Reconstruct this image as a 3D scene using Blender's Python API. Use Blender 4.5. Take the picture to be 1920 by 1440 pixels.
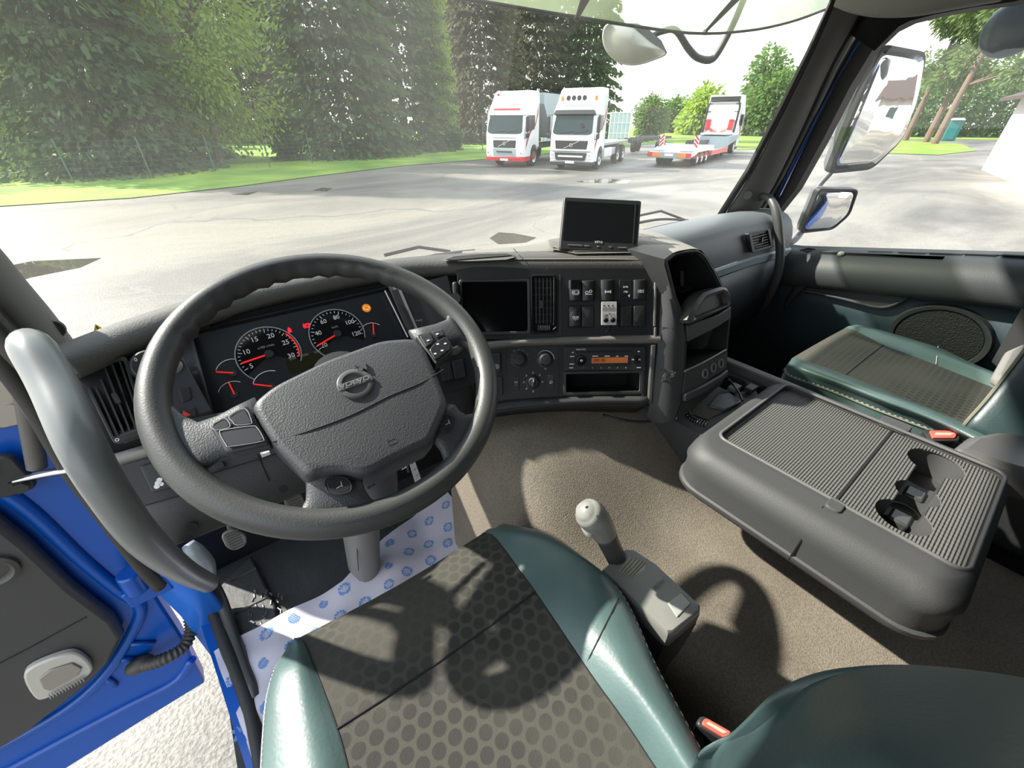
import bpy, bmesh, math, random
from mathutils import Vector, Matrix
from math import sin, cos, pi, radians, sqrt
V = Vector
for o in list(bpy.data.objects): bpy.data.objects.remove(o)
SC = bpy.context.scene; COL = SC.collection
# ---------------------------------------------------------------- camera
CAMPOS = V((-.77, 0, 2.45))          # driver's eye; the origin is the ground under the middle of the cab
FPX = 760.0; PITCH = radians(33.2); YAW = radians(37.5)
hd = V((sin(YAW), cos(YAW), 0)); Zv = V((0, 0, 1))
cv = hd*cos(PITCH) - Zv*sin(PITCH); rv = V((cos(YAW), -sin(YAW), 0)); uv = hd*sin(PITCH) + Zv*cos(PITCH)
cam = bpy.data.cameras.new('camera'); camo = bpy.data.objects.new('camera', cam); COL.objects.link(camo)
cam.sensor_fit = 'HORIZONTAL'; cam.sensor_width = 36; cam.lens = 36*FPX/1920
cam.clip_start = .01; cam.clip_end = 600
camo.matrix_world = Matrix(((rv.x, uv.x, -cv.x, CAMPOS.x), (rv.y, uv.y, -cv.y, CAMPOS.y), (rv.z, uv.z, -cv.z, CAMPOS.z), (0, 0, 0, 1)))
SC.camera = camo
# ---------------------------------------------------------------- sky, sun, exposure
SUN_AZ = radians(-35); SUN_EL = radians(40)
W = bpy.data.worlds.new('sky'); SC.world = W; W.use_nodes = True
wn = W.node_tree; bg = wn.nodes['Background']
tc = wn.nodes.new('ShaderNodeTexCoord'); sx = wn.nodes.new('ShaderNodeSeparateXYZ'); cr = wn.nodes.new('ShaderNodeValToRGB')
wn.links.new(tc.outputs['Generated'], sx.inputs[0]); wn.links.new(sx.outputs['Z'], cr.inputs[0]); wn.links.new(cr.outputs[0], bg.inputs[0])
cr.color_ramp.elements[0].position = 0; cr.color_ramp.elements[0].color = (1, .99, .96, 1)
cr.color_ramp.elements[1].position = .8; cr.color_ramp.elements[1].color = (.72, .85, 1, 1)
bg.inputs[1].default_value = 1.5
sd = bpy.data.lights.new('sun', 'SUN'); so = bpy.data.objects.new('sun', sd); COL.objects.link(so)
sd.energy = 7.5; sd.angle = radians(1.2); sd.color = (1, .95, .86)
sdir = V((sin(SUN_AZ)*cos(SUN_EL), cos(SUN_AZ)*cos(SUN_EL), sin(SUN_EL)))
so.rotation_euler = sdir.to_track_quat('Z', 'Y').to_euler(); so.location = (5, 10, 30)
SC.view_settings.view_transform = 'Standard'; SC.view_settings.look = 'None'
SC.view_settings.exposure = .8; SC.view_settings.gamma = 1; SC.view_settings.use_curve_mapping = False

# ---------------------------------------------------------------- measuring helpers (coordinates relative to the driver's eye)
G = -2.45
def D(x, y): return rv*(x-960) + uv*(720-y) + cv*FPX
def X(x, y, v): d = D(x, y); return d*(v/d.x)
def Y(x, y, v): d = D(x, y); return d*(v/d.y)
def Zp(x, y, v): d = D(x, y); return d*(v/d.z)
def Dp(x, y, v): return D(x, y)*(v/FPX)
class Fr:
    """a flat working frame: origin, right, up, outward normal"""
    def __init__(s, o, a, b, n=None):
        s.o = V(o); s.a = V(a).normalized(); s.b = V(b); s.b = (s.b - s.a*s.b.dot(s.a)).normalized(); s.n = s.a.cross(s.b)
    def p(s, u, v, w=0): return s.o + s.a*u + s.b*v + s.n*w
    def uv(s, x, y, w=0):
        d = D(x, y); o = s.o + s.n*w; t = o.dot(s.n)/d.dot(s.n); q = d*t - s.o
        return q.dot(s.a), q.dot(s.b)
    def P(s, x, y, w=0): u, v = s.uv(x, y, w); return s.p(u, v, w)
    def rect(s, x0, y0, x1, y1):
        q = [s.uv(x0, y0), s.uv(x1, y0), s.uv(x1, y1), s.uv(x0, y1)]
        return (q[0][0]+q[3][0])/2, (q[2][1]+q[3][1])/2, (q[1][0]+q[2][0])/2, (q[0][1]+q[1][1])/2
def lean(a, ang):     # frame axes: right a, up leaning away by ang (radians)
    a = V(a).normalized(); away = Zv.cross(a)
    return a, away*sin(ang) + Zv*cos(ang)
# ---------------------------------------------------------------- materials
MATS = {}
def mat(name, col, rough=.6, metal=0, bump=None, var=None, emit=None, spec=.5, trans=None, coat=0):
    """bump=(kind, scale, strength, distance)  var=(scale, colour2, lo, hi)"""
    if name in MATS: return MATS[name]
    m = bpy.data.materials.new(name); m.use_nodes = True; nt = m.node_tree; N = nt.nodes; L = nt.links
    b = N['Principled BSDF']; b.inputs['Base Color'].default_value = (*col, 1); b.inputs['Roughness'].default_value = rough
    b.inputs['Metallic'].default_value = metal; b.inputs['Specular IOR Level'].default_value = spec
    b.inputs['Coat Weight'].default_value = coat
    t = N.new('ShaderNodeTexCoord')
    if bump:
        k, sc, st, di = bump
        if k == 'noise': x = N.new('ShaderNodeTexNoise'); x.inputs['Scale'].default_value = sc; x.inputs['Detail'].default_value = 2; o = x.outputs[0]
        elif k == 'vor': x = N.new('ShaderNodeTexVoronoi'); x.feature = 'SMOOTH_F1'; x.inputs['Scale'].default_value = sc; o = x.outputs[0]
        elif k == 'cell': x = N.new('ShaderNodeTexVoronoi'); x.feature = 'DISTANCE_TO_EDGE'; x.inputs['Scale'].default_value = sc; o = x.outputs[0]
        L.new(t.outputs['Object'], x.inputs['Vector'])
        bp = N.new('ShaderNodeBump'); bp.inputs['Strength'].default_value = st; bp.inputs['Distance'].default_value = di
        L.new(o, bp.inputs['Height']); L.new(bp.outputs[0], b.inputs['Normal'])
    if var:
        sc, c2, lo, hi = var
        x = N.new('ShaderNodeTexNoise'); x.inputs['Scale'].default_value = sc; x.inputs['Detail'].default_value = 6
        r = N.new('ShaderNodeValToRGB'); r.color_ramp.elements[0].position = lo; r.color_ramp.elements[1].position = hi
        r.color_ramp.elements[0].color = (*col, 1); r.color_ramp.elements[1].color = (*c2, 1)
        L.new(t.outputs['Object'], x.inputs['Vector']); L.new(x.outputs[0], r.inputs[0]); L.new(r.outputs[0], b.inputs['Base Color'])
    if emit: b.inputs['Emission Color'].default_value = (*emit[0], 1); b.inputs['Emission Strength'].default_value = emit[1]
    if trans:      # light shining through (leaves, thin cloth)
        tr = N.new('ShaderNodeBsdfTranslucent'); tr.inputs[0].default_value = (*trans[0], 1)
        mx = N.new('ShaderNodeMixShader'); mx.inputs[0].default_value = trans[1]
        L.new(b.outputs[0], mx.inputs[1]); L.new(tr.outputs[0], mx.inputs[2]); L.new(mx.outputs[0], N['Material Output'].inputs[0])
    MATS[name] = m; return m
def glass_mat(name, tint, refl=.06, dust=0.0, dscale=3, dcol=(1, 1, 1)):
    m = bpy.data.materials.new(name); m.use_nodes = True; nt = m.node_tree; N = nt.nodes; L = nt.links
    N.remove(N['Principled BSDF']); out = N['Material Output']
    tr = N.new('ShaderNodeBsdfTransparent'); tr.inputs[0].default_value = (*tint, 1)
    gl = N.new('ShaderNodeBsdfGlossy'); gl.inputs['Roughness'].default_value = .02
    mx = N.new('ShaderNodeMixShader'); mx.inputs[0].default_value = refl
    L.new(tr.outputs[0], mx.inputs[1]); L.new(gl.outputs[0], mx.inputs[2])
    last = mx
    if dust:
        tl = N.new('ShaderNodeBsdfTranslucent'); tl.inputs[0].default_value = (*dcol, 1)
        t = N.new('ShaderNodeTexCoord'); x = N.new('ShaderNodeTexNoise'); x.inputs['Scale'].default_value = dscale; x.inputs['Detail'].default_value = 4
        L.new(t.outputs['Object'], x.inputs['Vector'])
        mr = N.new('ShaderNodeMapRange'); mr.inputs['From Min'].default_value = .3; mr.inputs['From Max'].default_value = .75
        mr.inputs['To Min'].default_value = dust*.35; mr.inputs['To Max'].default_value = dust*1.3
        L.new(x.outputs[0], mr.inputs[0])
        m2 = N.new('ShaderNodeMixShader'); L.new(mr.outputs[0], m2.inputs[0]); L.new(mx.outputs[0], m2.inputs[1]); L.new(tl.outputs[0], m2.inputs[2]); last = m2
    L.new(last.outputs[0], out.inputs[0]); MATS[name] = m; return m
# ---------------------------------------------------------------- mesh builder
def cr_spline(P, k=6, closed=False):
    P = [V(p) for p in P]; n = len(P); out = []
    rng = range(n) if closed else range(n-1)
    for i in rng:
        p0 = P[(i-1) % n] if closed or i > 0 else P[0]*2-P[1]
        p1 = P[i]; p2 = P[(i+1) % n]
        p3 = P[(i+2) % n] if closed or i < n-2 else P[-1]*2-P[-2]
        for j in range(k):
            t = j/k
            out.append(.5*((2*p1)+(p2-p0)*t+(2*p0-5*p1+4*p2-p3)*t*t+(3*p1-p0-3*p2+p3)*t**3))
    if not closed: out.append(P[-1])
    return out
def resample(P, n, t0=0, t1=1):
    P = [V(p) for p in P]; L = [0]
    for i in range(1, len(P)): L.append(L[-1]+(P[i]-P[i-1]).length)
    out = []; j = 0
    for i in range(n):
        s = (t0+(t1-t0)*i/(n-1))*L[-1]
        while j < len(P)-2 and L[j+1] < s: j += 1
        while j > 0 and L[j] > s: j -= 1
        q = (s-L[j])/max(1e-9, L[j+1]-L[j]); out.append(P[j].lerp(P[j+1], q))
    return out
def rrect(u0, v0, u1, v1, r, k=4):
    r = min(r, abs(u1-u0)/2-1e-5, abs(v1-v0)/2-1e-5); pts = []
    for cx, cy, a0 in ((u1-r, v0+r, -pi/2), (u1-r, v1-r, 0), (u0+r, v1-r, pi/2), (u0+r, v0+r, pi)):
        for i in range(k+1): a = a0+pi/2*i/k; pts.append((cx+r*cos(a), cy+r*sin(a)))
    return pts
def rpoly(pts, r, k=4):
    """round the corners of a 2-D polygon"""
    out = []; n = len(pts)
    for i in range(n):
        p = V(pts[i]); a = V(pts[i-1])-p; b = V(pts[(i+1) % n])-p
        rr = min(r, a.length*.48, b.length*.48); A = p+a.normalized()*rr; B = p+b.normalized()*rr
        for j in range(k+1): t = j/k; out.append(tuple((1-t)**2*A+2*t*(1-t)*p+t*t*B))
    return out
class MB:
    def __init__(s): s.b = bmesh.new()
    def face(s, pts, mi=0):
        f = s.b.faces.new([s.b.verts.new(p) for p in pts]); f.material_index = mi; return f
    def grid(s, rows, closed_u=False, closed_v=False, mi=0):
        R = [[s.b.verts.new(p) for p in r] for r in rows]; n = len(R); m = len(R[0])
        for i in range(n if closed_u else n-1):
            for j in range(m if closed_v else m-1):
                vs = [R[i][j], R[i][(j+1) % m], R[(i+1) % n][(j+1) % m], R[(i+1) % n][j]]
                vs = list(dict.fromkeys(vs))
                try: f = s.b.faces.new(vs); f.material_index = mi
                except ValueError: pass
        return R
    def loft(s, rings, cap=True, mi=0):
        R = s.grid(rings, closed_v=True, mi=mi)
        if cap:
            for q in (R[0][::-1], R[-1]):
                try: f = s.b.faces.new(q); f.material_index = mi
                except ValueError: pass
    def prism(s, pts, d, mi=0):
        """pts: 3-D outline, d: vector of the extrusion"""
        pts = [V(p) for p in pts]; s.loft([pts, [p+d for p in pts]], mi=mi)
    def box(s, c, sz, M=None, mi=0):
        c = V(c); h = V(sz)/2
        P = [V((x*h.x, y*h.y, 0)) for x, y in ((-1, -1), (1, -1), (1, 1), (-1, 1))]
        f = lambda p: c + ((M @ p) if M else p)
        s.loft([[f(p-V((0, 0, h.z))) for p in P], [f(p+V((0, 0, h.z))) for p in P]], mi=mi)
    def tube(s, pts, r, n=10, closed=False, cap=True, sq=None, mi=0):
        pts = [V(p) for p in pts]; N = len(pts); rr = r if isinstance(r, (list, tuple)) else [r]*N
        if len(rr) != N: rr = [rr[min(len(rr)-1, int(i*(len(rr)-1)/(N-1)))]*(1-(i*(len(rr)-1)/(N-1)) % 1)+rr[min(len(rr)-1, int(i*(len(rr)-1)/(N-1))+1)]*((i*(len(rr)-1)/(N-1)) % 1) for i in range(N)]
        rings = []; up = None
        for i in range(N):
            a = pts[(i-1) % N] if closed or i > 0 else pts[i]; b = pts[(i+1) % N] if closed or i < N-1 else pts[i]
            t = (b-a).normalized()
            if up is None: up = (V((0, 0, 1)) if abs(t.z) < .9 else V((1, 0, 0)))
            x = t.cross(up); 
            if x.length < 1e-6: x = t.cross(V((0.3, 1, .2)))
            x.normalize(); y = x.cross(t).normalized(); up = y
            rings.append([pts[i]+(x*cos(2*pi*j/n)+y*sin(2*pi*j/n)*(sq or 1))*rr[i] for j in range(n)])
        if closed: s.grid(rings, closed_u=True, closed_v=True, mi=mi)
        else: s.loft(rings, cap, mi=mi)
    def cyl(s, p0, p1, r0, r1=None, n=20, mi=0):
        r1 = r0 if r1 is None else r1; p0 = V(p0); p1 = V(p1); t = (p1-p0).normalized()
        x = t.cross(V((0, 0, 1)) if abs(t.z) < .9 else V((1, 0, 0))).normalized(); y = t.cross(x)
        s.loft([[p+(x*cos(2*pi*j/n)+y*sin(2*pi*j/n))*r for j in range(n)] for p, r in ((p0, r0), (p1, r1))], mi=mi)
    def lathe(s, o, ax, prof, n=24, mi=0, a0=0, a1=2*pi):
        """prof: list of (distance along axis, radius)"""
        o = V(o); t = V(ax).normalized(); x = t.cross(V((0, 0, 1)) if abs(t.z) < .9 else V((1, 0, 0))).normalized(); y = t.cross(x)
        full = abs(a1-a0-2*pi) < 1e-6
        rings = [[o+t*h+(x*cos(a0+(a1-a0)*j/n)+y*sin(a0+(a1-a0)*j/n))*max(r, 1e-4) for j in range(n if full else n+1)] for h, r in prof]
        s.grid(rings, closed_v=full, mi=mi)
    def sph(s, c, r, n=12, M=None, mi=0):
        c = V(c); r = V(r) if not isinstance(r, (int, float)) else V((r, r, r)); rings = []
        for i in range(n//2+1):
            th = pi*i/(n//2); k = max(sin(th), 1e-3)
            rings.append([c+((M @ V((r.x*k*cos(2*pi*j/n), r.y*k*sin(2*pi*j/n), r.z*cos(th)))) if M else V((r.x*k*cos(2*pi*j/n), r.y*k*sin(2*pi*j/n), r.z*cos(th)))) for j in range(n)])
        s.grid(rings, closed_v=True, mi=mi)
    # ---- on a frame
    def fbox(s, F, u0, v0, u1, v1, w0, w1, r=0, k=3, mi=0):
        q = rrect(u0, v0, u1, v1, r, k) if r > 0 else [(u0, v0), (u1, v0), (u1, v1), (u0, v1)]
        s.loft([[F.p(u, v, w0) for u, v in q], [F.p(u, v, w1) for u, v in q]], mi=mi)
    def fpillow(s, F, u0, v0, u1, v1, w0, w1, r, e, k=4, mi=0):
        """rounded rectangle block with a softened front edge e"""
        rings = [[F.p(u, v, w0) for u, v in rrect(u0, v0, u1, v1, r, k)]]
        for t in (0, .35, .7, 1):
            i = e*(1-cos(t*pi/2)); h = w1-e+e*sin(t*pi/2)
            rings.append([F.p(u, v, h) for u, v in rrect(u0+i, v0+i, u1-i, v1-i, max(r-i*.6, .0004), k)])
        s.loft(rings, mi=mi)
    def fpoly(s, F, pts, w0, w1, mi=0):
        s.loft([[F.p(u, v, w0) for u, v in pts], [F.p(u, v, w1) for u, v in pts]], mi=mi)
    def fframe(s, F, outer, inner, w0, w1, mi=0):
        """ring between two outlines with equal point counts"""
        s.grid([[F.p(u, v, w0) for u, v in outer], [F.p(u, v, w1) for u, v in outer], [F.p(u, v, w1) for u, v in inner], [F.p(u, v, w0) for u, v in inner]], closed_u=True, closed_v=True, mi=mi)
    def farc(s, F, cu, cv_, r0, r1, a0, a1, w0, w1, n=24, mi=0):
        q = [(cu+r1*cos(radians(a0+(a1-a0)*i/n)), cv_+r1*sin(radians(a0+(a1-a0)*i/n))) for i in range(n+1)]
        p = [(cu+r0*cos(radians(a0+(a1-a0)*i/n)), cv_+r0*sin(radians(a0+(a1-a0)*i/n))) for i in range(n+1)]
        s.grid([[F.p(u, v, w0) for u, v in p], [F.p(u, v, w1) for u, v in p], [F.p(u, v, w1) for u, v in q], [F.p(u, v, w0) for u, v in q]], mi=mi)
    def fline(s, F, p, q, t, w0, w1, mi=0):
        p = V(p); q = V(q); d = (q-p).normalized(); x = V((-d.y, d.x))*t/2
        s.fpoly(F, [tuple(p-x), tuple(q-x), tuple(q+x), tuple(p+x)], w0, w1, mi=mi)
    def fcyl(s, F, u, v, r, w0, w1, r1=None, n=24, mi=0): s.cyl(F.p(u, v, w0), F.p(u, v, w1), r, r1, n, mi=mi)
    def plate(s, F, u0, v0, u1, v1, holes, w0, w1):
        """slab with rectangular holes"""
        us = sorted({u0, u1, *[h[i] for h in holes for i in (0, 2)]}); vs = sorted({v0, v1, *[h[i] for h in holes for i in (1, 3)]})
        inside = lambda a, b: any(h[0]-1e-9 <= a <= h[2]+1e-9 and h[1]-1e-9 <= b <= h[3]+1e-9 for h in holes)
        full = {}
        for i in range(len(us)-1):
            for j in range(len(vs)-1): full[i, j] = not inside((us[i]+us[i+1])/2, (vs[j]+vs[j+1])/2)
        for (i, j), f in full.items():
            if not f: continue
            a, b, c, d = us[i], vs[j], us[i+1], vs[j+1]
            s.face([F.p(a, b, w1), F.p(c, b, w1), F.p(c, d, w1), F.p(a, d, w1)])
            for (di, dj, p, q) in ((-1, 0, (a, d), (a, b)), (1, 0, (c, b), (c, d)), (0, -1, (a, b), (c, b)), (0, 1, (c, d), (a, d))):
                if not full.get((i+di, j+dj), False): s.face([F.p(*p, w0), F.p(*q, w0), F.p(*q, w1), F.p(*p, w1)])
    def out(s, name, m, parent=None, smooth=35, bev=0, sub=0, solid=0, weld=True, seg=2, keep=False):
        if weld: bmesh.ops.remove_doubles(s.b, verts=s.b.verts, dist=1e-5)
        bmesh.ops.recalc_face_normals(s.b, faces=s.b.faces)
        me = bpy.data.meshes.new(name); s.b.to_mesh(me); s.b.free()
        for x in (m if isinstance(m, (list, tuple)) else [m]): me.materials.append(x)
        if smooth:
            me.polygons.foreach_set('use_smooth', [True]*len(me.polygons)); me.set_sharp_from_angle(angle=radians(smooth))
        o = bpy.data.objects.new(name, me); COL.objects.link(o)
        if parent: o.parent = parent
        if solid: q = o.modifiers.new('solid', 'SOLIDIFY'); q.thickness = solid; q.offset = 0
        if bev:
            q = o.modifiers.new('bevel', 'BEVEL'); q.width = bev; q.segments = seg; q.limit_method = 'ANGLE'; q.angle_limit = radians(40)
            if smooth: q.harden_normals = False
        if sub: q = o.modifiers.new('sub', 'SUBSURF'); q.levels = sub; q.render_levels = sub
        return o
SETTLED = set()
def tag(o, label=None, cat=None, group=None, kind=None):
    if label: o['label'] = label
    if cat: o['category'] = cat
    if group: o['group'] = group
    if kind: o['kind'] = kind
    return o
def thing(name, label, cat, loc=None, rz=0, group=None):
    o = bpy.data.objects.new(name, None); o.empty_display_size = .05; COL.objects.link(o)
    if loc is not None: o.location = loc; o.rotation_euler = (0, 0, rz); SETTLED.add(o.name)
    return tag(o, label, cat, group)
def kids(o): return [c for c in bpy.data.objects if c.parent == o]
def tree_of(o):
    r = [o]
    for c in kids(o): r += tree_of(c)
    return r
def settle(root):
    """move a thing's origin to the middle of its base"""
    if root.name in SETTLED: return
    ms = [c for c in tree_of(root) if c.type == 'MESH' and len(c.data.vertices)]
    if not ms: return
    P = [v.co for c in ms for v in c.data.vertices]
    b = V(((min(p.x for p in P)+max(p.x for p in P))/2, (min(p.y for p in P)+max(p.y for p in P))/2, min(p.z for p in P)))
    for d in {c.data for c in ms}: d.transform(Matrix.Translation(-b))
    root.location = b; SETTLED.add(root.name)
def dup(root, loc, rz=0, sc=1, label=None, group=None):
    settle(root)
    def cp(o, par):
        c = o.copy(); COL.objects.link(c)
        if par: c.parent = par
        for k in kids(o): cp(k, c)
        return c
    r = cp(root, None); r.location = loc; r.rotation_euler = (0, 0, rz); r.scale = (sc, sc, sc); SETTLED.add(r.name)
    if label: r['label'] = label
    if group: r['group'] = group
    return r
def text(s, F, u, v, size, w, m, parent, name='lettering', th=.0003, ang=0, ax='CENTER', sx=1):
    c = bpy.data.curves.new('t', 'FONT'); c.body = s; c.size = size; c.align_x = ax; c.align_y = 'CENTER'; c.extrude = th
    c.resolution_u = 2
    t = bpy.data.objects.new('t', c); COL.objects.link(t); bpy.context.view_layer.update()
    me = bpy.data.meshes.new_from_object(t.evaluated_get(bpy.context.evaluated_depsgraph_get()))
    bpy.data.objects.remove(t); bpy.data.curves.remove(c)
    a = F.a*cos(ang)+F.b*sin(ang); b = F.b*cos(ang)-F.a*sin(ang); o = F.p(u, v, w)
    me.transform(Matrix(((a.x*sx, b.x, F.n.x, o.x), (a.y*sx, b.y, F.n.y, o.y), (a.z*sx, b.z, F.n.z, o.z), (0, 0, 0, 1))))
    me.materials.clear(); me.materials.append(m); ob = bpy.data.objects.new(name, me); COL.objects.link(ob)
    if parent: ob.parent = parent
    return ob
def struct(o, kind='structure'): o['kind'] = kind; return o

from mathutils.bvhtree import BVHTree
def onmesh(o, pxs, lift=.0004):
    """points of a built surface that lie under the given pixels"""
    t = BVHTree.FromPolygons([v.co for v in o.data.vertices], [p.vertices[:] for p in o.data.polygons]); out = []
    for x, y in pxs:
        d = D(x, y).normalized(); h = t.ray_cast(V((0, 0, 0)), d)
        if h[0] is not None: out.append(h[0]-d*lift)
    return out
# ================================================================ MATERIALS
def asphalt_mat():
    m = mat('asphalt', (.3, .29, .27), .75); nt = m.node_tree; N = nt.nodes; L = nt.links; b = N['Principled BSDF']
    t = N.new('ShaderNodeTexCoord'); mp = N.new('ShaderNodeMapping'); mp.inputs['Scale'].default_value = (.10, .24, 1); mp.inputs['Rotation'].default_value = (0, 0, .35)
    L.new(t.outputs['Object'], mp.inputs[0])
    n1 = N.new('ShaderNodeTexNoise'); n1.inputs['Scale'].default_value = 1; n1.inputs['Detail'].default_value = 9; n1.inputs['Roughness'].default_value = .62; n1.inputs['Distortion'].default_value = .6
    L.new(mp.outputs[0], n1.inputs['Vector'])
    r = N.new('ShaderNodeValToRGB'); e = r.color_ramp.elements; e[0].position = .38; e[0].color = (.085, .08, .072, 1); e[1].position = .60; e[1].color = (.215, .20, .172, 1)
    L.new(n1.outputs[0], r.inputs[0])
    n2 = N.new('ShaderNodeTexNoise'); n2.inputs['Scale'].default_value = 55; n2.inputs['Detail'].default_value = 3
    r2 = N.new('ShaderNodeValToRGB'); e = r2.color_ramp.elements; e[0].position = .38; e[0].color = (.42, .40, .37, 1); e[1].position = .62; e[1].color = (1.25, 1.2, 1.1, 1)
    L.new(t.outputs['Object'], n2.inputs['Vector']); L.new(n2.outputs[0], r2.inputs[0])
    mm = N.new('ShaderNodeMix'); mm.data_type = 'RGBA'; mm.blend_type = 'MULTIPLY'; mm.inputs[0].default_value = .7
    L.new(r.outputs[0], mm.inputs[6]); L.new(r2.outputs[0], mm.inputs[7])
    v = N.new('ShaderNodeTexVoronoi'); v.feature = 'DISTANCE_TO_EDGE'; v.inputs['Scale'].default_value = .09
    nd = N.new('ShaderNodeTexNoise'); nd.inputs['Scale'].default_value = .6; nd.inputs['Detail'].default_value = 5
    L.new(t.outputs['Object'], nd.inputs['Vector'])
    ad = N.new('ShaderNodeMix'); ad.data_type = 'VECTOR'; ad.inputs[0].default_value = .12
    va = N.new('ShaderNodeVectorMath'); va.operation = 'MULTIPLY_ADD'; va.inputs[1].default_value = (3, 3, 0)
    L.new(nd.outputs[1], va.inputs[0]); L.new(t.outputs['Object'], va.inputs[2]); L.new(va.outputs[0], v.inputs['Vector'])
    lt = N.new('ShaderNodeMath'); lt.operation = 'LESS_THAN'; lt.inputs[1].default_value = .0022; L.new(v.outputs[0], lt.inputs[0])
    mc = N.new('ShaderNodeMix'); mc.data_type = 'RGBA'; mc.inputs[7].default_value = (.1, .095, .085, 1)
    L.new(lt.outputs[0], mc.inputs[0]); L.new(mm.outputs[2], mc.inputs[6]); L.new(mc.outputs[2], b.inputs['Base Color'])
    bp = N.new('ShaderNodeBump'); bp.inputs['Strength'].default_value = .5; bp.inputs['Distance'].default_value = .01
    L.new(n2.outputs[0], bp.inputs['Height']); L.new(bp.outputs[0], b.inputs['Normal'])
    rr = N.new('ShaderNodeMapRange'); rr.inputs['From Min'].default_value = .35; rr.inputs['From Max'].default_value = .65; rr.inputs['To Min'].default_value = .62; rr.inputs['To Max'].default_value = .42
    L.new(n1.outputs[0], rr.inputs[0]); L.new(rr.outputs[0], b.inputs['Roughness'])
    return m
M_asph = asphalt_mat()
M_grass = mat('grass', (.09, .19, .018), .9, bump=('noise', 30, .6, .05), var=(.35, (.22, .33, .03), .35, .65))
M_wet = mat('puddle_water', (.05, .045, .035), .03, spec=.8)
M_spr = mat('spruce_needles', (.034, .070, .022), .8, trans=((.12, .20, .04), .35), var=(.8, (.05, .09, .03), .35, .65))
M_spr2 = mat('spruce_needles_brown', (.085, .075, .045), .8, trans=((.15, .13, .06), .3), var=(.6, (.05, .075, .03), .35, .65))
M_bir = mat('birch_leaves', (.13, .21, .03), .6, trans=((.38, .52, .06), .45), var=(1.2, (.21, .31, .05), .3, .7))
M_dec = mat('tree_leaves', (.06, .12, .03), .6, trans=((.17, .29, .06), .4), var=(1.2, (.11, .19, .05), .3, .7))
M_pin = mat('pine_needles', (.06, .12, .035), .7, trans=((.22, .30, .08), .35), var=(1, (.12, .17, .05), .3, .7))
M_bark = mat('bark', (.09, .07, .055), .9, bump=('noise', 20, .8, .03), var=(3, (.2, .17, .14), .4, .7))
M_bpine = mat('pine_bark', (.16, .095, .06), .9, bump=('noise', 15, .8, .03), var=(1.5, (.13, .10, .08), .35, .6))
M_white = mat('white_paint', (.80, .82, .83), .3, coat=.3)
M_whitew = mat('white_wall', (.85, .83, .8), .9)
M_red = mat('red_paint', (.55, .02, .03), .35)
M_pink = mat('faded_red_paint', (.62, .16, .14), .6)
M_org = mat('orange_reflector', (.8, .22, .04), .4)
M_rlamp = mat('red_lamp', (.6, .01, .01), .3)
M_dk = mat('black_plastic', (.02, .021, .022), .5)
M_dkg = mat('dark_glass', (.018, .035, .036), .1, spec=.35)
M_tyre = mat('tyre', (.02, .02, .02), .85)
M_alu = mat('aluminium', (.6, .6, .6), .35, .8)
M_chas = mat('chassis', (.06, .06, .06), .7)
M_pblue = mat('pale_blue_steel', (.42, .56, .58), .6, var=(2, (.5, .62, .62), .4, .6))
M_gsteel = mat('grey_steel', (.3, .36, .37), .6)
M_lens = mat('lamp_lens', (.7, .72, .72), .1)
M_plate = mat('number_plate', (.8, .8, .8), .5)
M_brown = mat('brown_roof', (.045, .03, .024), .9)
M_brick = mat('red_brick', (.33, .11, .06), .85, bump=('noise', 8, .3, .02))
M_teal = mat('teal_plastic', (.01, .16, .15), .5)
M_fence = mat('green_fence', (.03, .09, .06), .6)
M_blue = mat('blue_paint', (.001, .070, .36), .3, coat=.12)
M_blue_in = mat('blue_primer', (.012, .13, .55), .4)
# ================================================================ GROUND
b = MB(); b.face([(-200, -200, G), (320, -200, G), (320, 320, G), (-200, 320, G)])
struct(b.out('ground', M_asph, smooth=0))
def flat(name, px, z, m, extra=()):
    b = MB(); pts = [Zp(x, y, G) for x, y in px] + [V((*e, G)) for e in extra]
    for p in pts: p.z = z
    b.face(pts); return b.out(name, m, smooth=0)
struct(flat('lawn', [(0, 388), (250, 372), (450, 350), (600, 330), (750, 312), (910, 299), (1060, 286), (1180, 274), (1250, 268)], G+.03, M_grass, [(140, 110), (100, 300), (-190, 300), (-190, 60), (-60, 16)]))
struct(flat('verge', [(1250, 266), (1300, 278), (1400, 281), (1470, 272), (1520, 258)], G+.03, M_grass, [(150, 60), (140, 90), (110, 80)]))
struct(flat('verge', [(1650, 288), (1760, 291), (1830, 283), (1800, 270), (1665, 262)], G+.035, M_grass))
struct(flat('verge', [(1600, 262), (1660, 261), (1900, 262)], G+.03, M_grass, [(160, 5), (160, 45)]))
for px, lab in (([(918, 447), (935, 436), (965, 438), (1006, 446), (985, 455), (935, 458)], 'muddy brown puddle on the asphalt just ahead of the windscreen'),
                ([(10, 500), (60, 490), (190, 484), (150, 502), (60, 520), (25, 530)], 'long dark puddle at the far left of the yard'),
                ([(1080, 341), (1130, 335), (1183, 338), (1175, 344), (1110, 343)], 'flat grey puddle in front of the white truck with four roof lamps'),
                ([(585, 357), (605, 352), (624, 353), (612, 359)], 'small dark puddle out in the middle of the yard'),
                ([(434, 365), (470, 361), (484, 359), (465, 366)], 'narrow dark puddle near the lawn edge')):
    o = flat('puddle', px, G+.006, M_wet); tag(o, lab, 'puddle', 'puddles on the yard'); settle(o)
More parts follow.
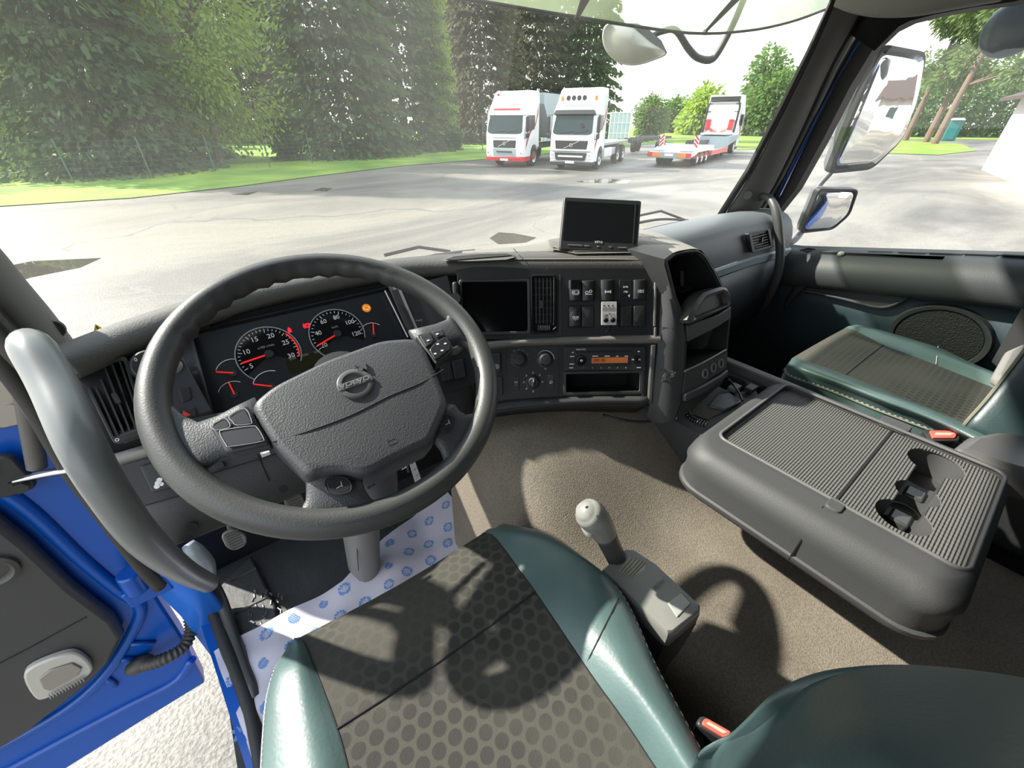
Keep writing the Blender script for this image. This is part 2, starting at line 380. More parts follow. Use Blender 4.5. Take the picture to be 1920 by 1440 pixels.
# ================================================================ TREES
def leaf(b, c, d, s, w, R):
    """one bent twig of foliage at c pointing along d"""
    d = V(d).normalized(); x = d.cross(V((R.uniform(-1, 1), R.uniform(-1, 1), R.uniform(-1, 1)))).normalized()
    p = [c-x*w*.2, c+d*s*.5+x*w*.5, c+d*s, c+d*s*.5-x*w*.5]
    b.b.faces.new([b.b.verts.new(q) for q in p])
def trunk(b, pts, r0, r1, n=8):
    pts = cr_spline(pts, 4); N = len(pts)
    b.tube(pts, [r0+(r1-r0)*i/(N-1) for i in range(N)], n)
def spruce_mesh(seed, H, Rb, n, droop=.5, low=.3, s=.34, wdt=.16):
    R = random.Random(seed); b = MB()
    for i in range(int(n*1.7)):
        t = R.random()**1.0; z = low+t*(H-low); r = Rb*(1-t)**.5*(.8+.35*sin(z*5+seed))+.12; a = R.uniform(0, 2*pi)
        k = R.uniform(.35, 1)**.6; rad = r*k
        c = V((cos(a)*rad, sin(a)*rad, z-droop*rad*k*.6+R.uniform(-.15, .15)))
        c.z = max(c.z, .1)
        leaf(b, c, (cos(a+R.uniform(-.7, .7)), sin(a+R.uniform(-.7, .7)), -.55+R.uniform(-.5, .35)), s*R.uniform(.7, 1.7), wdt*R.uniform(.9, 1.9), R)
    t = MB(); trunk(t, [(0, 0, 0), (.05, 0, H*.5), (0, 0, H*.97)], .05+Rb*.06, .02)
    for i in range(26):
        z = low+R.random()*H*.75; a = R.uniform(0, 2*pi); r = Rb*(1-z/H)*.8; t.tube([(0, 0, z), (cos(a)*r*.5, sin(a)*r*.5, z-.1), (cos(a)*r, sin(a)*r, z-.5*r*droop)], [.03, .02, .008], 5)
    return b, t
def crown_mesh(seed, blobs, n, s, w, hang=0):
    R = random.Random(seed); b = MB(); tot = sum(q[3]**2 for q in blobs)
    for (x, y, z, r) in blobs:
        for i in range(int(n*r*r/tot)):
            d = V((R.gauss(0, 1), R.gauss(0, 1), R.gauss(0, .8))).normalized(); c = V((x, y, z))+d*r*R.uniform(.45, 1.05)
            if hang: c.z -= R.random()**2*hang
            leaf(b, c, d+V((0, 0, -.5-hang)), s*R.uniform(.6, 1.5), w*R.uniform(.7, 1.4), R)
    return b
def tree(name, label, cat, fol, m, tr, mt, px, py, group=None, rz=0, dist=None):
    t = thing(name, label, cat, (0, 0, 0), 0, group)
    fol.out('foliage', m, t, smooth=0, weld=False); tr.out('trunk', mt, t)
    p = Zp(px, py, G) if dist is None else V((*dist, G)); p.z = G; t.location = p; t.rotation_euler.z = rz; return t
GT = 'trees beyond the lawn'
def spruce(label, px, py, seed, H, Rb, n, m=None, **k): 
    f, t = spruce_mesh(seed, H, Rb, n, **k); return tree('spruce_tree', label, 'tree', f, m or M_spr, t, M_bark, px, py, GT)
spruce('huge dark green spruce at the left, branches down to the lawn', 215, 322, 1, 24, 4.9, 23000, s=.33, wdt=.15)
spruce('dark spruce overlapping the left side of the bright yellow-green birch', 322, 299, 2, 24, 4.2, 15000, s=.36, wdt=.17)
spruce('spruce half out of frame at the top left with brownish branches', 25, 300, 3, 24, 4.8, 11000, m=M_spr2, s=.5, wdt=.16, low=1.5)
spruce('brown-tinged spruce far behind the small young spruce', 480, 268, 4, 24, 5.2, 10000, m=M_spr2, s=.5, wdt=.18, low=1.3)
spruce('broad dark spruce right of the small young spruce', 655, 292, 5, 26, 4.8, 16000, s=.42, wdt=.2)
spruce('dark spruce between the broad spruce and the hanging birch', 765, 282, 6, 26, 4.4, 13000, s=.42, wdt=.2)
spruce('brown-tinged conifer directly behind the left white truck', 905, 268, 7, 27, 5.2, 13000, m=M_spr2, s=.5, wdt=.2, low=.8)
spruce('tall conifer rising behind the gap between the two white trucks', 1000, 262, 8, 28, 5.2, 13000, m=M_spr2, s=.55, wdt=.22, low=1)
spruce('dark conifer at the right end of the tall tree row', 1090, 262, 9, 24, 4.6, 11000, s=.5, wdt=.2, low=1)
spruce('dark spruce deep behind the birch, its base hidden', 400, 268, 11, 22, 5, 8000, s=.6, wdt=.26)
spruce('dark spruce deep in the wood at the far left', 110, 272, 12, 23, 5.2, 8000, s=.6, wdt=.26)
spruce('dark spruce deep in the wood right of the brown-tinged one', 560, 262, 13, 24, 5.2, 8000, s=.6, wdt=.26)
spruce('dark spruce deep in the wood behind the hanging birch', 840, 257, 14, 25, 5.4, 8000, s=.6, wdt=.26)
spruce('small young spruce standing alone behind the fence', 543, 301, 21, 2.5, .95, 2600, s=.14, wdt=.07, low=.05, droop=.2)
spruce('small low spruce behind the fence near the left white truck', 852, 281, 22, 1.8, .8, 1500, s=.15, wdt=.08, low=.05, droop=.2)
spruce('young spruce cut by the left edge of the picture', -8, 316, 23, 2.6, 1.2, 2200, s=.2, wdt=.1, low=.05, droop=.2)
R = random.Random(5)
bl = [(R.uniform(-2.6, 2.6)+.3, R.uniform(-1.6, 1.0), 2.4+i*.42, R.uniform(1.2, 2.1)) for i in range(26)]
tb = MB(); trunk(tb, [(0, 0, 0), (.3, 0, 2.5), (-.2, 0, 6), (-.5, 0, 11)], .26, .05)
for i in range(12):
    z = 2+i*.7; s_ = (-1)**i; tb.tube(cr_spline([(-.05*i*.4, 0, z), (s_*.9, R.uniform(-.4, .4), z+1.3), (s_*R.uniform(1.4, 2.2), R.uniform(-.7, .7), z+2.9)], 3), [.11, .02], 6)
tree('birch_tree', 'bright yellow-green birch with forked trunk between the spruces', 'tree', crown_mesh(6, bl, 17000, .24, .14, .5), M_bir, tb, M_bark, 413, 308, GT)
bl = [(R.uniform(-.5, .6), R.uniform(-.6, .6), 2.6+i*.8, R.uniform(.55, .95)) for i in range(15)]
tb = MB(); trunk(tb, [(0, 0, 0), (.1, 0, 6), (.2, 0, 14)], .14, .05)
tree('birch_tree', 'slim birch with hanging light green twigs left of the white trucks', 'tree', crown_mesh(7, bl, 6000, .2, .1, 1.3), M_bir, tb, M_bark, 838, 281, GT)
def decid(label, px, py, seed, H, Rr, n, m=M_dec, s=.4, grp=GT, low=.35, name='broadleaf_tree'):
    R = random.Random(seed); bl = []
    for i in range(16):
        t = i/15; r = Rr*sin(pi*(.18+.74*t))
        bl.append((R.uniform(-.45, .45)*r, R.uniform(-.45, .45)*r, H*(low*.6+(1-low*.6)*t*.9), r*R.uniform(.55, .8)))
    tb = MB(); trunk(tb, [(0, 0, 0), (.1, 0, H*.4), (0, 0, H*.85)], H*.025+.05, .04)
    for i in range(6): a = R.uniform(0, 6.28); tb.tube([(0, 0, H*.3), (cos(a)*Rr*.4, sin(a)*Rr*.4, H*.55), (cos(a)*Rr*.6, sin(a)*Rr*.6, H*.75)], [.08, .05, .02], 5)
    return tree(name, label, 'tree', crown_mesh(seed+1, bl, n, s, s*.6), m, tb, M_bark, px, py, grp)
GR = 'trees on the far right side of the yard'
decid('round bright green tree beyond the pale blue ribbed container', 1212, 259, 31, 5.6, 2.6, 7000, s=.35, grp=GR, low=.1)
decid('light green bushy tree left of the low-loader cab', 1303, 253, 32, 7.5, 4.0, 4500, m=M_bir, s=.7, grp=GR, low=.1)
decid('tall light green tree rising behind the low-loader cab', 1400, 253, 33, 13.5, 4.2, 2600, s=.7, grp=GR)
decid('dark bushy tree between the low-loader cab and the windscreen pillar', 1440, 255, 34, 9, 5.5, 4500, s=.7, grp=GR, low=.1)
decid('light green tree right behind the white site cabin', 1580, 250, 35, 13, 5.0, 4500, m=M_bir, s=.7, grp=GR)
decid('dark green undergrowth tree behind the leaning pine trunks', 1720, 256, 36, 10, 8.5, 6000, s=.6, grp=GR, low=.05)
decid('dark green bushy tree beside the white house', 1850, 256, 37, 10, 8.5, 6000, s=.6, grp=GR, low=.05)
decid('far dark bushy tree beyond the grass between round tree and low-loader', 1258, 249, 38, 6.5, 3.5, 3000, s=.6, grp=GR, low=.1)
def pine(label, px, py, seed, H, lean_, n):
    R = random.Random(seed); tb = MB(); sp = [(0, 0, 0), (lean_*.25, 0, H*.3), (lean_*.6, 0, H*.6), (lean_*.8, 0, H*.95)]
    trunk(tb, sp, .36, .10, 10); bl = []
    for i in range(17):
        a = R.uniform(0, 6.28); z = H*R.uniform(.36, 1.0); q = R.uniform(1.2, 4.2)*(1.2-z/H*.6); c = (lean_*.8*z/H+cos(a)*q, sin(a)*q, z)
        tb.tube([(lean_*.75*z/H, 0, z-1.1), (c[0]*.5+lean_*.3, c[1]*.6, z-.3), c], [.14, .09, .03], 6); bl.append((*c, R.uniform(.9, 1.7)))
    return tree('pine_tree', label, 'tree', crown_mesh(seed+1, bl, n, .5, .2), M_pin, tb, M_bpine, px, py, 'pine trees in front of the dark undergrowth')
pine('pine with thick grey-brown trunk, nearest the large door mirror', 1697, 263, 41, 16, 1.5, 6000)
pine('left one of the two pines leaning side by side', 1735, 267, 42, 17, 3.0, 6000)
pine('right one of the two pines leaning side by side', 1752, 270, 43, 17, 3.5, 6000)
# ---- fence
fe = thing('fence', 'green wire fence with slim posts along the lawn', 'fence')
fp = [(-40, 362), (140, 345), (286, 336), (404, 323), (507, 315), (586, 307), (648, 301), (718, 296), (770, 291), (905, 283), (960, 279)]
pp = [Zp(x, y, G) for x, y in fp]
for p in pp:
    b = MB(); b.tube([p, p+V((.03, 0, 1.75))], .035, 6); b.out('post', M_fence, fe)
b = MB()
for p, q in zip(pp, pp[1:]):
    for k in range(8): z = V((0, 0, .15+k*.21)); b.tube([p+z, q+z], .006, 4)
    n = int((q-p).length/.35)
    for k in range(n): s_ = p.lerp(q, k/n); b.tube([s_+V((0, 0, .1)), s_+V((0, 0, 1.65))], .004, 3)
tag(b.out('wire_mesh', M_fence, fe), kind='stuff'); settle(fe)
# ================================================================ VEHICLES
def wheel(par, x, y, r=.5, w=.32, rim=M_alu, hub=None, name='wheel'):
    b = MB(); b.lathe((x-w/2, y, r), (1, 0, 0), [(0, r*.6), (0, r*.93), (.04, r), (w-.04, r), (w, r*.93), (w, r*.6), (w*.75, r*.58), (w*.75, 0)], 28)
    o = b.out(name, M_tyre, par); s_ = 1 if x > 0 else -1; xo = x+s_*w/2
    b = MB(); b.lathe((xo-s_*.1, y, r), (s_, 0, 0), [(0, 0), (.0, r*.35), (.03, r*.42), (.06, r*.55), (.11, r*.6), (.11, r*.56), (.08, r*.5)], 28)
    b.out('rim', rim, o)
    b = MB(); b.lathe((xo-s_*.1, y, r), (s_, 0, 0), [(0, r*.3), (.09, r*.26), (.12, r*.1), (.12, 0)], 14); b.out('hub', hub or M_alu, o)
def swoosh(b, F, pts, w, mi=0):
    pts = cr_spline([V((u, v, 0)) for u, v in pts], 8)
    for k in range(len(pts)-1):
        p, q = pts[k], pts[k+1]; t0 = k/(len(pts)-1); t1 = (k+1)/(len(pts)-1); wa = w*sin(pi*min(.97, t0*.92+.06)); wb = w*sin(pi*min(.97, t1*.92+.06))
        b.fpoly(F, [(p.x-wa/2, p.y), (q.x-wb/2, q.y), (q.x+wb/2, q.y), (p.x+wa/2, p.y)], -.001, .004)
def tractor(label, loc, rz, style):
    t = thing('truck', label, 'truck', loc, rz, 'heavy trucks parked across the yard')
    # cab body: side profile swept over the width
    hi = 3.85 if style != 1 else 3.8
    prof = [(-.02, .42), (.02, .7), (.03, 1.15), (0, 1.75), (-.28, 2.72), (-.62, 3.12), (-.72, 3.2), (-1.1, hi-.1), (-1.3, hi), (-2.25, hi), (-2.3, hi-.5), (-2.2, hi-.62), (-2.2, 1.0), (-2.02, 1.0), (-1.95, .85), (-1.75, 1.08), (-1.45, 1.16), (-1.15, 1.08), (-.95, .85), (-.86, .42)]
    cy, cz = -1.1, 2.1
    rings = []
    for x, k, kz in ((-1.25, .93, .985), (-1.22, .98, .995), (-1.14, 1, 1), (1.14, 1, 1), (1.22, .98, .995), (1.25, .93, .985)):
        rings.append([(x*(1-.06*max(0, (z-2.7))), cy+(y-cy)*k, cz+(z-cz)*kz) for y, z in prof])
    b = MB(); b.loft(rings); b.out('cab', M_white, t, smooth=30)
    # front glass, slanted
    a = V((0, -.28, .97)).normalized(); F = Fr((0, .0, 1.78), (-1, 0, 0), a)     # seen from the front: right is -x
    F2 = Fr((0, .035, 0), (-1, 0, 0), (0, 0, 1))
    b = MB(); q = rpoly([(-1.13, .0), (-.9, -.06), (.9, -.06), (1.13, 0), (1.05, .93), (-1.05, .93)], .12); b.fpoly(F, q, -.02, .02); b.out('windscreen', M_dkg, t)
    b = MB(); q = rpoly([(-1.2, .86), (1.2, .86), (1.1, 1.08), (-1.1, 1.08)], .06); b.fpoly(F, q, .0, .14 if style == 2 else .05)
    b.out('sun_visor', M_dk if style == 2 else M_white, t, bev=.02)
    b = MB(); b.fline(F, (-.7, .02), (.1, .12), .025, .02, .045); b.fline(F, (.1, .02), (.8, .13), .025, .02, .045); b.out('wiper', M_dk, t)
    # grille and bumper
    if style == 2: gr = [(-.9, 1.05), (.9, 1.05), (.95, 1.45), (-.95, 1.45)]
    else: gr = [(-.72, 1.02), (.72, 1.02), (.75, 1.4), (-.75, 1.4)]
    b = MB(); b.fpoly(F2, rpoly(gr, .03), -.02, .015); g_ = b.out('grille', M_dk, t)
    b = MB()
    for k in range(7): b.fbox(F2, gr[0][0]+.04, 1.08+k*.05, gr[1][0]-.04, 1.095+k*.05, .015, .03)
    b.out('grille_bars', M_chas, g_)
    b = MB(); b.farc(F2, 0, 1.24, .07, .09, 0, 360, .015, .04, 20); b.fline(F2, (-.42, 1.08), (.42, 1.42), .025, .015, .035); b.out('emblem', M_alu, g_)
    if style == 1:
        b = MB(); b.fbox(F2, -.75, 1.5, .75, 1.53, -.01, .01); b.out('panel_gap', M_dk, t)
        b = MB(); b.fbox(F2, -.75, .6, .75, .98, -.02, .03); b.out('lower_grille', M_gsteel, t)
        b = MB()
        for k in range(8): b.fbox(F2, -.5+k*.13, .78, -.41+k*.13, .86, .03, .06)
        b.out('lamp_row', M_dk, t)
        b = MB(); b.loft([[(x*k2, y, z) for x, y, z in ((-1.26, -.85, .35), (-1.26, .0, .35), (-1.1, .08, .35), (1.1, .08, .35), (1.26, 0, .35), (1.26, -.85, .35))] for k2 in (1,)]+[[(x, y, z) for x, y, z in ((-1.27, -.85, .58), (-1.27, .0, .58), (-1.1, .1, .52), (1.1, .1, .52), (1.27, 0, .58), (1.27, -.85, .58))]])
        b.out('bumper', M_red, t)
        b = MB(); F5 = Fr((0, .0, 1.78), (-1, 0, 0), a); b.fbox(F5, -.85, 1.12, .85, 1.2, -.03, .06); b.out('red_stripe', M_red, t)
        b = MB(); b.fbox(Fr((1.26, -2.9, .75), (0, -1, 0), (0, 0, 1)), -.7, -.35, 1.6, .3, -.1, 0); b.out('side_skirt', M_red, t)
    else:
        b = MB(); b.fpoly(F2, rpoly([(-.85, .5), (.85, .5), (.95, .88), (-.95, .88)], .08), -.02, .03); b.out('lower_grille', M_dk, t)
        b = MB(); b.fbox(F2, -.72, .66, .72, .74, .03, .06); b.out('white_bar', M_white, t)
        b = MB(); b.box((0, -.35, .35), (2.46, .85, .2)); b.out('bumper', M_dk, t, bev=.04)
        b = MB(); b.fbox(F2, -1.2, .92, 1.2, .95, -.01, .02); b.out('panel_gap', M_dk, t)
    for s_ in (-1, 1):
        b = MB(); q = rpoly([(s_*.95, .6), (s_*1.22, .62), (s_*1.22, .98), (s_*1.04, .92)], .03); b.fpoly(F2, q, -.1, .02); h = b.out('headlamp', M_lens, t)
        b = MB(); b.fcyl(F2, s_*1.09, .75, .06, .02, .03); b.out('bulb_reflector', M_gsteel, h)
        # mirrors
        b = MB(); b.box((s_*1.42, -.08, 2.2), (.16, .18, .75)); b.box((s_*1.42, -.08, 1.66), (.16, .2, .24)); mm = b.out('door_mirror', M_dk, t, bev=.04)
        b = MB(); b.tube([(s_*1.2, -.1, 2.62), (s_*1.45, -.08, 2.62), (s_*1.45, -.08, 1.55), (s_*1.22, -.1, 1.5)], .025, 6); b.out('mirror_arm', M_dk, mm)
        FS = Fr((s_*1.236, 0, 0), (0, -s_*-1, 0), (0, 0, 1)); FS = Fr((s_*1.251, 0, 0), (0, s_, 0), (0, 0, 1))
        y = lambda v: v*s_
        b = MB(); q = rpoly([(y(-.42), 1.82), (y(-1.45), 1.95), (y(-1.45), 2.62), (y(-.62), 2.62)], .05)
        b.fpoly(FS, q if s_ > 0 else q[::-1], -.03, .012); b.out('side_window', M_dkg, t)
        for k, (c_, dx) in enumerate(((M_red, 0), (M_dk, .09), (M_red, .17))):
            b = MB(); swoosh(b, FS, [(y(-.28+dx*.2), .95), (y(-.35-dx), 1.35), (y(-.75-dx), 1.8), (y(-1.4-dx*.6), 2.1), (y(-1.85+dx*.3), 2.6), (y(-1.95), 3.1)], .085); b.out('side_stripe', c_, t)
        wheel(t, s_*1.08, -1.45, .5, hub=M_red if style == 1 else None)
    b = MB(); b.fbox(F2, -.26, .36, .26, .47, .05, .075); b.out('number_plate', M_plate, t)
    # roof lamps, beacons
    if style == 2:
        for k in range(4):
            b = MB(); b.lathe((.55-k*.3, -.62, 3.38), (0, 1, 0), [(-.06, 0), (-.05, .1), (0, .125), (.03, .12), (.03, 0)], 18); b.out('roof_lamp', M_dk, t)
        for s_ in (-.95, .95): b = MB(); b.box((s_, -.75, 3.38), (.14, .16, .2)); b.out('beacon', M_org, t, bev=.03)
        b = MB(); b.box((0, -.56, 3.05), (1.7, .05, .26), Matrix.Rotation(-.9, 3, 'X')); b.out('roof_sign', M_white, t, bev=.02)
        b = MB(); b.lathe((-.55, .02, 2.15), (0, 1, 0), [(0, 0), (0, .1), (.02, .1), (.02, 0)], 12); b.out('sticker', M_dk, t)
    if style == 1:
        for k in range(3): b = MB(); b.box((-.3+k*.3, -.55, 3.13), (.06, .05, .05)); b.out('marker_lamp', M_org, t)
        b = MB(); b.box((.9, -1.0, 3.6), (.1, .12, .14)); b.out('beacon', M_red, t)
        b = MB()
        for s_ in (-1, 1): b.tube([(s_*1.0, -.5, 3.12), (s_*1.0, -.8, 3.5), (s_*.9, -1.1, 3.8)], .03, 6)
        b.tube([(-1, -.5, 3.12), (1, -.5, 3.12)], .03, 6); b.tube([(-1, -.8, 3.5), (1, -.8, 3.5)], .03, 6)
        for k in range(5): b.sph((-.8+k*.2, -.46, 3.3-.0*k), .05, 8)
        b.out('lamp_bar', M_alu, t)
    # chassis
    b = MB()
    for s_ in (-.42, .42): b.box((s_, -5.2, .95), (.09, 7.0, .26))
    for k in range(5): b.box((0, -2.8-k*1.35, .95), (.85, .12, .2))
    b.out('chassis', M_chas, t)
    for s_ in (-1, 1):
        for yy in ((-5.6, -7.0) if style != 3 else (-4.6, -5.95)): wheel(t, s_*1.05, yy, .5, .34, hub=M_alu)
    if style == 2:
        for s_ in (-1, 1):
            for k in range(3): b = MB(); b.box((s_*1.05, -2.75-k*.55, .75), (.4, .48, .5)); b.out('tank', M_white, t, bev=.06)
            b = MB(); b.box((s_*1.05, -4.5, .78), (.4, .5, .38)); b.out('side_box', M_alu, t, bev=.02)
        b = MB(); b.box((0, -5.2, 1.2), (2.4, 5.8, .12)); b.box((0, -8.6, 1.05), (.8, 1.4, .2)); b.out('load_frame', M_alu, t)
        b = MB(); b.tube([(1.2, -2.35, .6), (1.2, -2.35, 3.1)], .05, 6); b.out('exhaust_stack', M_dk, t)
    return t
def hdg(dx, dy): return math.atan2(-dx, dy)
tr1 = tractor('white truck with red bumper and red roof stripe, leftmost of the parked trucks', (16.45, 22.15, G), hdg(-.90, -.43), 1)
tr2 = tractor('white truck with four round roof lamps and black sun visor, second from left', (18.35, 18.55, G), hdg(-.90, -.43), 2)
# hopper body on the first truck
b = MB(); t = tr1
rings = [[(-1.25, y, 1.25) if 0 else (x, y, z) for x, z in ((-1.25, z0), (1.25, z0), (1.25, z1), (-1.25, z1))] for y, z0, z1 in ((-2.75, 3.2, 3.75), (-4.2, 1.5, 3.75), (-7.8, 1.3, 3.75), (-8.6, 2.2, 3.75))]
b.loft(rings); hb = b.out('hopper', M_gsteel, t)
b = MB()
for k in range(9): b.box((1.27, -3.6-k*.55, 2.7), (.05, .07, 1.9 if k else 1.2))
b.box((1.27, -5.6, 3.72), (.08, 6, .1)); b.out('hopper_ribs', M_pblue, hb)
b = MB(); b.box((1.2, -2.65, 1.3), (.04, .3, .55)); b.out('warning_board', M_pink, t)
def container(label, px, py, w, d, h, rz, z0=0):
    p = Zp(px, py, G); t = thing('container', label, 'container', (p.x, p.y, G+z0), rz, 'ribbed steel containers behind the trucks')
    b = MB(); b.box((0, 0, h/2), (w, d, h)); b.out('body', M_pblue, t)
    for s_ in (-1, 1):
        n = int(w/.45)
        for k in range(n+1): b = MB(); b.box((-w/2+w*k/n, s_*d/2, h/2), (.08, .14, h)); b.out('rib', M_whitew, t)
        for z in (.1, h*.33, h*.66, h-.06): b = MB(); b.box((0, s_*d/2, z), (w, .1, .08)); b.out('rail', M_whitew, t)
    for s_ in (-1, 1):
        n = int(d/.45)
        for k in range(n+1): b = MB(); b.box((s_*w/2, -d/2+d*k/n, h/2), (.14, .08, h)); b.out('rib', M_whitew, t)
        for z in (.1, h*.33, h*.66, h-.06): b = MB(); b.box((s_*w/2, 0, z), (.1, d, .08)); b.out('rail', M_whitew, t)
    return t
container('pale blue ribbed steel container right behind the truck with four roof lamps', 1158, 268, 2.3, 1.9, 3.1, hdg(.9, .43)+.25, 0)
container('pale blue ribbed steel container seen between the two white trucks', 1046, 270, 3.2, 2.2, 4.4, hdg(.9, .43), 0)
# low-loader seen from behind
HL = hdg(.958, .285)
tr3 = tractor('white tractor unit seen from behind, coupled to the red low-loader trailer', (40.0, 21.7, G), HL, 3); tr3.scale = (1.05, 1.05, 1.05)
b = MB(); b.box((0, -2.32, 2.0), (2.2, .06, 2.5)); b.out('rear_wall', M_whitew, tr3)
b = MB(); b.tube([(-1.15, -2.4, .95), (-1.15, -2.4, 3.1), (-1.0, -2.4, 3.5), (1.0, -2.4, 3.5), (1.15, -2.4, 3.1), (1.15, -2.4, .95)], .07, 8)
for z in (2.2, 2.8, 3.3): b.tube([(-1.15, -2.4, z), (-.85, -2.4, z)], .03, 6); b.tube([(1.15, -2.4, z), (.85, -2.4, z)], .03, 6)
b.box((0, -2.38, 3.62), (2.1, .16, .26)); b.out('rear_frame', M_dk, tr3)
for s_ in (-1, 1): b = MB(); b.box((s_*.82, -2.5, 1.95), (.34, .14, .72)); b.out('red_lamp_panel', M_red, tr3, bev=.04)
for s_ in (-1, 1):
    F = Fr((s_*.05, -2.5, 1.38), (s_, 0, 0) if s_ > 0 else (1, 0, 0), (0, 0, 1)); b = MB()
    for k in range(4): b.box((s_*(.12+k*.14), -2.46, 1.42+k*.06), (.07, .03, .3), Matrix.Rotation(s_*.6, 3, 'Y'))
    b.out('chevron_board', M_pink, tr3)
p0 = (Zp(1306, 312, G)+Zp(1218, 312, G))/2
tl = thing('low_loader_trailer', 'faded red three-axle low-loader trailer with striped marker boards', 'trailer', (24.7, 16.45, G), HL); tl.scale = (1, .92, 1)
b = MB(); b.loft([[(x, y, z) for x, z in ((-1.3, z0), (1.3, z0), (1.3, z1), (-1.3, z1))] for y, z0, z1 in ((-.3, .55, .72), (.5, .6, .82), (1.2, .75, .98), (5.2, .75, .98))]); b.out('deck', M_whitew, tl)
b = MB(); b.box((0, -.32, .62), (2.6, .1, .3)); bm_ = b.out('rear_bumper', M_gsteel, tl)
for x0, x1, m_ in ((-1.3, -1.02, M_rlamp), (-1.0, -.5, M_org), (.5, 1.0, M_org), (1.02, 1.3, M_rlamp)): b = MB(); b.box(((x0+x1)/2, -.39, .64), (x1-x0, .04, .22)); b.out('rear_lamp', m_, bm_)
b = MB(); b.box((0, -.39, .64), (.5, .04, .13)); b.out('number_plate', M_plate, bm_)
for s_ in (-1, 1):
    b = MB(); b.box((s_*.85, .35, .8), (.7, .5, .1)); b.out('ramp_grid', M_gsteel, tl)
    b = MB(); b.box((s_*1.05, 1.3, 1.3), (.28, .05, .62)); bb = b.out('marker_board', M_whitew, tl)
    b = MB()
    for k in range(3): b.box((s_*1.05, 1.26, 1.1+k*.2), (.34, .03, .08), Matrix.Rotation(s_*.8, 3, 'Y'))
    b.out('red_stripes', M_red, bb)
    for k in range(3):
        wheel(tl, s_*1.08, 1.6+k*1.15, .4, .3)
        b = MB(); b.lathe((s_*1.1-.18, 1.6+k*1.15, .4), (1, 0, 0), [(0, .5), (.36, .5), (.36, .46), (0, .46), (0, .5)], 16, a0=pi, a1=2*pi); b.out('mudguard', M_pink, tl)
    b = MB(); b.box((s_*1.22, 7.5, .55), (.12, 5.2, .28)); b.out('side_beam', M_pink, tl)
b = MB(); b.box((0, 7.5, .5), (2.3, 5.2, .12)); b.out('well_deck', M_whitew, tl)
b = MB(); b.loft([[(x, y, z) for x, z in ((-1.25, z0), (1.25, z0), (1.25, z1), (-1.25, z1))] for y, z0, z1 in ((10, .45, .7), (10.2, .8, 1.35), (13.2, 1.1, 1.45))]); b.out('gooseneck', M_gsteel, tl)
b = MB(); b.box((0, 11.5, 1.5), (2.0, 2.2, .1)); b.out('gooseneck_deck', M_whitew, tl)
# second trailer frame lying behind truck two
tf = thing('trailer_frame', 'long dark trailer chassis behind the truck with four roof lamps', 'trailer', (30.2, 23.6, G), hdg(.92, .39))
b = MB()
for s_ in (-.45, .45): b.box((s_, 3, 1.05), (.12, 11, .24))
for k in range(7): b.box((0, -2+k*1.7, 1.05), (2.4, .16, .16))
b.out('frame', M_chas, tf)
for s_ in (-1, 1):
    for k in range(2): wheel(tf, s_*1.05, 4+k*1.4, .48, .34)
# ================================================================ BUILDINGS
def house(label, p, q, depth, h, roof_h, m, name='house', wins=(), grp=None, eave=.7, side=1, mroof=M_brown):
    p = V((*p, 0)); q = V((*q, 0)); L = (q-p).length; d = (q-p).normalized(); nrm = V((-d.y, d.x, 0))*side
    t = thing(name, label, 'building', (p.x, p.y, G), math.atan2(d.y, d.x))
    s_ = side; b = MB(); b.box((L/2, s_*depth/2, h/2), (L, depth, h)); b.out('wall', m, t)
    b = MB(); e = eave; b.loft([[(x, s_*(-e), h), (x, s_*(depth/2), h+roof_h), (x, s_*(depth+e), h), (x, s_*(depth+e), h-.15), (x, s_*(depth/2), h+roof_h-.2), (x, s_*(-e), h-.15)] for x in (-e, L+e)]); b.out('roof', mroof, t)
    b = MB(); b.loft([[(x, s_*.02, h-.1), (x, s_*(depth/2), h+roof_h-.3), (x, s_*(depth-.02), h-.1)] for x in (.05, L-.05)]); b.out('gable', m, t)
    F = Fr((0, 0, 0), (1, 0, 0), (0, 0, 1))
    for (x, z, w, hh) in wins:
        b = MB(); b.box((x, -s_*.02, z), (w, .06, hh)); w_ = b.out('window', M_dk, t); b = MB(); b.box((x, -s_*.05, z), (w-.12, .03, hh-.12)); b.out('pane', M_dkg, w_)
    return t
house('white house with dark roof at the right edge of the side window', (37.4, 4.4), (24, .3), 12, 3.4, 2.4, M_whitew, wins=((9.2, 1.9, 1.2, 1.1),), side=1)
house('white house with brown roof that shows in the large door mirror', (4.0, -21), (13, -17), 9, 3.6, 2.8, mat('cream_wall', (.55, .52, .48), .9), wins=((3, 2.1, 1.5, 1.2), (8, 2.1, .7, 1.4)), side=-1)
house('red brick shed that shows in the door mirror beside the white house', (17.5, -20.5), (23.5, -18), 8, 4.6, .6, M_brick, name='brick_shed', side=-1)
house('small white site cabin beyond the yard, left of the large door mirror', (84.5, 34.4), (91, 27.5), 3, 3.2, .25, M_whitew, name='site_cabin', wins=((1.6, 2.0, 1.3, 1.1), (5.2, 2.0, 1.3, 1.1)), side=1, eave=.15)
wc = thing('portable_toilet', 'teal portable toilet standing behind the pine trunks', 'toilet', (*Zp(1776, 264, G).xy, G), .3)
b = MB(); b.box((0, 0, 1.15), (1.3, 1.3, 2.3)); b.out('cabin', M_teal, wc, bev=.06)
b = MB(); b.loft([[(-.7, -.7, 2.3), (.7, -.7, 2.3), (.7, .7, 2.3), (-.7, .7, 2.3)], [(-.5, -.5, 2.55), (.5, -.5, 2.55), (.5, .5, 2.55), (-.5, .5, 2.55)]]); b.out('roof', M_whitew, wc)
b = MB(); b.box((-.67, 0, 1.1), (.05, .8, 1.9)); b.out('door', M_teal, wc, bev=.02)
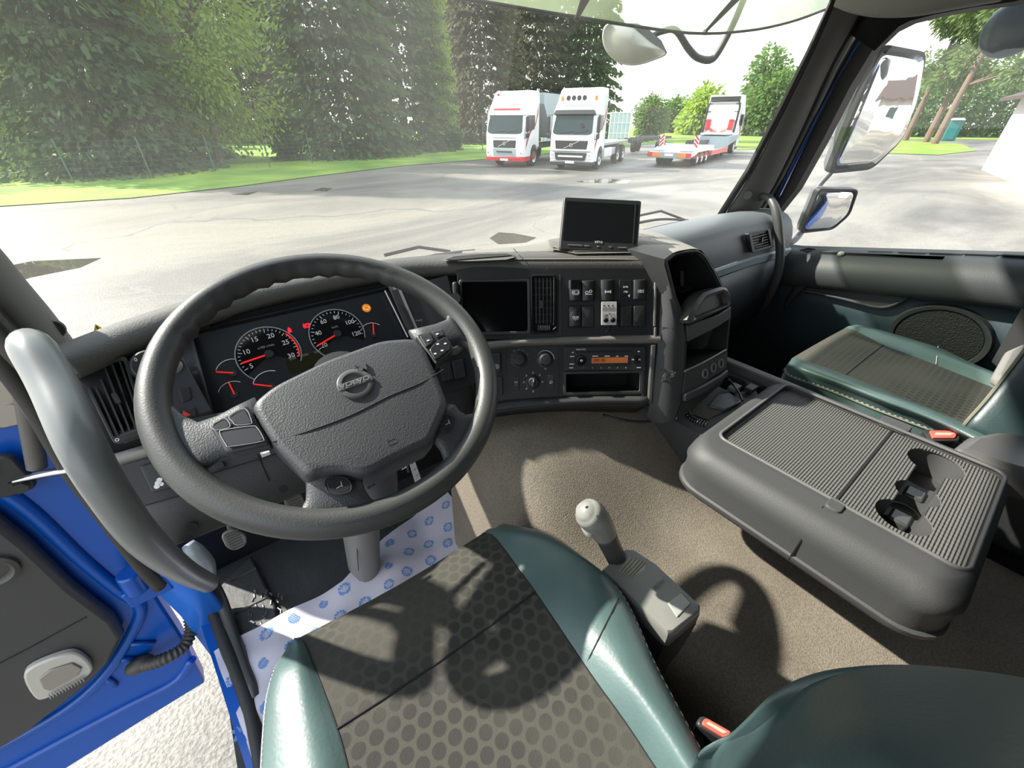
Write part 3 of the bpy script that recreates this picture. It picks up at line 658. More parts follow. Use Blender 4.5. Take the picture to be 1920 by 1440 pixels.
# ================================================================ INTERIOR MATERIALS
M_dash = mat('dash_plastic', (.036, .037, .038), .55, bump=('vor', 420, .35, .0006))
M_dashd = mat('dash_panel_dark', (.014, .0145, .016), .5, bump=('noise', 900, .15, .0003))
M_pad = mat('dash_top_pad', (.080, .077, .070), .6, bump=('vor', 420, .5, .0008))  # base colour lifted to carry the glare on the pad
M_silver = mat('satin_trim', (.19, .18, .165), .42, .3)
M_wheel = mat('wheel_rubber', (.048, .049, .047), .46, bump=('vor', 520, .3, .0005))
M_wheelp = mat('airbag_skin', (.046, .048, .051), .5, bump=('vor', 560, .55, .0007))
M_gloss = mat('gloss_black', (.008, .008, .009), .12)
M_black = mat('matt_black', (.006, .006, .006), .8)
M_screen = mat('dark_screen', (.004, .004, .005), .08)
M_print = mat('white_print', (.75, .75, .73), .6)
M_printg = mat('grey_print', (.3, .3, .3), .6)
M_rneed = mat('red_needle', (.8, .02, .02), .4, emit=((1, .03, .02), .25))
M_warn = mat('red_warning_light', (.8, .02, .02), .4, emit=((1, .01, .03), 1.2))
M_amber = mat('amber_sign', (.9, .42, .05), .4, emit=((1, .5, .06), .35))
M_ambr = mat('amber_red_ring', (.6, .12, .03), .4, emit=((.8, .1, .02), .2))
M_lcd = mat('orange_display', (.24, .08, .025), .4, emit=((1, .28, .06), .06))
M_lcdk = mat('orange_display_text', (.12, .03, .01), .5)
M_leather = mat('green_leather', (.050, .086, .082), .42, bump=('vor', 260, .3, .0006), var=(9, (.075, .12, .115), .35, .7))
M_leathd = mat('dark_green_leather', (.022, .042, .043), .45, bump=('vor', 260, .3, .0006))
M_stitch = mat('stitching', (.55, .57, .52), .8)
M_cons = mat('console_plastic', (.046, .047, .047), .6, bump=('vor', 480, .3, .0005))
M_consl = mat('console_light', (.11, .11, .105), .5)
M_grey = mat('grey_plastic', (.20, .20, .182), .35)
M_greyl = mat('grey_plastic_light', (.30, .30, .27), .35)
M_greyd = mat('grey_plastic_dark', (.045, .045, .045), .35)
M_door = mat('door_panel_teal', (.012, .028, .034), .55, bump=('vor', 420, .3, .0006))
M_doorg = mat('door_panel_grey', (.030, .035, .036), .55, bump=('vor', 420, .3, .0006))
M_pdash = mat('passenger_dash', (.13, .145, .152), .5, bump=('vor', 420, .35, .0006))
M_pstripe = mat('passenger_dash_stripe', (.28, .34, .36), .45)
M_pillar = mat('pillar_trim', (.085, .085, .078), .65, bump=('noise', 600, .2, .0005))
M_rubber = mat('black_rubber', (.012, .012, .012), .6)
M_mat = mat('rubber_floor_mat', (.020, .021, .022), .6, bump=('noise', 60, .4, .003), var=(14, (.035, .035, .035), .5, .75))
M_chrome = mat('chrome', (.75, .75, .74), .15, 1)
M_steel = mat('worn_steel', (.35, .33, .3), .35, .9)
M_bred = mat('buckle_red', (.75, .10, .07), .4)
M_mirror = mat('mirror_glass', (.9, .9, .9), .01, 1)
M_paper = mat('paper', (.56, .53, .60), .85, trans=((.7, .66, .72), .15))
M_pprint = mat('blue_shoe_print', (.10, .22, .50), .85)
M_hgrey = mat('grab_handle_grey', (.17, .18, .175), .33)
def carpet_mat():
    m = mat('tunnel_covering', (.13, .115, .095), .8, bump=('noise', 480, .8, .0016)); nt = m.node_tree; N = nt.nodes; L = nt.links; b = N['Principled BSDF']
    t = N.new('ShaderNodeTexCoord')
    n1 = N.new('ShaderNodeTexNoise'); n1.inputs['Scale'].default_value = 3.2; n1.inputs['Detail'].default_value = 7; L.new(t.outputs['Object'], n1.inputs['Vector'])
    r = N.new('ShaderNodeValToRGB'); e = r.color_ramp.elements; e[0].position = .3; e[0].color = (.115, .096, .074, 1); e[1].position = .68; e[1].color = (.23, .20, .155, 1); L.new(n1.outputs[0], r.inputs[0])
    n2 = N.new('ShaderNodeTexNoise'); n2.inputs['Scale'].default_value = 300; L.new(t.outputs['Object'], n2.inputs['Vector'])
    r2 = N.new('ShaderNodeValToRGB'); e = r2.color_ramp.elements; e[0].position = .38; e[0].color = (.78, .78, .78, 1); e[1].position = .6; e[1].color = (1.12, 1.12, 1.12, 1); L.new(n2.outputs[0], r2.inputs[0])
    mm = N.new('ShaderNodeMix'); mm.data_type = 'RGBA'; mm.blend_type = 'MULTIPLY'; mm.inputs[0].default_value = 1
    L.new(r.outputs[0], mm.inputs[6]); L.new(r2.outputs[0], mm.inputs[7]); L.new(mm.outputs[2], b.inputs['Base Color']); return m
M_carpet = carpet_mat()
def dots_mat(name, base, dot, pitch, rot=0):
    m = mat(name, base, .85, bump=('noise', 500, .4, .0008)); nt = m.node_tree; N = nt.nodes; L = nt.links; b = N['Principled BSDF']
    t = N.new('ShaderNodeTexCoord'); mp = N.new('ShaderNodeMapping'); mp.inputs['Scale'].default_value = (1/pitch, 1/pitch/1.732, 0); mp.inputs['Rotation'].default_value = (0, 0, rot)
    L.new(t.outputs['Object'], mp.inputs[0]); outs = []
    for off in (0, .5):
        a = N.new('ShaderNodeVectorMath'); a.operation = 'ADD'; a.inputs[1].default_value = (off, off, 0); L.new(mp.outputs[0], a.inputs[0])
        f = N.new('ShaderNodeVectorMath'); f.operation = 'FRACTION'; L.new(a.outputs[0], f.inputs[0])
        s = N.new('ShaderNodeVectorMath'); s.operation = 'SUBTRACT'; s.inputs[1].default_value = (.5, .5, 0); L.new(f.outputs[0], s.inputs[0])
        g = N.new('ShaderNodeVectorMath'); g.operation = 'MULTIPLY'; g.inputs[1].default_value = (1, 1.732, 0); L.new(s.outputs[0], g.inputs[0])
        l = N.new('ShaderNodeVectorMath'); l.operation = 'LENGTH'; L.new(g.outputs[0], l.inputs[0]); outs.append(l.outputs['Value'])
    mn = N.new('ShaderNodeMath'); mn.operation = 'MINIMUM'; L.new(outs[0], mn.inputs[0]); L.new(outs[1], mn.inputs[1])
    r = N.new('ShaderNodeValToRGB'); e = r.color_ramp.elements; e[0].position = .36; e[0].color = (1, 1, 1, 1); e[1].position = .43; e[1].color = (0, 0, 0, 1); L.new(mn.outputs[0], r.inputs[0])
    nz = N.new('ShaderNodeTexNoise'); nz.inputs['Scale'].default_value = 7; nz.inputs['Detail'].default_value = 2; L.new(t.outputs['Object'], nz.inputs['Vector'])
    mr = N.new('ShaderNodeMapRange'); mr.inputs['From Min'].default_value = .4; mr.inputs['From Max'].default_value = .6; mr.inputs['To Min'].default_value = .25; mr.inputs['To Max'].default_value = 1; L.new(nz.outputs[0], mr.inputs[0])
    mu = N.new('ShaderNodeMath'); mu.operation = 'MULTIPLY'; L.new(r.outputs[0], mu.inputs[0]); L.new(mr.outputs[0], mu.inputs[1])
    mx = N.new('ShaderNodeMix'); mx.data_type = 'RGBA'; mx.inputs[6].default_value = (*base, 1); mx.inputs[7].default_value = (*dot, 1)
    L.new(mu.outputs[0], mx.inputs[0]); L.new(mx.outputs[2], b.inputs['Base Color']); return m
M_dots = dots_mat('dotted_seat_fabric', (.044, .041, .032), (.019, .018, .015), .021)
M_dots2 = dots_mat('dotted_passenger_fabric', (.056, .054, .042), (.029, .030, .026), .017)
def ribs_mat(name, c, pitch, rot, depth=.0012, cross=True):
    m = mat(name, c, .6); nt = m.node_tree; N = nt.nodes; L = nt.links; b = N['Principled BSDF']
    t = N.new('ShaderNodeTexCoord'); mp = N.new('ShaderNodeMapping'); mp.inputs['Rotation'].default_value = (0, 0, rot); L.new(t.outputs['Object'], mp.inputs[0])
    sp = N.new('ShaderNodeSeparateXYZ'); L.new(mp.outputs[0], sp.inputs[0]); hs = []
    for ax, pt in (('X', pitch*2.2), ('Y', pitch)):
        q = N.new('ShaderNodeMath'); q.operation = 'MULTIPLY'; q.inputs[1].default_value = 2*pi/pt; L.new(sp.outputs[ax], q.inputs[0])
        s = N.new('ShaderNodeMath'); s.operation = 'SINE'; L.new(q.outputs[0], s.inputs[0]); hs.append(s.outputs[0])
    k = N.new('ShaderNodeMath'); k.operation = 'MULTIPLY_ADD'; k.inputs[1].default_value = .45 if cross else 0; L.new(hs[0], k.inputs[0]); L.new(hs[1], k.inputs[2])
    bp = N.new('ShaderNodeBump'); bp.inputs['Strength'].default_value = 1; bp.inputs['Distance'].default_value = depth; L.new(k.outputs[0], bp.inputs['Height']); L.new(bp.outputs[0], b.inputs['Normal'])
    return m
M_ribs = ribs_mat('ribbed_rubber', (.085, .085, .080), .0048, 0, .0007)
M_wind = glass_mat('windscreen_glass', (.97, .985, .97), .03, .034, 2.5, (1, 1, .97))
M_side = glass_mat('side_glass', (.97, .98, .98), .05, .02, 4)
M_acry = glass_mat('green_acrylic', (.54, .58, .49), .05, .42, 2, (.25, .30, .19))
# ================================================================ CAB SHELL
XL, XR, FZ = -.34, 1.92, -1.13
def strip(name, rows, m, parent=None, solid=.01, k=0, smooth=60):
    b = MB(); rows = [[V(p) for p in r] for r in rows]
    if k: rows = [cr_spline(r, k) for r in rows]
    b.grid(rows); return b.out(name, m, parent, smooth=smooth, solid=solid)
# side rail above the driver's door opening
b = MB(); b.box((XL-.01, .12, .50), (.07, 1.25, .30)); struct(b.out('trim_16', M_pillar, smooth=0))
# floor
b = MB(); b.box(((XR-.29)/2, .1, FZ-.02), (XR+.29, 2.1, .04)); struct(b.out('floor', M_mat, smooth=0))
# front bulkhead under the dashboard, back wall, roof
b = MB(); b.box(((XL+XR)/2+.02, 1.12, -.78), (XR-XL-.02, .04, .74)); struct(b.out('wall_front', M_black, smooth=0))
b = MB(); b.box(((XL+XR)/2, -.98, -.25), (XR-XL, .05, 1.8)); struct(b.out('wall_back', M_pillar, smooth=0))
b = MB(); b.box(((XL+XR)/2, -.12, .66), (XR-XL+.1, 1.75, .05)); struct(b.out('ceiling', M_pillar, smooth=0))
b = MB(); b.loft([[(x, .73, .33), (x, .64, .36), (x, .6, .64), (x, .80, .66), (x, .86, .45)] for x in (XL, XR)]); struct(b.out('trim_1', M_pillar))
b = MB(); b.box((XL-.02, -.72, -.25), (.06, .55, 1.8)); struct(b.out('wall_left', M_pillar, smooth=0))
b = MB(); b.box((XR+.02, -.75, -.2), (.06, .5, 1.7)); struct(b.out('wall_right', M_pillar, smooth=0))
# windscreen: bowed, leaning back
def wsp(s, t):        # s 0..1 across, t 0..1 up
    x = -.25+s*(1.85+.25); bow = .17*(1-(2*s-1)**2)
    return V((x, .93+bow*.8-.20*t, -.37+.70*t))
b = MB(); b.grid([[wsp(i/16, j/6) for j in range(7)] for i in range(17)])
struct(b.out('window_1', M_wind, smooth=180, solid=0))
# ---- right A pillar, seen from inside (strips between matched outlines)
def rib(name, A, B, m, thick=.012, kind='structure', par=None):
    b = MB(); b.grid([A, B]); o = b.out(name, m, par, smooth=60, solid=thick)
    if kind: o['kind'] = kind
    return o
def pl(px, xs): return [X(x, y, v) for (x, y), v in zip(px, xs)]
wl = [(1343, 408), (1400, 318), (1462, 200), (1515, 95), (1556, 6), (1572, -30)]
e1 = [(1352, 410), (1408, 322), (1469, 205), (1521, 100), (1562, 6), (1578, -30)]
e2 = [(1412, 412), (1452, 345), (1505, 235), (1557, 120), (1612, 20), (1640, -30)]
e2b = [(1430, 385), (1458, 345), (1512, 238), (1566, 125), (1622, 24), (1650, -30)]
e3 = [(1442, 420), (1492, 325), (1540, 228), (1588, 140), (1640, 72), (1690, -10)]
x1 = [1.70, 1.70, 1.70, 1.70, 1.70, 1.70]; x2 = [1.72]*6; x3 = [1.84]*6; x4 = [1.90]*6
rib('trim_2', pl(wl, x1), pl(e1, x1), M_rubber, .02)
b = MB(); A = pl(e1, [1.705]*6); C_ = pl(e2, x3); Bm = [(p+q)/2+V((-.012, -.03, .0)) for p, q in zip(A, C_)]
b.grid([cr_spline(r, 4) for r in (A, Bm, C_)]); struct(b.out('trim_3', M_pillar, smooth=60, solid=.014, sub=1))
rib('trim_4', pl(e2, [1.85]*6), pl(e2b, [1.90]*6), M_black, .012)
bl = [(1424, 430), (1474, 330), (1524, 232), (1575, 135), (1630, 40), (1660, -20)]
rib('trim_5', pl(e2b, [1.93]*6), pl(bl, [1.935]*6), M_rubber, .01)
bl2 = [(x+6, y+1) for x, y in bl]
rib('trim_6', pl(bl, [1.945]*6), pl(bl2, [1.945]*6), M_blue, .008)
# screw cap on the pillar
c_ = X(1402, 366, 1.745); b = MB(); F = Fr(c_, (.3, -.95, 0), (0, .2, 1)); nrm = -c_.normalized(); F = Fr(c_+nrm*.03, V((0, 0, 1)).cross(nrm)*-1 if 0 else nrm.cross(V((0, 0, 1))).normalized()*-1, (0, 0, 1))
b.fcyl(F, 0, 0, .016, -.02, .0, .014); b.out('screw_cap', M_pillar, None); o = bpy.data.objects['screw_cap']; tag(o, 'round grey screw cap low on the right windscreen pillar', 'screw cap'); settle(o)
# ---- left A pillar
lw = [(150, 660), (95, 585), (40, 520), (0, 470), (-60, 405)]
lo = [(100, 700), (40, 640), (0, 590), (-50, 540), (-110, 470)]
def pz(px, zs): return [Zp(x, y, z) for (x, y), z in zip(px, zs)]
Lw = [Y(x, y, v) for (x, y), v in zip(lw, (.93, .915, .90, .885, .86))]
Lo = [Y(x, y, v) for (x, y), v in zip(lo, (.80, .79, .78, .77, .75))]
b = MB(); Lm = [(p+q)/2+V((.015, -.03, 0)) for p, q in zip(Lw, Lo)]
b.grid([cr_spline(r, 4) for r in (Lw, Lm, Lo)]); struct(b.out('trim_7', M_pillar, smooth=60, solid=.014, sub=1))
Ls = [Y(x, y, v) for (x, y), v in zip([(180, 790), (90, 700), (0, 600), (-50, 550)], (.74, .75, .76, .76))]
Lt = [Y(x, y, v) for (x, y), v in zip([(150, 800), (70, 722), (0, 650), (-50, 600)], (.75, .76, .77, .77))]
rib('trim_8', Ls, Lt, M_rubber, .014)
c_ = (Y(97, 619, .86)); nrm = (-c_).normalized(); F = Fr(c_+nrm*.008, V((0, 0, 1)).cross(nrm), (0, 0, 1)); b = MB(); b.fcyl(F, 0, 0, .016, -.004, 0, .014)
o = b.out('screw_cap', M_pillar, None); tag(o, 'round grey cover cap low on the left windscreen pillar', 'screw cap'); settle(o)
# ================================================================ PASSENGER DOOR (closed)
pd = struct(bpy.data.objects.new('door_2', None)); COL.objects.link(pd)
# window opening outline (at x = 1.95) and the black frame around it
wo = [(1446, 440), (1470, 455), (1500, 462), (1700, 467), (2050, 476), (2050, -60), (1905, 6), (1830, 16), (1760, 30), (1712, 42), (1680, 58), (1648, 88), (1610, 150), (1560, 250), (1500, 365), (1462, 430)]
wo = [(1452, 418), (1455, 445), (1475, 460), (1500, 463), (1700, 469), (2150, 482), (2150, -60), (1905, 7), (1830, 17), (1760, 30), (1712, 42), (1680, 58), (1645, 92), (1600, 165), (1550, 262), (1498, 355), (1462, 400)]
W3 = [X(x, y, 1.93) for x, y in wo]; cen = V((1.93, .3, -.05))
out3 = [p+V((-.03, 0, 0))+V((0, (p-cen).normalized().y*.05, (p-cen).normalized().z*.05)) for p in W3]
inn3 = [p+V((.03, 0, 0)) for p in W3]
b = MB(); b.grid([out3, [p+V((-.035, 0, 0)) for p in W3], inn3], closed_v=True); b.out('window_seal', M_rubber, pd, smooth=50)
b = MB(); b.face([p+V((.012, 0, 0)) for p in W3]); wg = struct(b.out('window_2', M_side, None, smooth=0))
# black upper frame / header
hdr = [X(x, y, 1.9) for x, y in ((1640, 95), (1690, 45), (1760, 18), (1900, -5), (2100, -40))]
hd2 = [X(x, y, 1.86) for x, y in ((1560, 40), (1600, -20), (1700, -60), (1900, -80), (2100, -120))]
b = MB(); b.grid([hdr, hd2]); b.out('upper_frame', M_black, pd, smooth=60, solid=.02)
# lower door, profile rows along y, following the measured lines
ys = [.80, .66, .54, .42, .30, .15, 0, -.15, -.35, -.6]
def sz(y): return -.437+.10*((.64-y)/.6) if y > 0 else -.33+.03*(-y)      # sill height
rows = []
for y in ys:
    s_ = sz(y); rows.append([V((1.93, y, s_-.005)), V((1.90, y, s_+.002)), V((1.87, y, s_-.006)), V((1.835, y, s_-.03)), V((1.815, y, s_-.065)), V((1.815, y, s_-.11)), V((1.835, y, s_-.135))])
b = MB(); b.grid(rows); b.out('upper_panel', M_doorg, pd, smooth=60, solid=.008, sub=1)
rows = [[V((1.86, y, sz(y)-.11)), V((1.865, y, -.62)), V((1.86, y, -.9)), V((1.86, y, FZ))] for y in ys]
b = MB(); b.grid(rows); b.out('lower_panel', M_door, pd, smooth=60, solid=.01)
# sill tray recess, vents slots, lock knob, switch
FS = Fr((1.86, .3, -.385), (0, -1, -.17*-1), (1, 0, 0)); 
def sil(px, py): return X(px, py, 1.86)
b = MB(); q = [sil(1535, 478), sil(1768, 488), sil(1757, 498), sil(1548, 489)]; b.prism([p+V((0, 0, .012)) for p in q], V((0, 0, -.004))); b.out('tray_recess', M_black, pd)
b = MB(); c_ = sil(1573, 485); b.sph(c_+V((0, 0, .016)), (.012, .012, .01), 12); b.tube([c_, c_+V((0, 0, .014))], .005, 8); b.out('lock_knob', M_greyl, pd)
b = MB(); q = [sil(1497, 477), sil(1512, 474), sil(1526, 476), sil(1511, 481)]; b.prism([p+V((0, 0, .014)) for p in q], V((0, 0, .004))); b.out('switch', M_pdash, pd)
for x0, x1 in ((1625, 1670), (1682, 1732), (1740, 1800), (1805, 1865), (1875, 1930)):
    p = X(x0, 477+(x0-1625)*.03, 1.885); q = X(x1, 478+(x1-1625)*.03, 1.885); b = MB(); b.prism([p+V((0, 0, .008)), q+V((0, 0, .008)), q+V((.012, 0, .008)), p+V((.012, 0, .008))], V((0, 0, .003))); b.out('vent_slot', M_black, pd)
# arm rest moulding with pull pocket
A = [(1468, 585), (1500, 545), (1525, 524), (1570, 516), (1640, 519), (1725, 531), (1920, 548), (2100, 560)]
B_ = [(1500, 560), (1520, 547), (1560, 553), (1600, 563), (1655, 575), (1690, 565), (1730, 545), (2100, 575)]
b = MB(); b.grid([pl([(x, y-22) for x, y in A], [1.84]*8), pl(A, [1.815]*8), pl(A, [1.835]*8)]); b.out('armrest_lip', M_doorg, pd, smooth=60, solid=.006, sub=1)
pk = [(1505, 549), (1530, 524), (1590, 519), (1640, 521), (1720, 533), (1700, 560), (1672, 574), (1640, 575), (1580, 561), (1540, 551)]
b = MB(); b.prism([X(x, y, 1.845) for x, y in pk], V((.015, 0, 0))); pkt = b.out('pull_pocket', M_doorg, pd, smooth=30)
b = MB(); b.prism([X(x, y, 1.836) for x, y in [(1591, 523), (1650, 524), (1722, 534), (1705, 548), (1690, 552), (1640, 548), (1605, 538)]], V((.012, 0, 0))); b.out('handle_cup', M_pdash, pkt, bev=.003)
e_ = [(1500, 545), (1530, 549), (1580, 560), (1640, 575), (1672, 573), (1705, 555), (1730, 541)]
b = MB(); b.tube(cr_spline([X(x, y, 1.845) for x, y in e_], 5), .006, 8); b.out('pocket_edge', M_doorg, pd)
# speaker
sc_ = X(1757, 633, 1.845); FD = Fr(sc_, (0, -1, 0), (0, 0, 1))
b = MB(); ru, rvv = .122, .106
ou = [(ru*cos(2*pi*i/40), rvv*sin(2*pi*i/40)) for i in range(40)]
b.loft([[FD.p(u*1.04, v*1.04, -.01) for u, v in ou], [FD.p(u, v, .012) for u, v in ou], [FD.p(u*.9, v*.9, .010) for u, v in ou], [FD.p(u*.86, v*.86, .002) for u, v in ou]]); spk = b.out('speaker', M_doorg, pd, smooth=40)
b = MB(); b.fpoly(FD, [(u*.86, v*.86) for u, v in ou], .0, .006); b.out('speaker_grille', mat('speaker_mesh', (.012, .013, .013), .7, bump=('vor', 260, 1, .002)), spk)
# seat belt strap at the right
b = MB(); q0 = X(1930, 590, 1.72); q1 = X(1872, 690, 1.72); w_ = V((0, .02, .012)); b.prism([q0-w_, q0+w_, q1+w_, q1-w_], V((.003, 0, 0))); o = b.out('seat_belt', M_greyd, None); tag(o, 'dark seat belt strap beside the passenger backrest', 'seat belt'); settle(o)
# grab handle on the right pillar
gh = [(1424, 372), (1432, 368), (1446, 376), (1456, 400), (1461, 440), (1463, 480), (1456, 520), (1440, 560), (1428, 585)]
P_ = [X(x, y, v) for (x, y), v in zip(gh, (1.80, 1.775, 1.755, 1.74, 1.735, 1.735, 1.74, 1.76, 1.80))]
b = MB(); b.tube(cr_spline(P_, 6), [.013]*3+[.0155]*4+[.014]*2, 14); o = b.out('grab_handle', mat('handle_dark', (.06, .062, .06), .4), None, smooth=180); tag(o, 'dark grey bent grab handle on the right windscreen pillar', 'grab handle'); settle(o)
# grab handle, left
gh = [(52, 640), (62, 655), (100, 720), (150, 830), (205, 925), (270, 1010), (340, 1068), (392, 1094)]
P_ = [X(x, y, v) for (x, y), v in zip(gh, (-.205, -.195, -.185, -.175, -.175, -.18, -.19, -.205))]
b = MB(); b.tube(cr_spline(P_, 6), [.017, .021, .0215, .021, .020, .020, .018, .017], 18); o = b.out('grab_handle', M_hgrey, None, smooth=180); tag(o, 'thick grey grab handle at the left end of the dashboard', 'grab handle'); settle(o)
# body side, outer blue panels (what the mirrors look back at)
b = MB(); b.box((2.02, -.2, -1.06), (.04, 1.9, 1.15)); b.box((2.02, -.85, .2), (.06, .85, 1.3)); b.box((2.0, .1, .55), (.06, 1.8, .2)); struct(b.out('wall_right_outer', M_blue, smooth=0, bev=.01))
b = MB(); b.box((.8, -3.6, -1.75), (.9, 5.2, .28)); struct(b.out('trim_9', M_chas, smooth=0))
for s_ in (2.02,):
    for yy in (-3.2,): pass
# blue left sill and pillar, black rubber edge
b = MB(); q = [Zp(x, y, -1.10) for x, y in ((345, 1075), (372, 1085), (445, 1240), (505, 1500), (480, 1500), (405, 1260))]
b.prism(q, V((0, 0, -.25))); struct(b.out('trim_10', M_blue, smooth=30))
b = MB(); b.tube(cr_spline([Zp(x, y, z) for x, y, z in ((372, 1075, -.98), (395, 1130, -1.06), (425, 1210, -1.09), (470, 1330, -1.1), (500, 1480, -1.1))], 5), .016, 8); struct(b.out('trim_11', M_rubber, smooth=180))
b = MB(); b.tube(cr_spline([Zp(x, y, z) for x, y, z in ((378, 1060, -.96), (412, 1120, -1.05), (440, 1200, -1.09), (480, 1310, -1.1))], 5), .014, 8); struct(b.out('trim_12', M_greyd, smooth=180))
# blue hinge pillar ahead of the door opening
A = [Y(x, y, .90) for x, y in ((-60, 560), (0, 655), (60, 720), (140, 810), (200, 890), (290, 990), (380, 1090), (450, 1180))]
B2 = [Y(x, y, .93) for x, y in ((-60, 640), (0, 740), (60, 795), (120, 870), (180, 960), (250, 1060), (340, 1150), (400, 1230))]
b = MB(); b.grid([A, B2]); struct(b.out('trim_13', M_blue_in, smooth=50, solid=.012))
b = MB(); b.tube(cr_spline([Y(x, y, .86) for x, y in ((-30, 640), (60, 760), (130, 880), (200, 975), (262, 1058), (300, 1100))], 5), .013, 8); struct(b.out('trim_14', mat('body_seal', (.03, .028, .026), .6), smooth=180))
# ================================================================ DRIVER'S DOOR (wide open, seen on its inner face)
dd = struct(bpy.data.objects.new('door_1', None)); COL.objects.link(dd)
YD = .95; FDo = Fr((-.4, YD, -1.0), (1, 0, 0), (0, 0, 1))
def dp(px, w=0): return [FDo.p(*FDo.uv(x, y), w) for x, y in px]
outl = [(-80, 640), (-10, 700), (60, 780), (110, 850), (170, 930), (235, 1010), (262, 1070), (300, 1130), (342, 1195), (385, 1280), (250, 1363), (80, 1470), (-120, 1580), (-300, 1500), (-300, 900)]
b = MB(); b.prism(dp(outl), V((0, .05, 0))); b.out('door_shell', M_blue, dd, smooth=30, bev=.006)
ridge = [(-120, 850), (-20, 905), (60, 960), (150, 1045), (222, 1105), (262, 1135), (250, 1180), (200, 1260), (120, 1330), (-40, 1420)]
b = MB(); b.tube(cr_spline(dp(ridge, .0), 6), .013, 10); b.out('pressed_ridge', M_blue, dd, smooth=180)
r2 = [(430, 1180), (385, 1258), (300, 1300), (200, 1360), (60, 1440), (-60, 1510)]
b = MB(); b.tube(cr_spline(dp([(360, 1235), (330, 1275), (240, 1322), (120, 1385), (0, 1450)], .0), 6), .011, 10); b.out('lower_ridge', M_blue, dd, smooth=180)
pan = [(-140, 880), (0, 950), (60, 1000), (140, 1080), (215, 1140), (233, 1172), (205, 1222), (165, 1262), (60, 1345), (-100, 1440), (-300, 1440)]
b = MB(); b.prism(dp(pan, .035), V((0, .035, 0))); tp = b.out('trim_panel', M_greyd, dd, smooth=30, bev=.012)
b = MB(); b.tube(dp([(-20, 1228), (60, 1188), (165, 1132)], .036), .0012, 6); b.out('panel_seam', M_black, tp)
lamp = [(52, 1232), (68, 1212), (120, 1192), (150, 1190), (172, 1208), (175, 1225), (150, 1243), (92, 1272), (70, 1268)]
lamp = [tuple(p.xy) for p in cr_spline([V((x, y, 0)) for x, y in lamp], 3, True)]; b = MB(); b.prism(dp(lamp, .05), V((0, .016, 0))); lm = b.out('door_lamp', mat('clear_lens', (.45, .43, .38), .12, coat=.5), dd, smooth=30, bev=.004)
b = MB(); b.prism(dp([(80, 1232), (100, 1216), (140, 1204), (158, 1214), (150, 1228), (100, 1254), (88, 1250)], .054), V((0, .004, 0))); b.out('lamp_reflector', mat('lamp_inner', (.25, .23, .19), .3), lm, bev=.002)
b = MB()
for k in range(12): t = k/11; p = dp([(102+60*t, 1266-30*t)], .056)[0]; q = dp([(98+60*t, 1258-30*t)], .056)[0]; b.tube([p, q], .0012, 5)
b.out('lens_ridges', M_greyl, lm)
b = MB(); F_ = FDo; u, v = FDo.uv(5, 1040); b.lathe(F_.p(u-.008, v, .03), (0, -1, 0), [(0, .034), (.012, .034), (.016, .028), (.010, .022), (.0, .02)], 24); b.out('handle_bowl', mat('bowl_grey', (.08, .075, .065), .45), dd)
for px in ((255, 1205), (272, 1213)): 
    pass
for (x0, y0, x1, y1) in ((235, 1205, 290, 1202), (222, 1234, 250, 1232), (190, 1262, 218, 1283)):
    b = MB(); b.tube(dp([(x0, y0), (x1, y1)], .004), .006, 8); b.out('pressed_rib', M_blue, dd, smooth=180)
for c_ in ((52, 1378), (80, 1362)): b = MB(); u, v = FDo.uv(*c_); b.fbox(FDo, u-.010, v-.004, u+.010, v+.004, .001, .003, r=.003); b.out('drain_slot', M_black, dd)
# corrugated cable conduit
cp_ = [Y(x, y, v) for x, y, v in ((355, 1150, .97), (358, 1180, .94), (345, 1212, .91), (315, 1232, .90), (285, 1243, .91), (262, 1246, .93))]
cs = resample(cr_spline(cp_, 12), 80)
b = MB(); b.tube(cs, [.0125+(.003 if (i//2) % 2 else 0) for i in range(80)], 12); b.sph(cs[-1], (.03, .02, .02), 12); o = b.out('cable_conduit', mat('conduit_rubber', (.05, .045, .038), .5), None, smooth=50); tag(o, 'corrugated black rubber conduit between blue door and cab', 'cable conduit'); settle(o)
# door check strap and hinges
cs = [Y(x, y, v) for x, y, v in ((20, 903, .90), (60, 893, .88), (105, 884, .86), (150, 878, .84))]
b = MB(); b.tube(cr_spline(cs, 4), [.005, .008, .0085, .008], 10, sq=.6); o = b.out('door_check_strap', M_chrome, None, smooth=180); tag(o, 'shiny steel door check strap across the blue door gap', 'door check'); settle(o)
b = MB(); F_ = Fr(Y(20, 895, .925), (1, 0, 0), (0, 0, 1)); b.fbox(F_, -.03, -.035, .02, .045, -.01, .004, r=.012); hb = b.out('hinge_plate', M_dk, dd, bev=.003)
for u, v in ((-.018, .03), (.004, -.02)): b = MB(); b.fcyl(F_, u, v, .011, 0, .014, n=6); b.out('bolt', M_dk, hb)
b = MB(); F_ = Fr(Y(25, 765, .915), (1, -.15, 0), (.25, 0, 1)); b.fbox(F_, -.03, -.03, .03, .06, -.012, .006, r=.008); hb = b.out('hinge_plate', M_steel, dd, bev=.003)
b = MB(); b.fcyl(F_, .0, -.005, .017, 0, .012, n=18); b.out('bolt', M_steel, hb)
b = MB(); b.lathe(Y(250, 1090, .91), (.1, 0, 1), [(-.03, 0), (-.03, .022), (.03, .022), (.03, 0)], 16); b.box(Y(278, 1105, .92), (.08, .02, .05)); b.out('hinge', M_blue, dd, bev=.004)
b = MB(); b.lathe(Y(60, 820, .90), (.35, 0, 1), [(-.06, 0), (-.06, .013), (.09, .013), (.09, 0)], 16); b.out('hinge_tube', mat('primer_grey', (.10, .09, .08), .5), dd)
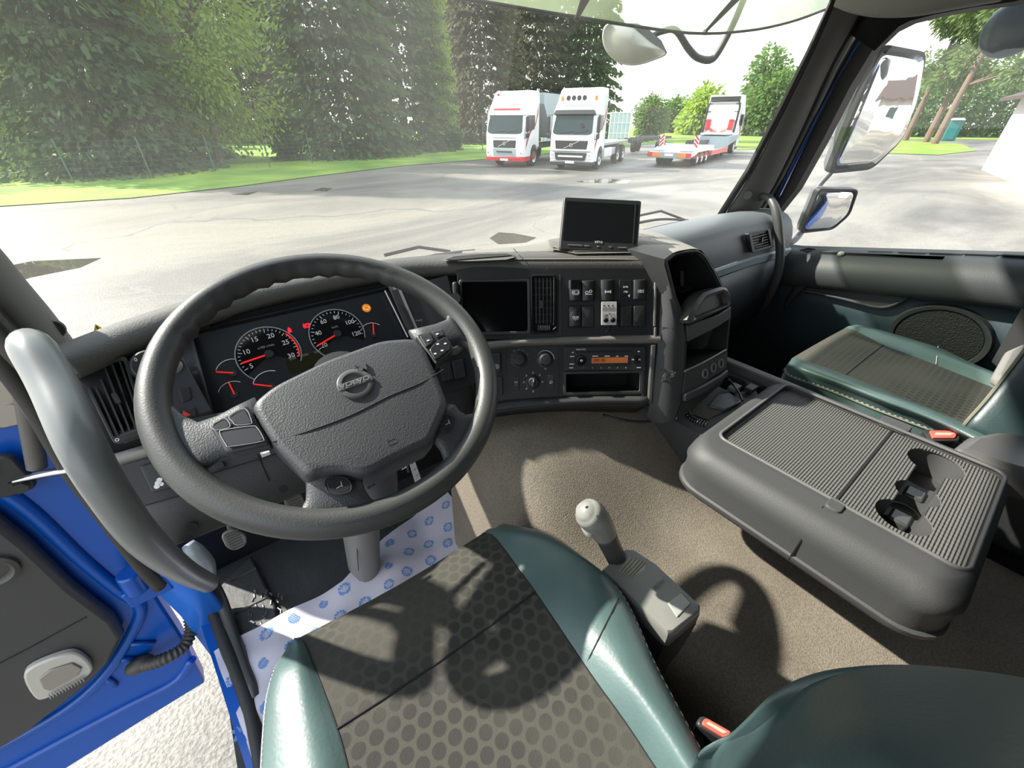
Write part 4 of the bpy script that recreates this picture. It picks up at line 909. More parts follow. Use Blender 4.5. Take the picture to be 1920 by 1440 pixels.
# ================================================================ OUTSIDE MIRRORS, VISOR, WIPERS
mi = thing('door_mirror', 'tall main mirror with round-cornered black frame outside the passenger window', 'mirror', group='passenger side mirrors')
def mirror(par, corners, P0, nrm, mhouse, depth=.07, rr=.03, Rc=1.2):
    nrm = V(nrm).normalized(); a = V((0, 0, 1)).cross(nrm).normalized(); F = Fr(P0, a, nrm.cross(a)); F.n = nrm
    q = [F.uv(x, y) for x, y in corners]; q2 = rpoly(q, rr, 6); cu = sum(u for u, v in q)/len(q); cv2 = sum(v for u, v in q)/len(q)
    sh = lambda k: [(cu+(u-cu)*k, cv2+(v-cv2)*k) for u, v in q2]
    b = MB(); rg = [[F.p(u, v, (.021 if Rc > 1 else .012)-((u-cu)**2+(v-cv2)**2)/(2*Rc)) for u, v in sh(.94*k)] for k in (1, .85, .7, .55, .4, .25, .1, .01)]; b.loft(rg); g = b.out('mirror_glass', M_mirror, par, smooth=180)
    b = MB(); b.fframe(F, sh(1.0), sh(.925), -.02, .008); b.out('mirror_rim', M_dk, par, bev=.002)
    b = MB(); b.loft([[F.p(u, v, w) for u, v in sh(k)] for k, w in ((.99, -.003), (.99, -.03), (.9, -depth*.8), (.7, -depth), (.3, -depth*1.05))]); b.out('mirror_housing', mhouse, par, smooth=60)
    return F
M_hous = mat('mirror_housing_grey', (.12, .125, .13), .5)
F1 = mirror(mi, [(1652, 82), (1736, 98), (1718, 180), (1690, 262), (1632, 318), (1550, 326), (1598, 205)], X(1640, 200, 2.17), (-.535, -.845, -.025), M_hous)
b = MB(); b.tube(cr_spline([X(1640, 88, 2.10), X(1648, 78, 2.12), X(1640, 70, 2.06), X(1615, 90, 2.0)], 5), .020, 10); b.tube(cr_spline([X(1560, 320, 2.22), X(1528, 360, 2.18), X(1510, 420, 2.14), X(1495, 445, 2.05), X(1480, 456, 1.98), X(1462, 456, 1.96)], 5), .012, 10); b.out('mirror_arm', M_hous, mi, smooth=60)
mi2 = thing('wide_angle_mirror', 'small four-cornered wide-angle mirror below the tall door mirror', 'mirror', group='passenger side mirrors')
F2m = mirror(mi2, [(1534, 352), (1609, 354), (1592, 402), (1560, 430), (1499, 437)], X(1555, 395, 2.14), (-.80, -1.21, -.19), M_hous, .06, .02, .5)
# reflection in the side window, modelled as a solid mirror at the top right
km = thing('mirror_reflection', 'dark mirror-shaped reflection in the side window at the top right corner, modelled as a solid', 'mirror')
b = MB(); c_ = X(1905, 50, 2.15); F_ = Fr(c_, (0, -1, 0), (0, 0, 1)); b.sph(c_, (.03, .075, .075), 18); b.out('mirror_housing', mat('mirror_reflection_grey', (.16, .19, .2), .3), km, smooth=180)
b = MB(); b.tube([c_+V((0, 0, .05)), c_+V((-.1, .05, .4))], .015, 8); b.out('mirror_arm', M_dk, km)
# front mirror hanging ahead of the windscreen
fm = thing('front_mirror', 'bowl-shaped front mirror on bent black arm outside the windscreen', 'mirror')
Pm = Y(1188, 84, 1.32); nrm = (V((0, 0, 0))-Pm).normalized(); F = Fr(Pm, V((0, 0, 1)).cross(nrm), (0, 0, 1))
q = [F.uv(x, y) for x, y in ((1140, 44), (1129, 66), (1136, 95), (1160, 117), (1192, 122), (1228, 112), (1250, 99), (1222, 78), (1198, 58), (1180, 46))]
q2 = [tuple(p.xy) for p in cr_spline([V((u, v, 0)) for u, v in q], 4, True)]; cu = sum(p[0] for p in q2)/len(q2); cv2 = sum(p[1] for p in q2)/len(q2)
b = MB(); b.loft([[F.p(cu+(u-cu)*k, cv2+(v-cv2)*k, w) for u, v in q2] for k, w in ((1.0, -.02), (1.0, 0), (.96, .006), (.93, .004), (.6, .015), (.2, .02))]); b.out('mirror_bowl', mat('mirror_bowl', (.42, .41, .34), .45, .5), fm, smooth=60)
q = [F.uv(x, y) for x, y in ((1178, 44), (1198, 58), (1222, 79), (1251, 99), (1240, 76), (1215, 54), (1195, 44))]
b = MB(); b.loft([[F.p(u, v, .004) for u, v in q], [F.p(u, v, -.09) for u, v in q]]); b.out('mirror_back', M_hous, fm, smooth=40)
b = MB(); arm = [(1212, 72, 1.33), (1245, 58, 1.30), (1268, 58, 1.27), (1290, 90, 1.24), (1308, 108, 1.22), (1332, 112, 1.20), (1348, 96, 1.18), (1375, 45, 1.15), (1402, -20, 1.10)]
b.tube(cr_spline([Y(x, y, v) for x, y, v in arm], 6), [.009, .011, .012, .013, .013, .014, .013, .012, .012], 10); b.out('mirror_arm', mat('arm_black', (.03, .03, .03), .5), fm, smooth=180)
# outside sun visor
sv = thing('sun_visor', 'pale green translucent sun visor outside above the windscreen', 'sun visor')
lo_ = [Y(x, y, v) for x, y, v in ((780, -15, 1.12), (895, 2, 1.12), (1080, 32, 1.12), (1290, 62, 1.11), (1400, 58, 1.03), (1480, 42, .95), (1548, 18, .86), (1580, 6, .80))]
up_ = [p+V((0, -.14, .22)) for p in lo_]
b = MB(); b.grid([cr_spline(lo_, 4), cr_spline([(p+q)/2+V((0, .03, .02)) for p, q in zip(lo_, up_)], 4), cr_spline(up_, 4)]); b.out('visor_panel', M_acry, sv, smooth=180)
b = MB(); b.tube(cr_spline(lo_, 4), .0045, 6); b.out('edge_strip', M_chas, sv)
for a_, c2 in (((1082, 34), (1110, -30)), ((1322, 60), (1390, -12))):
    p = Y(*a_, 1.10); q = Y(*c2, .98); b = MB(); b.tube([p, p.lerp(q, .5), q], [.006, .012, .016], 8, sq=.5); b.sph(p, .009, 8); b.out('bracket', M_dk, sv)
# wipers
for lab, pts in (('black wiper lying along the lower edge of the windscreen near the wheel top', ((728, 495, 1.12), (790, 484, 1.12), (850, 474, 1.10), (890, 470, 1.1))), ('black wiper at the lower right of the windscreen beside the monitor', ((1195, 418, 1.02), (1240, 411, 1.02), (1290, 413, 1.0)))):
    w_ = thing('wiper', lab, 'wiper', group='windscreen wipers'); P_ = [Y(*p) for p in pts]
    b = MB(); b.tube(cr_spline(P_, 4), .008, 6, sq=.6); b.out('wiper_blade', M_rubber, w_)
    b = MB(); b.tube([P_[0]+V((0, .02, .02)), P_[1]+V((0, .01, .03)), P_[2]+V((0, .02, .0))], .005, 6); b.out('wiper_arm', M_dk, w_)
# warning sticker on the glass, small
p = Y(183, 615, .90); F = Fr(p, (1, .1, 0), (0, .25, 1)); ws = thing('warning_sticker', 'tiny yellow warning triangle sticker low on the left of the windscreen', 'sticker')
b = MB(); b.fpoly(F, [(-.007, -.005), (.007, -.005), (0, .007)], 0, .0006); b.out('triangle', mat('sticker_yellow', (.85, .62, .03), .5), ws, smooth=0)
b = MB(); b.fline(F, (0, -.002), (0, .003), .0013, .0006, .001); b.fcyl(F, 0, -.0035, .0008, .0006, .001, n=8); b.out('exclamation_mark', M_black, ws)
# header moulding over the passenger
hm = [(1565, 5), (1600, 18), (1650, 26), (1720, 24), (1800, 10), (1890, -6)]
b = MB(); H0 = [X(x, y, 1.55) for x, y in hm]; b.grid([cr_spline(r, 4) for r in ([p+V((.22, .05, .03)) for p in H0], [p+V((.05, .02, .0)) for p in H0], H0, [p+V((-.04, -.02, .05)) for p in H0], [p+V((-.06, -.02, .25)) for p in H0])])
struct(b.out('trim_15', mat('header_grey', (.16, .155, .14), .7), smooth=60))
# ================================================================ DASHBOARD
ds = thing('dashboard', 'dark grey wrap-around truck dashboard under the windscreen', 'dashboard')
Tpx = [(118, 668), (135, 662), (260, 612), (380, 572), (500, 540), (640, 512), (730, 498), (800, 491), (870, 487)]
Mpx = [(190, 865), (195, 862), (243, 857), (283, 845), (400, 812), (520, 778), (640, 742), (760, 700), (862, 655)]
Lpx = [(300, 1030), (334, 1017), (419, 984), (505, 948), (575, 919), (660, 885), (740, 850), (840, 810), (900, 780)]
# the dash line swings round towards the driver; the last stretch is the flat centre stack
ca, cb = lean((.815, -.58, 0), radians(27)); FC = Fr((.677, .534, -.425), ca, cb)
cT = lambda px: FC.P(*px); eps = 0
TT = [Zp(*p, -.265) for p in Tpx]
MM = [V((-.215, .715, -.425)), V((-.19, .71, -.425)), V((-.10, .705, -.425)), V((0, .705, -.425)), V((.1, .71, -.425)), V((.2, .715, -.425)), V((.30, .715, -.425)), V((.38, .70, -.425)), FC.P(865, 660)]
LL = [V((-.195, .645, -.555)), V((-.176, .637, -.56)), V((-.114, .632, -.56)), V((-.046, .63, -.56)), V((.05, .63, -.56)), V((.16, .635, -.56)), V((.26, .64, -.56)), V((.34, .63, -.56)), FC.P(895, 765)]
TT[-1] = FC.P(865, 487)
def nrm_out(P, i):
    a = P[max(0, i-1)]; c = P[min(len(P)-1, i+1)]; t = (c-a); return V((-t.y, t.x, 0)).normalized()*-1
def off(P, o, z): return [P[i]+nrm_out(P, i)*o+V((0, 0, z)) for i in range(len(P))]
TTf = TT+[FC.P(1000, 486), FC.P(1150, 486), FC.P(1243, 487)]          # the full length for the top pad
wb = [wsp(s, .02) for s in (.02, .03, .09, .14, .2, .27, .33, .38, .43, .50, .58, .65)]
Tback = off(TTf, -.035, .004)
mid = [(p*.45+q*.55)+V((0, 0, .012)) for p, q in zip(Tback, wb)]
b = MB(); rows = [wb, mid, Tback, off(TTf, -.012, .003), off(TTf, .004, -.006), off(TTf, .010, -.020), off(TTf, .004, -.034), off(TTf, -.012, -.036)]
b.grid([cr_spline(r, 5) for r in rows]); b.out('top_pad', M_pad, ds, smooth=70)
# driver side ribbons: upper fascia (left of the cluster and right of it), trim, lower panel
def ribbon(name, A, B, m, t0, t1, par=None, n=30, oA=0, oB=0, solid=.006, mids=()):
    a = resample(cr_spline(A, 8), n, t0, t1); c = resample(cr_spline(B, 8), n, t0, t1); b = MB(); rr = [a]
    for (t, o) in mids: rr.append([p.lerp(q, t)+nrm_out(a, i)*o for i, (p, q) in enumerate(zip(a, c))])
    rr.append(c); b.grid(rr); return b.out(name, m, par or ds, smooth=60, solid=solid)
Fa = off(TT, -.004, -.030); Fb = off(MM, 0, .010)
ribbon('upper_fascia', Fa, Fb, M_dashd, 0, .235)
ribbon('upper_fascia', Fa, Fb, M_dashd, .815, 1.0)
ribbon('trim_band', off(MM, .002, .012), off(MM, .002, -.014), M_silver, 0, .21, mids=((.3, .006), (.7, .006)))
ribbon('trim_band', off(MM, .002, .012), off(MM, .002, -.012), M_silver, .80, 1.0, mids=((.3, .006), (.7, .006)))
ribbon('trim_band', off(MM, -.004, .010), off(MM, -.004, -.012), M_dashd, .21, .80)
ribbon('lower_panel', off(MM, .002, -.014), LL, M_dash, 0, 1, mids=((.5, .006),))
ribbon('lower_edge', LL, off(LL, -.05, -.03), M_dash, 0, 1, mids=((.3, .004),))
# ---- instrument cluster: recessed box with hood
yF, lanA = .845, radians(47)
FA = Fr((.10, .80, -.345), (1, 0, 0), (0, sin(radians(40)), cos(radians(40))))
co = [FA.uv(x, y) for x, y in ((372, 640), (735, 545), (860, 690), (480, 860))]
u0 = FA.uv(350, 668)[0]; u1 = FA.uv(732, 545)[0]; vt = FA.uv(600, 575)[1]; vb = vt-.20
b = MB(); b.fbox(FA, u0-.004, vb, u1+.004, vt+.02, -.004, 0); cl = b.out('instrument_cluster', M_gloss, ds, smooth=0)
M_cface = mat('cluster_face', (.018, .021, .025), .35)
b = MB(); b.fbox(FA, u0+.004, vb+.004, u1-.004, vt, 0, .001); b.out('cluster_face', M_cface, cl, smooth=0)
# bezel walls running from the face out to the fascia
def wall(name, pts, m, par=None): b = MB(); b.face(pts); return b.out(name, m, par or ds, smooth=0, solid=.004)
wall('cluster_side', [FA.p(u0, vt+.02, 0), FA.p(u0, vb, 0), FA.p(u0-.006, vb-.0, .022), FA.p(u0-.006, vt+.03, .022)], M_dash)
wall('cluster_side', [FA.p(u1, vt+.02, 0), FA.p(u1, vb, 0), FA.p(u1+.016, vb, .022), FA.p(u1+.016, vt+.03, .022)], mat('cluster_side_grey', (.05, .05, .05), .5))
hoodb = [FA.p(u0-.01+(u1-u0+.03)*i/8, vt+.006, 0) for i in range(9)]
hoodf = resample(cr_spline(off(TT, -.006, -.034), 8), 9, .20, .83)
b = MB(); b.grid([hoodb, hoodf]); b.out('cluster_hood', M_black, ds, smooth=60, solid=.004)
def gauge(px, r, a0, a1, nt, labels, unit, needle, rs=.72, big=True, ring=None):
    u, v = FA.uv(*px); par = None
    b = MB(); b.farc(FA, u, v, 0.0001, r, -30 if big else a1, 210 if big else a0, .0012, .0020, 40); g = b.out('dial', M_gloss if big else M_cface, cl, smooth=0)
    b = MB(); b.farc(FA, u, v, r*.985, r*1.02, a1-10, a0+25, .002, .003, 40); b.out('dial_ring', M_printg, g, smooth=0)
    if big:
        b = MB()
        for k in range(nt+1):
            a = radians(a0+(a1-a0)*k/nt); l = .86 if k % 5 else .80
            b.fline(FA, (u+cos(a)*r*l, v+sin(a)*r*l), (u+cos(a)*r*.93, v+sin(a)*r*.93), r*.018, .002, .0028)
        b.out('tick_marks', M_print, g, smooth=0)
        for k, s_ in enumerate(labels):
            if s_ is None: continue
            a = radians(a0+(a1-a0)*k/(len(labels)-1)); text(s_, FA, u+cos(a)*r*.68, v+sin(a)*r*.68, r*.24, .0022, M_print, g, 'dial_number')
        text(unit, FA, u, v+r*.3, r*.12, .0022, M_printg, g, 'dial_unit')
    a = radians(needle)
    b = MB(); b.fline(FA, (u-cos(a)*r*.1, v-sin(a)*r*.1), (u+cos(a)*r*.88, v+sin(a)*r*.88), r*(.05 if big else .07), .004, .0055); b.out('needle', M_rneed, g, smooth=0)
    b = MB(); b.fcyl(FA, u, v, r*.16, .002, .0075, r*.13); b.out('needle_hub', M_dk, g)
    return u, v
u, v = gauge((505, 665), .052, 200, -22, 28, ['5', '10', '15', '20', '25', '30'], 'x100 r/min', 184)
b = MB(); b.farc(FA, u, v, .047, .0495, -22, 38, .0024, .003, 16); b.out('red_zone', M_rneed, cl, smooth=0)
gauge((633, 627), .051, 205, -15, 24, ['20', '40', '60', '80', '100', '120'], 'km/h', 196)
for px, r, a0, a1, nd in (((438, 700), .026, 150, 60, 157), ((440, 740), .024, 150, 50, 92), ((510, 725), .030, 150, 60, 152), ((700, 628), .026, 140, 40, 70)):
    u, v = FA.uv(*px); b = MB(); b.farc(FA, u, v, r*.96, r*1.0, a1, a0, .0015, .002, 16); g = b.out('small_gauge', M_print, cl, smooth=0)
    a = radians(nd); b = MB(); b.fline(FA, (u, v), (u+cos(a)*r*.95, v+sin(a)*r*.95), .0022, .003, .0042); b.out('needle', M_rneed, g, smooth=0)
    b = MB(); b.fcyl(FA, u, v, .006, .001, .004); b.out('needle_hub', M_dk, g)
u, v = FA.uv(543, 620); b = MB(); b.farc(FA, u, v+.001, 0.0001, .0032, 0, 360, .0015, .002, 12); b.fline(FA, (u-.003, v-.003), (u+.003, v-.003), .002, .0015, .002); b.fline(FA, (u, v), (u, v+.006), .002, .0015, .002); b.out('seat_belt_light', M_warn, cl, smooth=0)
u, v = FA.uv(575, 611); b = MB(); b.farc(FA, u, v, .0028, .0042, 0, 360, .0015, .002, 16); b.farc(FA, u, v, .0055, .0066, 130, 230, .0015, .002, 10); b.farc(FA, u, v, .0055, .0066, -50, 50, .0015, .002, 10); b.fline(FA, (u-.001, v-.002), (u-.001, v+.002), .001, .0015, .002); b.out('brake_light', M_warn, cl, smooth=0)
u, v = FA.uv(687, 578); b = MB(); b.fcyl(FA, u, v, .0092, .001, .0016, n=28); sg = b.out('speed_sign_ring', M_ambr, cl, smooth=0)
b = MB(); b.fcyl(FA, u, v, .0072, .0016, .0019, n=28); b.out('speed_sign', M_amber, sg, smooth=0)
b = MB(); b.farc(FA, u, v, .0054, .0061, 20, 160, .0019, .0024, 12); b.farc(FA, u, v, .0054, .0061, 200, 340, .0019, .0024, 12); b.out('sign_bars', M_black, sg, smooth=0)
text('90', FA, u, v, .0072, .0021, M_black, sg, 'speed_limit_number')
r_ = FA.rect(527, 655, 618, 700); b = MB(); F_ = FA; a_ = FA.uv(530, 668); c2 = FA.uv(617, 650); b.fbox(FA, a_[0], a_[1]-.035, c2[0], c2[1]-.004, .001, .002); tr_ = b.out('trip_display', mat('trip_lcd', (.022, .022, .010), .2), cl, smooth=0)
b = MB()
for k in range(3): b.fbox(FA, a_[0]+.008+k*.022, a_[1]-.012, a_[0]+.02+k*.022, a_[1]-.007, .002, .0024)
b.out('display_segments', mat('lcd_seg', (.07, .07, .035), .5), tr_, smooth=0)
# ---- switch panel between the cluster and the centre stack
FB = Fr(TT[7]*.5+MM[7]*.5, (.80, -.35, 0), (TT[7]-MM[7]))
FB = Fr((TT[7]+MM[7])*.5, (.93, -.37, 0), TT[7]-MM[7])
def plq(name, F, px, w, m, par, th=.003, bev=0, r=0):
    q = [F.uv(x, y) for x, y in px]
    if r: q = rpoly(q, r)
    b = MB(); b.fpoly(F, q, w-th, w); return b.out(name, m, par, smooth=35, bev=bev)
sp = plq('stalk_panel', FB, ((735, 548), (838, 520), (866, 640), (780, 665)), .012, M_dashd, ds, .01)
text('BRAKE', FB, *FB.uv(785, 604), .006, .0125, M_printg, sp); text('T', FB, *FB.uv(780, 612), .009, .0125, M_print, sp); text('ON', FB, *FB.uv(781, 619), .005, .0125, M_print, sp); text('OFF', FB, *FB.uv(793, 617), .005, .0125, M_printg, sp)
b = MB(); b.tube([FB.P(722, 545, .016), FB.P(765, 632, .016)], .0016, 6); b.out('panel_edge', M_printg, sp)
# ---- left vent and light controls
va, vb_ = lean((1, .12, 0), radians(36)); FV = Fr((-.165, .728, -.36), va, vb_)
uq = [FV.uv(x, y) for x, y in ((149, 693), (240, 671), (284, 812), (219, 836))]
def quad_lerp(q, s, t): a = V(q[0]).lerp(V(q[1]), s); c = V(q[3]).lerp(V(q[2]), s); return tuple(a.lerp(c, t))
def vent(F, uq, nv, nh, par, w, name='air_vent', fr=.1, frs=None, vert=True):
    b = MB(); I = [quad_lerp(uq, s, t) for s, t in ((fr, fr*.5), (1-fr, fr*.5), (1-fr, 1-fr), (fr, 1-fr))]
    o1 = rpoly(uq, .008); i1 = rpoly(I, .004); b.fframe(F, o1, i1, w-.012, w+.004); fr_ = b.out(name, M_dk, par, bev=.0015)
    b = MB(); b.fpoly(F, I, w-.03, w-.025); b.out('vent_duct', M_black, fr_, smooth=0)
    for k in range(nv):
        s = (k+.5)/nv if nv < 9 else (k+.5)/nv
        a = quad_lerp(I, s, 0) if vert else quad_lerp(I, 0, s); c = quad_lerp(I, s, 1) if vert else quad_lerp(I, 1, s)
        b = MB(); b.fline(F, a, c, .0022, w-.018, w); b.out('vent_slat', M_greyd, fr_, smooth=0)
    b = MB()
    for k in range(nh):
        s = (k+.5)/nh; a = quad_lerp(I, 0, s) if vert else quad_lerp(I, s, 0); c = quad_lerp(I, 1, s) if vert else quad_lerp(I, s, 1)
        b.fline(F, a, c, .0016, w-.024, w-.018)
    b.out('rear_slats', M_greyd, fr_, smooth=0)
    m = quad_lerp(I, .5, .5); b = MB(); b.fbox(F, m[0]-.003, m[1]-.008, m[0]+.003, m[1]+.008, w-.002, w+.008, r=.002); b.out('vent_tab', M_greyd, fr_)
    return fr_
lv = vent(FV, uq, 5, 5, ds, .012, fr=.085)
tw = [FV.uv(x, y) for x, y in ((225, 822), (275, 808))]
b = MB(); m = FV.p((tw[0][0]+tw[1][0])/2+.003, (tw[0][1]+tw[1][1])/2-.001, .008); b.lathe(m-FV.a*.016, FV.a, [(0, 0), (0, .008), (.032, .008), (.032, 0)], 16); b.out('vent_wheel', M_greyd, lv, bev=.001)
b = MB(); b.farc(FV, *FV.uv(224, 826), .0015, .0023, 0, 360, .016, .0165, 12); b.out('vent_mark', M_print, lv, smooth=0)
lc = plq('light_panel', FV, ((258, 672), (330, 650), (398, 772), (300, 800)), .014, mat('light_panel_blue', (.040, .043, .052), .45), ds, .006, .001)
u, v = FV.uv(286, 690); b = MB(); b.fcyl(FV, u, v, .026, .014, .026, .022, 28); kn = b.out('light_switch_knob', M_dk, lc, bev=.002); text('0', FV, u-.012, v+.012, .008, .0265, M_print, kn)
u, v = FV.uv(327, 690); b = MB(); b.sph(FV.p(u, v, .016), .012, 12); b.out('light_button', M_printg, lc)
plq('blank_switch', FV, ((336, 730), (356, 727), (361, 752), (343, 757)), .017, M_dk, lc, .004, .001, .004)
hz = plq('hazard_switch', FV, ((330, 774), (365, 766), (371, 781), (335, 790)), .018, M_dk, lc, .005, .001, .003)
u, v = FV.uv(349, 779); b = MB(); b.fpoly(FV, [(u-.006, v-.004), (u+.006, v-.004), (u, v+.006)], .018, .0188); b.out('hazard_triangle', mat('hazard_red', (.7, .04, .03), .5), hz, smooth=0)
# lower left panel details
FL = Fr((-.05, .668, -.50), (1, 0, 0), (0, sin(radians(29)), cos(radians(29))))
lp = plq('fog_light_panel', FL, ((226, 873), (330, 842), (412, 905), (272, 946)), .012, M_dashd, ds, .005, .001)
fs = plq('fog_light_switch', FL, ((267, 872), (330, 852), (362, 900), (290, 921)), .018, M_dk, lp, .006, .002, .004)
u, v = FL.uv(301, 902)
b = MB(); 
for du, dv, rr_ in ((0, 0, .004), (.003, .004, .0035), (-.003, -.004, .0035), (.003, -.003, .003)): b.fcyl(FL, u+du, v+dv, rr_, .018, .0186, n=12)
for k in range(3): b.fline(FL, (u+.016, v-.002+k*.003), (u+.022, v-.001+k*.003), .001, .018, .0186)
b.farc(FL, u+.012, v+.003, .0022, .0034, 90, 270, .018, .0186, 10); b.fline(FL, (u+.012, v-.0002), (u+.012, v+.0062), .001, .018, .0186); b.out('fog_light_icon', M_print, fs, smooth=0)
b = MB(); b.tube([FL.P(396, 888, .010), FL.P(580, 832, .010)], .0010, 5); b.tube([FL.P(483, 852, .010), FL.P(505, 902, .010)], .0010, 5); b.tube([FL.P(272, 948, .012), FL.P(420, 905, .010)], .0010, 5); b.out('panel_gap', M_black, ds)
for x, y in ((362, 986), (531, 915)): u, v = FL.uv(x, y); b = MB(); b.fcyl(FL, u, v, .007, .006, .0085, n=16); b.out('screw_recess', M_black, ds)
for px in (((398, 868), (418, 862), (424, 873), (405, 880)),): plq('blank_switch', FL, px, .014, M_dk, ds, .004, .001, .002)
# ---- rockers between wheel and centre stack, below the trim
for px in (((823, 684), (843, 679), (850, 712), (830, 717)), ((847, 678), (868, 674), (873, 708), (852, 712))): plq('rocker_switch', FB, px, .010, M_dk, ds, .008, .0015, .004)
plq('lower_switch_panel', FB, ((798, 678), (885, 655), (900, 715), (812, 745)), .004, M_dashd, ds, .004)
# ================================================================ CENTRE STACK
def R(F, x0, y0, x1, y1): return F.rect(x0, y0, x1, y1)
up = R(FC, 858, 498, 1240, 634); lo = R(FC, 900, 644, 1240, 757)
disp = R(FC, 868, 529, 989, 622); binr = R(FC, 1061, 700, 1198, 734)
b = MB(); b.plate(FC, *up, [disp], -.01, 0.0); b.out('centre_fascia', M_dashd, ds, smooth=0)
b = MB(); b.plate(FC, *lo, [binr], -.01, 0.0); b.out('lower_centre_fascia', M_dashd, ds, smooth=0)
def cavity(F, r, d, m, par, name='storage_bin'):
    u0, v0, u1, v1 = r; P = F.p; b = MB()
    b.grid([[P(u0, v0, 0), P(u1, v0, 0), P(u1, v1, 0), P(u0, v1, 0)], [P(u0, v0, -d), P(u1, v0, -d), P(u1, v1, -d), P(u0, v1, -d)]], closed_v=True); b.face([P(u0, v0, -d), P(u1, v0, -d), P(u1, v1, -d), P(u0, v1, -d)])
    return b.out(name, m, par, smooth=0)
cavity(FC, disp, .02, M_black, ds, 'display_recess')
dr = R(FC, 862, 524, 995, 628)
b = MB(); b.fframe(FC, rrect(*dr, .006), rrect(*disp, .004), -.002, .007); dbz = b.out('display_bezel', M_dash, ds, bev=.002)
b = MB(); b.fbox(FC, disp[0]+.001, disp[1]+.001, disp[2]-.001, disp[3]-.001, -.012, -.008); b.out('display_screen', M_screen, dbz, smooth=0)
b = MB(); b.fpillow(FC, *R(FC, 850, 530, 861, 575), 0, .02, .006, .004); b.fcyl(FC, *FC.uv(856, 562), .012, .0, .03); b.out('ignition_knob', M_dk, ds)
vq = [FC.uv(x, y) for x, y in ((994, 516), (1043, 516), (1043, 624), (996, 626))]
iv = [FC.uv(x, y) for x, y in ((1000, 521), (1036, 521), (1036, 608), (1001, 609))]
b = MB(); b.fframe(FC, rpoly(vq, .006), rpoly(iv, .004), -.001, .010); cvnt = b.out('centre_vent', M_gloss, ds, bev=.003)
b = MB(); b.fpoly(FC, iv, .0005, .001); b.out('vent_duct', M_black, cvnt, smooth=0)
for k in range(5):
    s = (k+.6)/5.2; b = MB(); b.fline(FC, quad_lerp(iv, s, .02), quad_lerp(iv, s, .98), .0020, .002, .009); b.out('vent_slat', M_greyd, cvnt, smooth=0)
b = MB()
for k in range(7): s = (k+.5)/7; b.fline(FC, quad_lerp(iv, 0, s), quad_lerp(iv, 1, s), .0014, .001, .003)
b.out('rear_slats', M_greyd, cvnt, smooth=0)
m_ = FC.uv(1014, 571); b = MB(); b.fbox(FC, m_[0]-.003, m_[1]-.008, m_[0]+.003, m_[1]+.008, .006, .014, r=.002); b.out('vent_tab', M_greyd, cvnt)
w0 = FC.P(1008, 615, .007); w1 = FC.P(1030, 615, .007); b = MB(); b.lathe(w0, (w1-w0), [(0, 0), (0, .007)]+[(.0025*k, .0072 if k % 2 else .0062) for k in range(1, 11)]+[(.027, .007), (.027, 0)], 16); b.out('vent_wheel', M_greyd, cvnt)
b = MB(); b.fline(FC, FC.uv(1036, 618), FC.uv(1041, 613), .0016, .0105, .0115); b.out('vent_mark', M_print, cvnt, smooth=0)
b = MB(); b.fline(FC, FC.uv(1050, 515), FC.uv(1050, 628), .0014, 0, .0008); b.fline(FC, FC.uv(858, 520), FC.uv(868, 560), .001, 0, .003); b.out('panel_gap', mat('gap_light', (.08, .08, .08), .5), ds, smooth=0)
b = MB(); b.fbox(FC, *R(FC, 1225, 506, 1229, 612), 0, .006); b.out('silver_edge', M_silver, ds, bev=.001); b = MB(); b.fbox(FC, *R(FC, 1225, 614, 1229, 634), 0, .007); b.out('silver_edge', M_consl, ds, bev=.001)
# switches
def rocker(x0, y0, x1, y1, tall=True, name='rocker_switch'):
    u0, v0, u1, v1 = R(FC, x0, y0, x1, y1); b = MB(); h = .009 if tall else .004; vm = v0+(v1-v0)*.42
    rr = []
    for (v, w) in ((v0, .0), (v0+.0015, h*.55), (vm, h), (v1-.002, h*.6), (v1, .0)):
        rr.append([FC.p(u0, v, 0), FC.p(u0+.0006, v, w*.8), FC.p(u0+.002, v, w), FC.p(u1-.002, v, w), FC.p(u1-.0006, v, w*.8), FC.p(u1, v, 0)])
    b.grid(rr); o = b.out(name, M_dk if tall else M_dashd, ds, smooth=50); return o
def rec(x0, y0, x1, y1): b = MB(); b.fbox(FC, *R(FC, x0, y0, x1, y1), 0, .0006, r=.003); b.out('switch_recess', M_black, ds, smooth=0)
for q in ((1064, 523, 1115, 566), (1124, 522, 1151, 566), (1184, 522, 1212, 564), (1064, 572, 1114, 615), (1161, 572, 1211, 613)): rec(*q)
s1 = rocker(1066, 525, 1089, 565); s2 = rocker(1090.5, 526, 1113, 565); s3 = rocker(1126, 524, 1149, 565); s5 = rocker(1187, 524, 1209, 562); s6 = rocker(1066, 574, 1088.5, 613)
b = MB(); b.fbox(FC, *R(FC, 1068, 525, 1087, 543), .004, .0105, r=.003); b.out('switch_guard', M_gloss, s1, bev=.001)
for q in ((1090.5, 574, 1112, 613), (1163, 574, 1183.5, 612), (1187, 574, 1208, 612)):
    b = MB(); b.fpillow(FC, *R(FC, *q), 0, .005, .003, .0015); b.out('blank_switch', M_dk, ds)
def ico(par): return MB()
u, v = FC.uv(1078, 549); b = MB(); W0, W1 = .0092, .0098
b.farc(FC, u, v, .0046, .0055, 0, 360, W0, W1, 20); b.farc(FC, u, v, .0070, .0079, 125, 235, W0, W1, 10); b.farc(FC, u, v, .0070, .0079, -55, 55, W0, W1, 10); b.farc(FC, u, v, .0022, .0031, 50, 310, W0, W1, 12); b.out('brake_icon', M_print, s1, smooth=0)
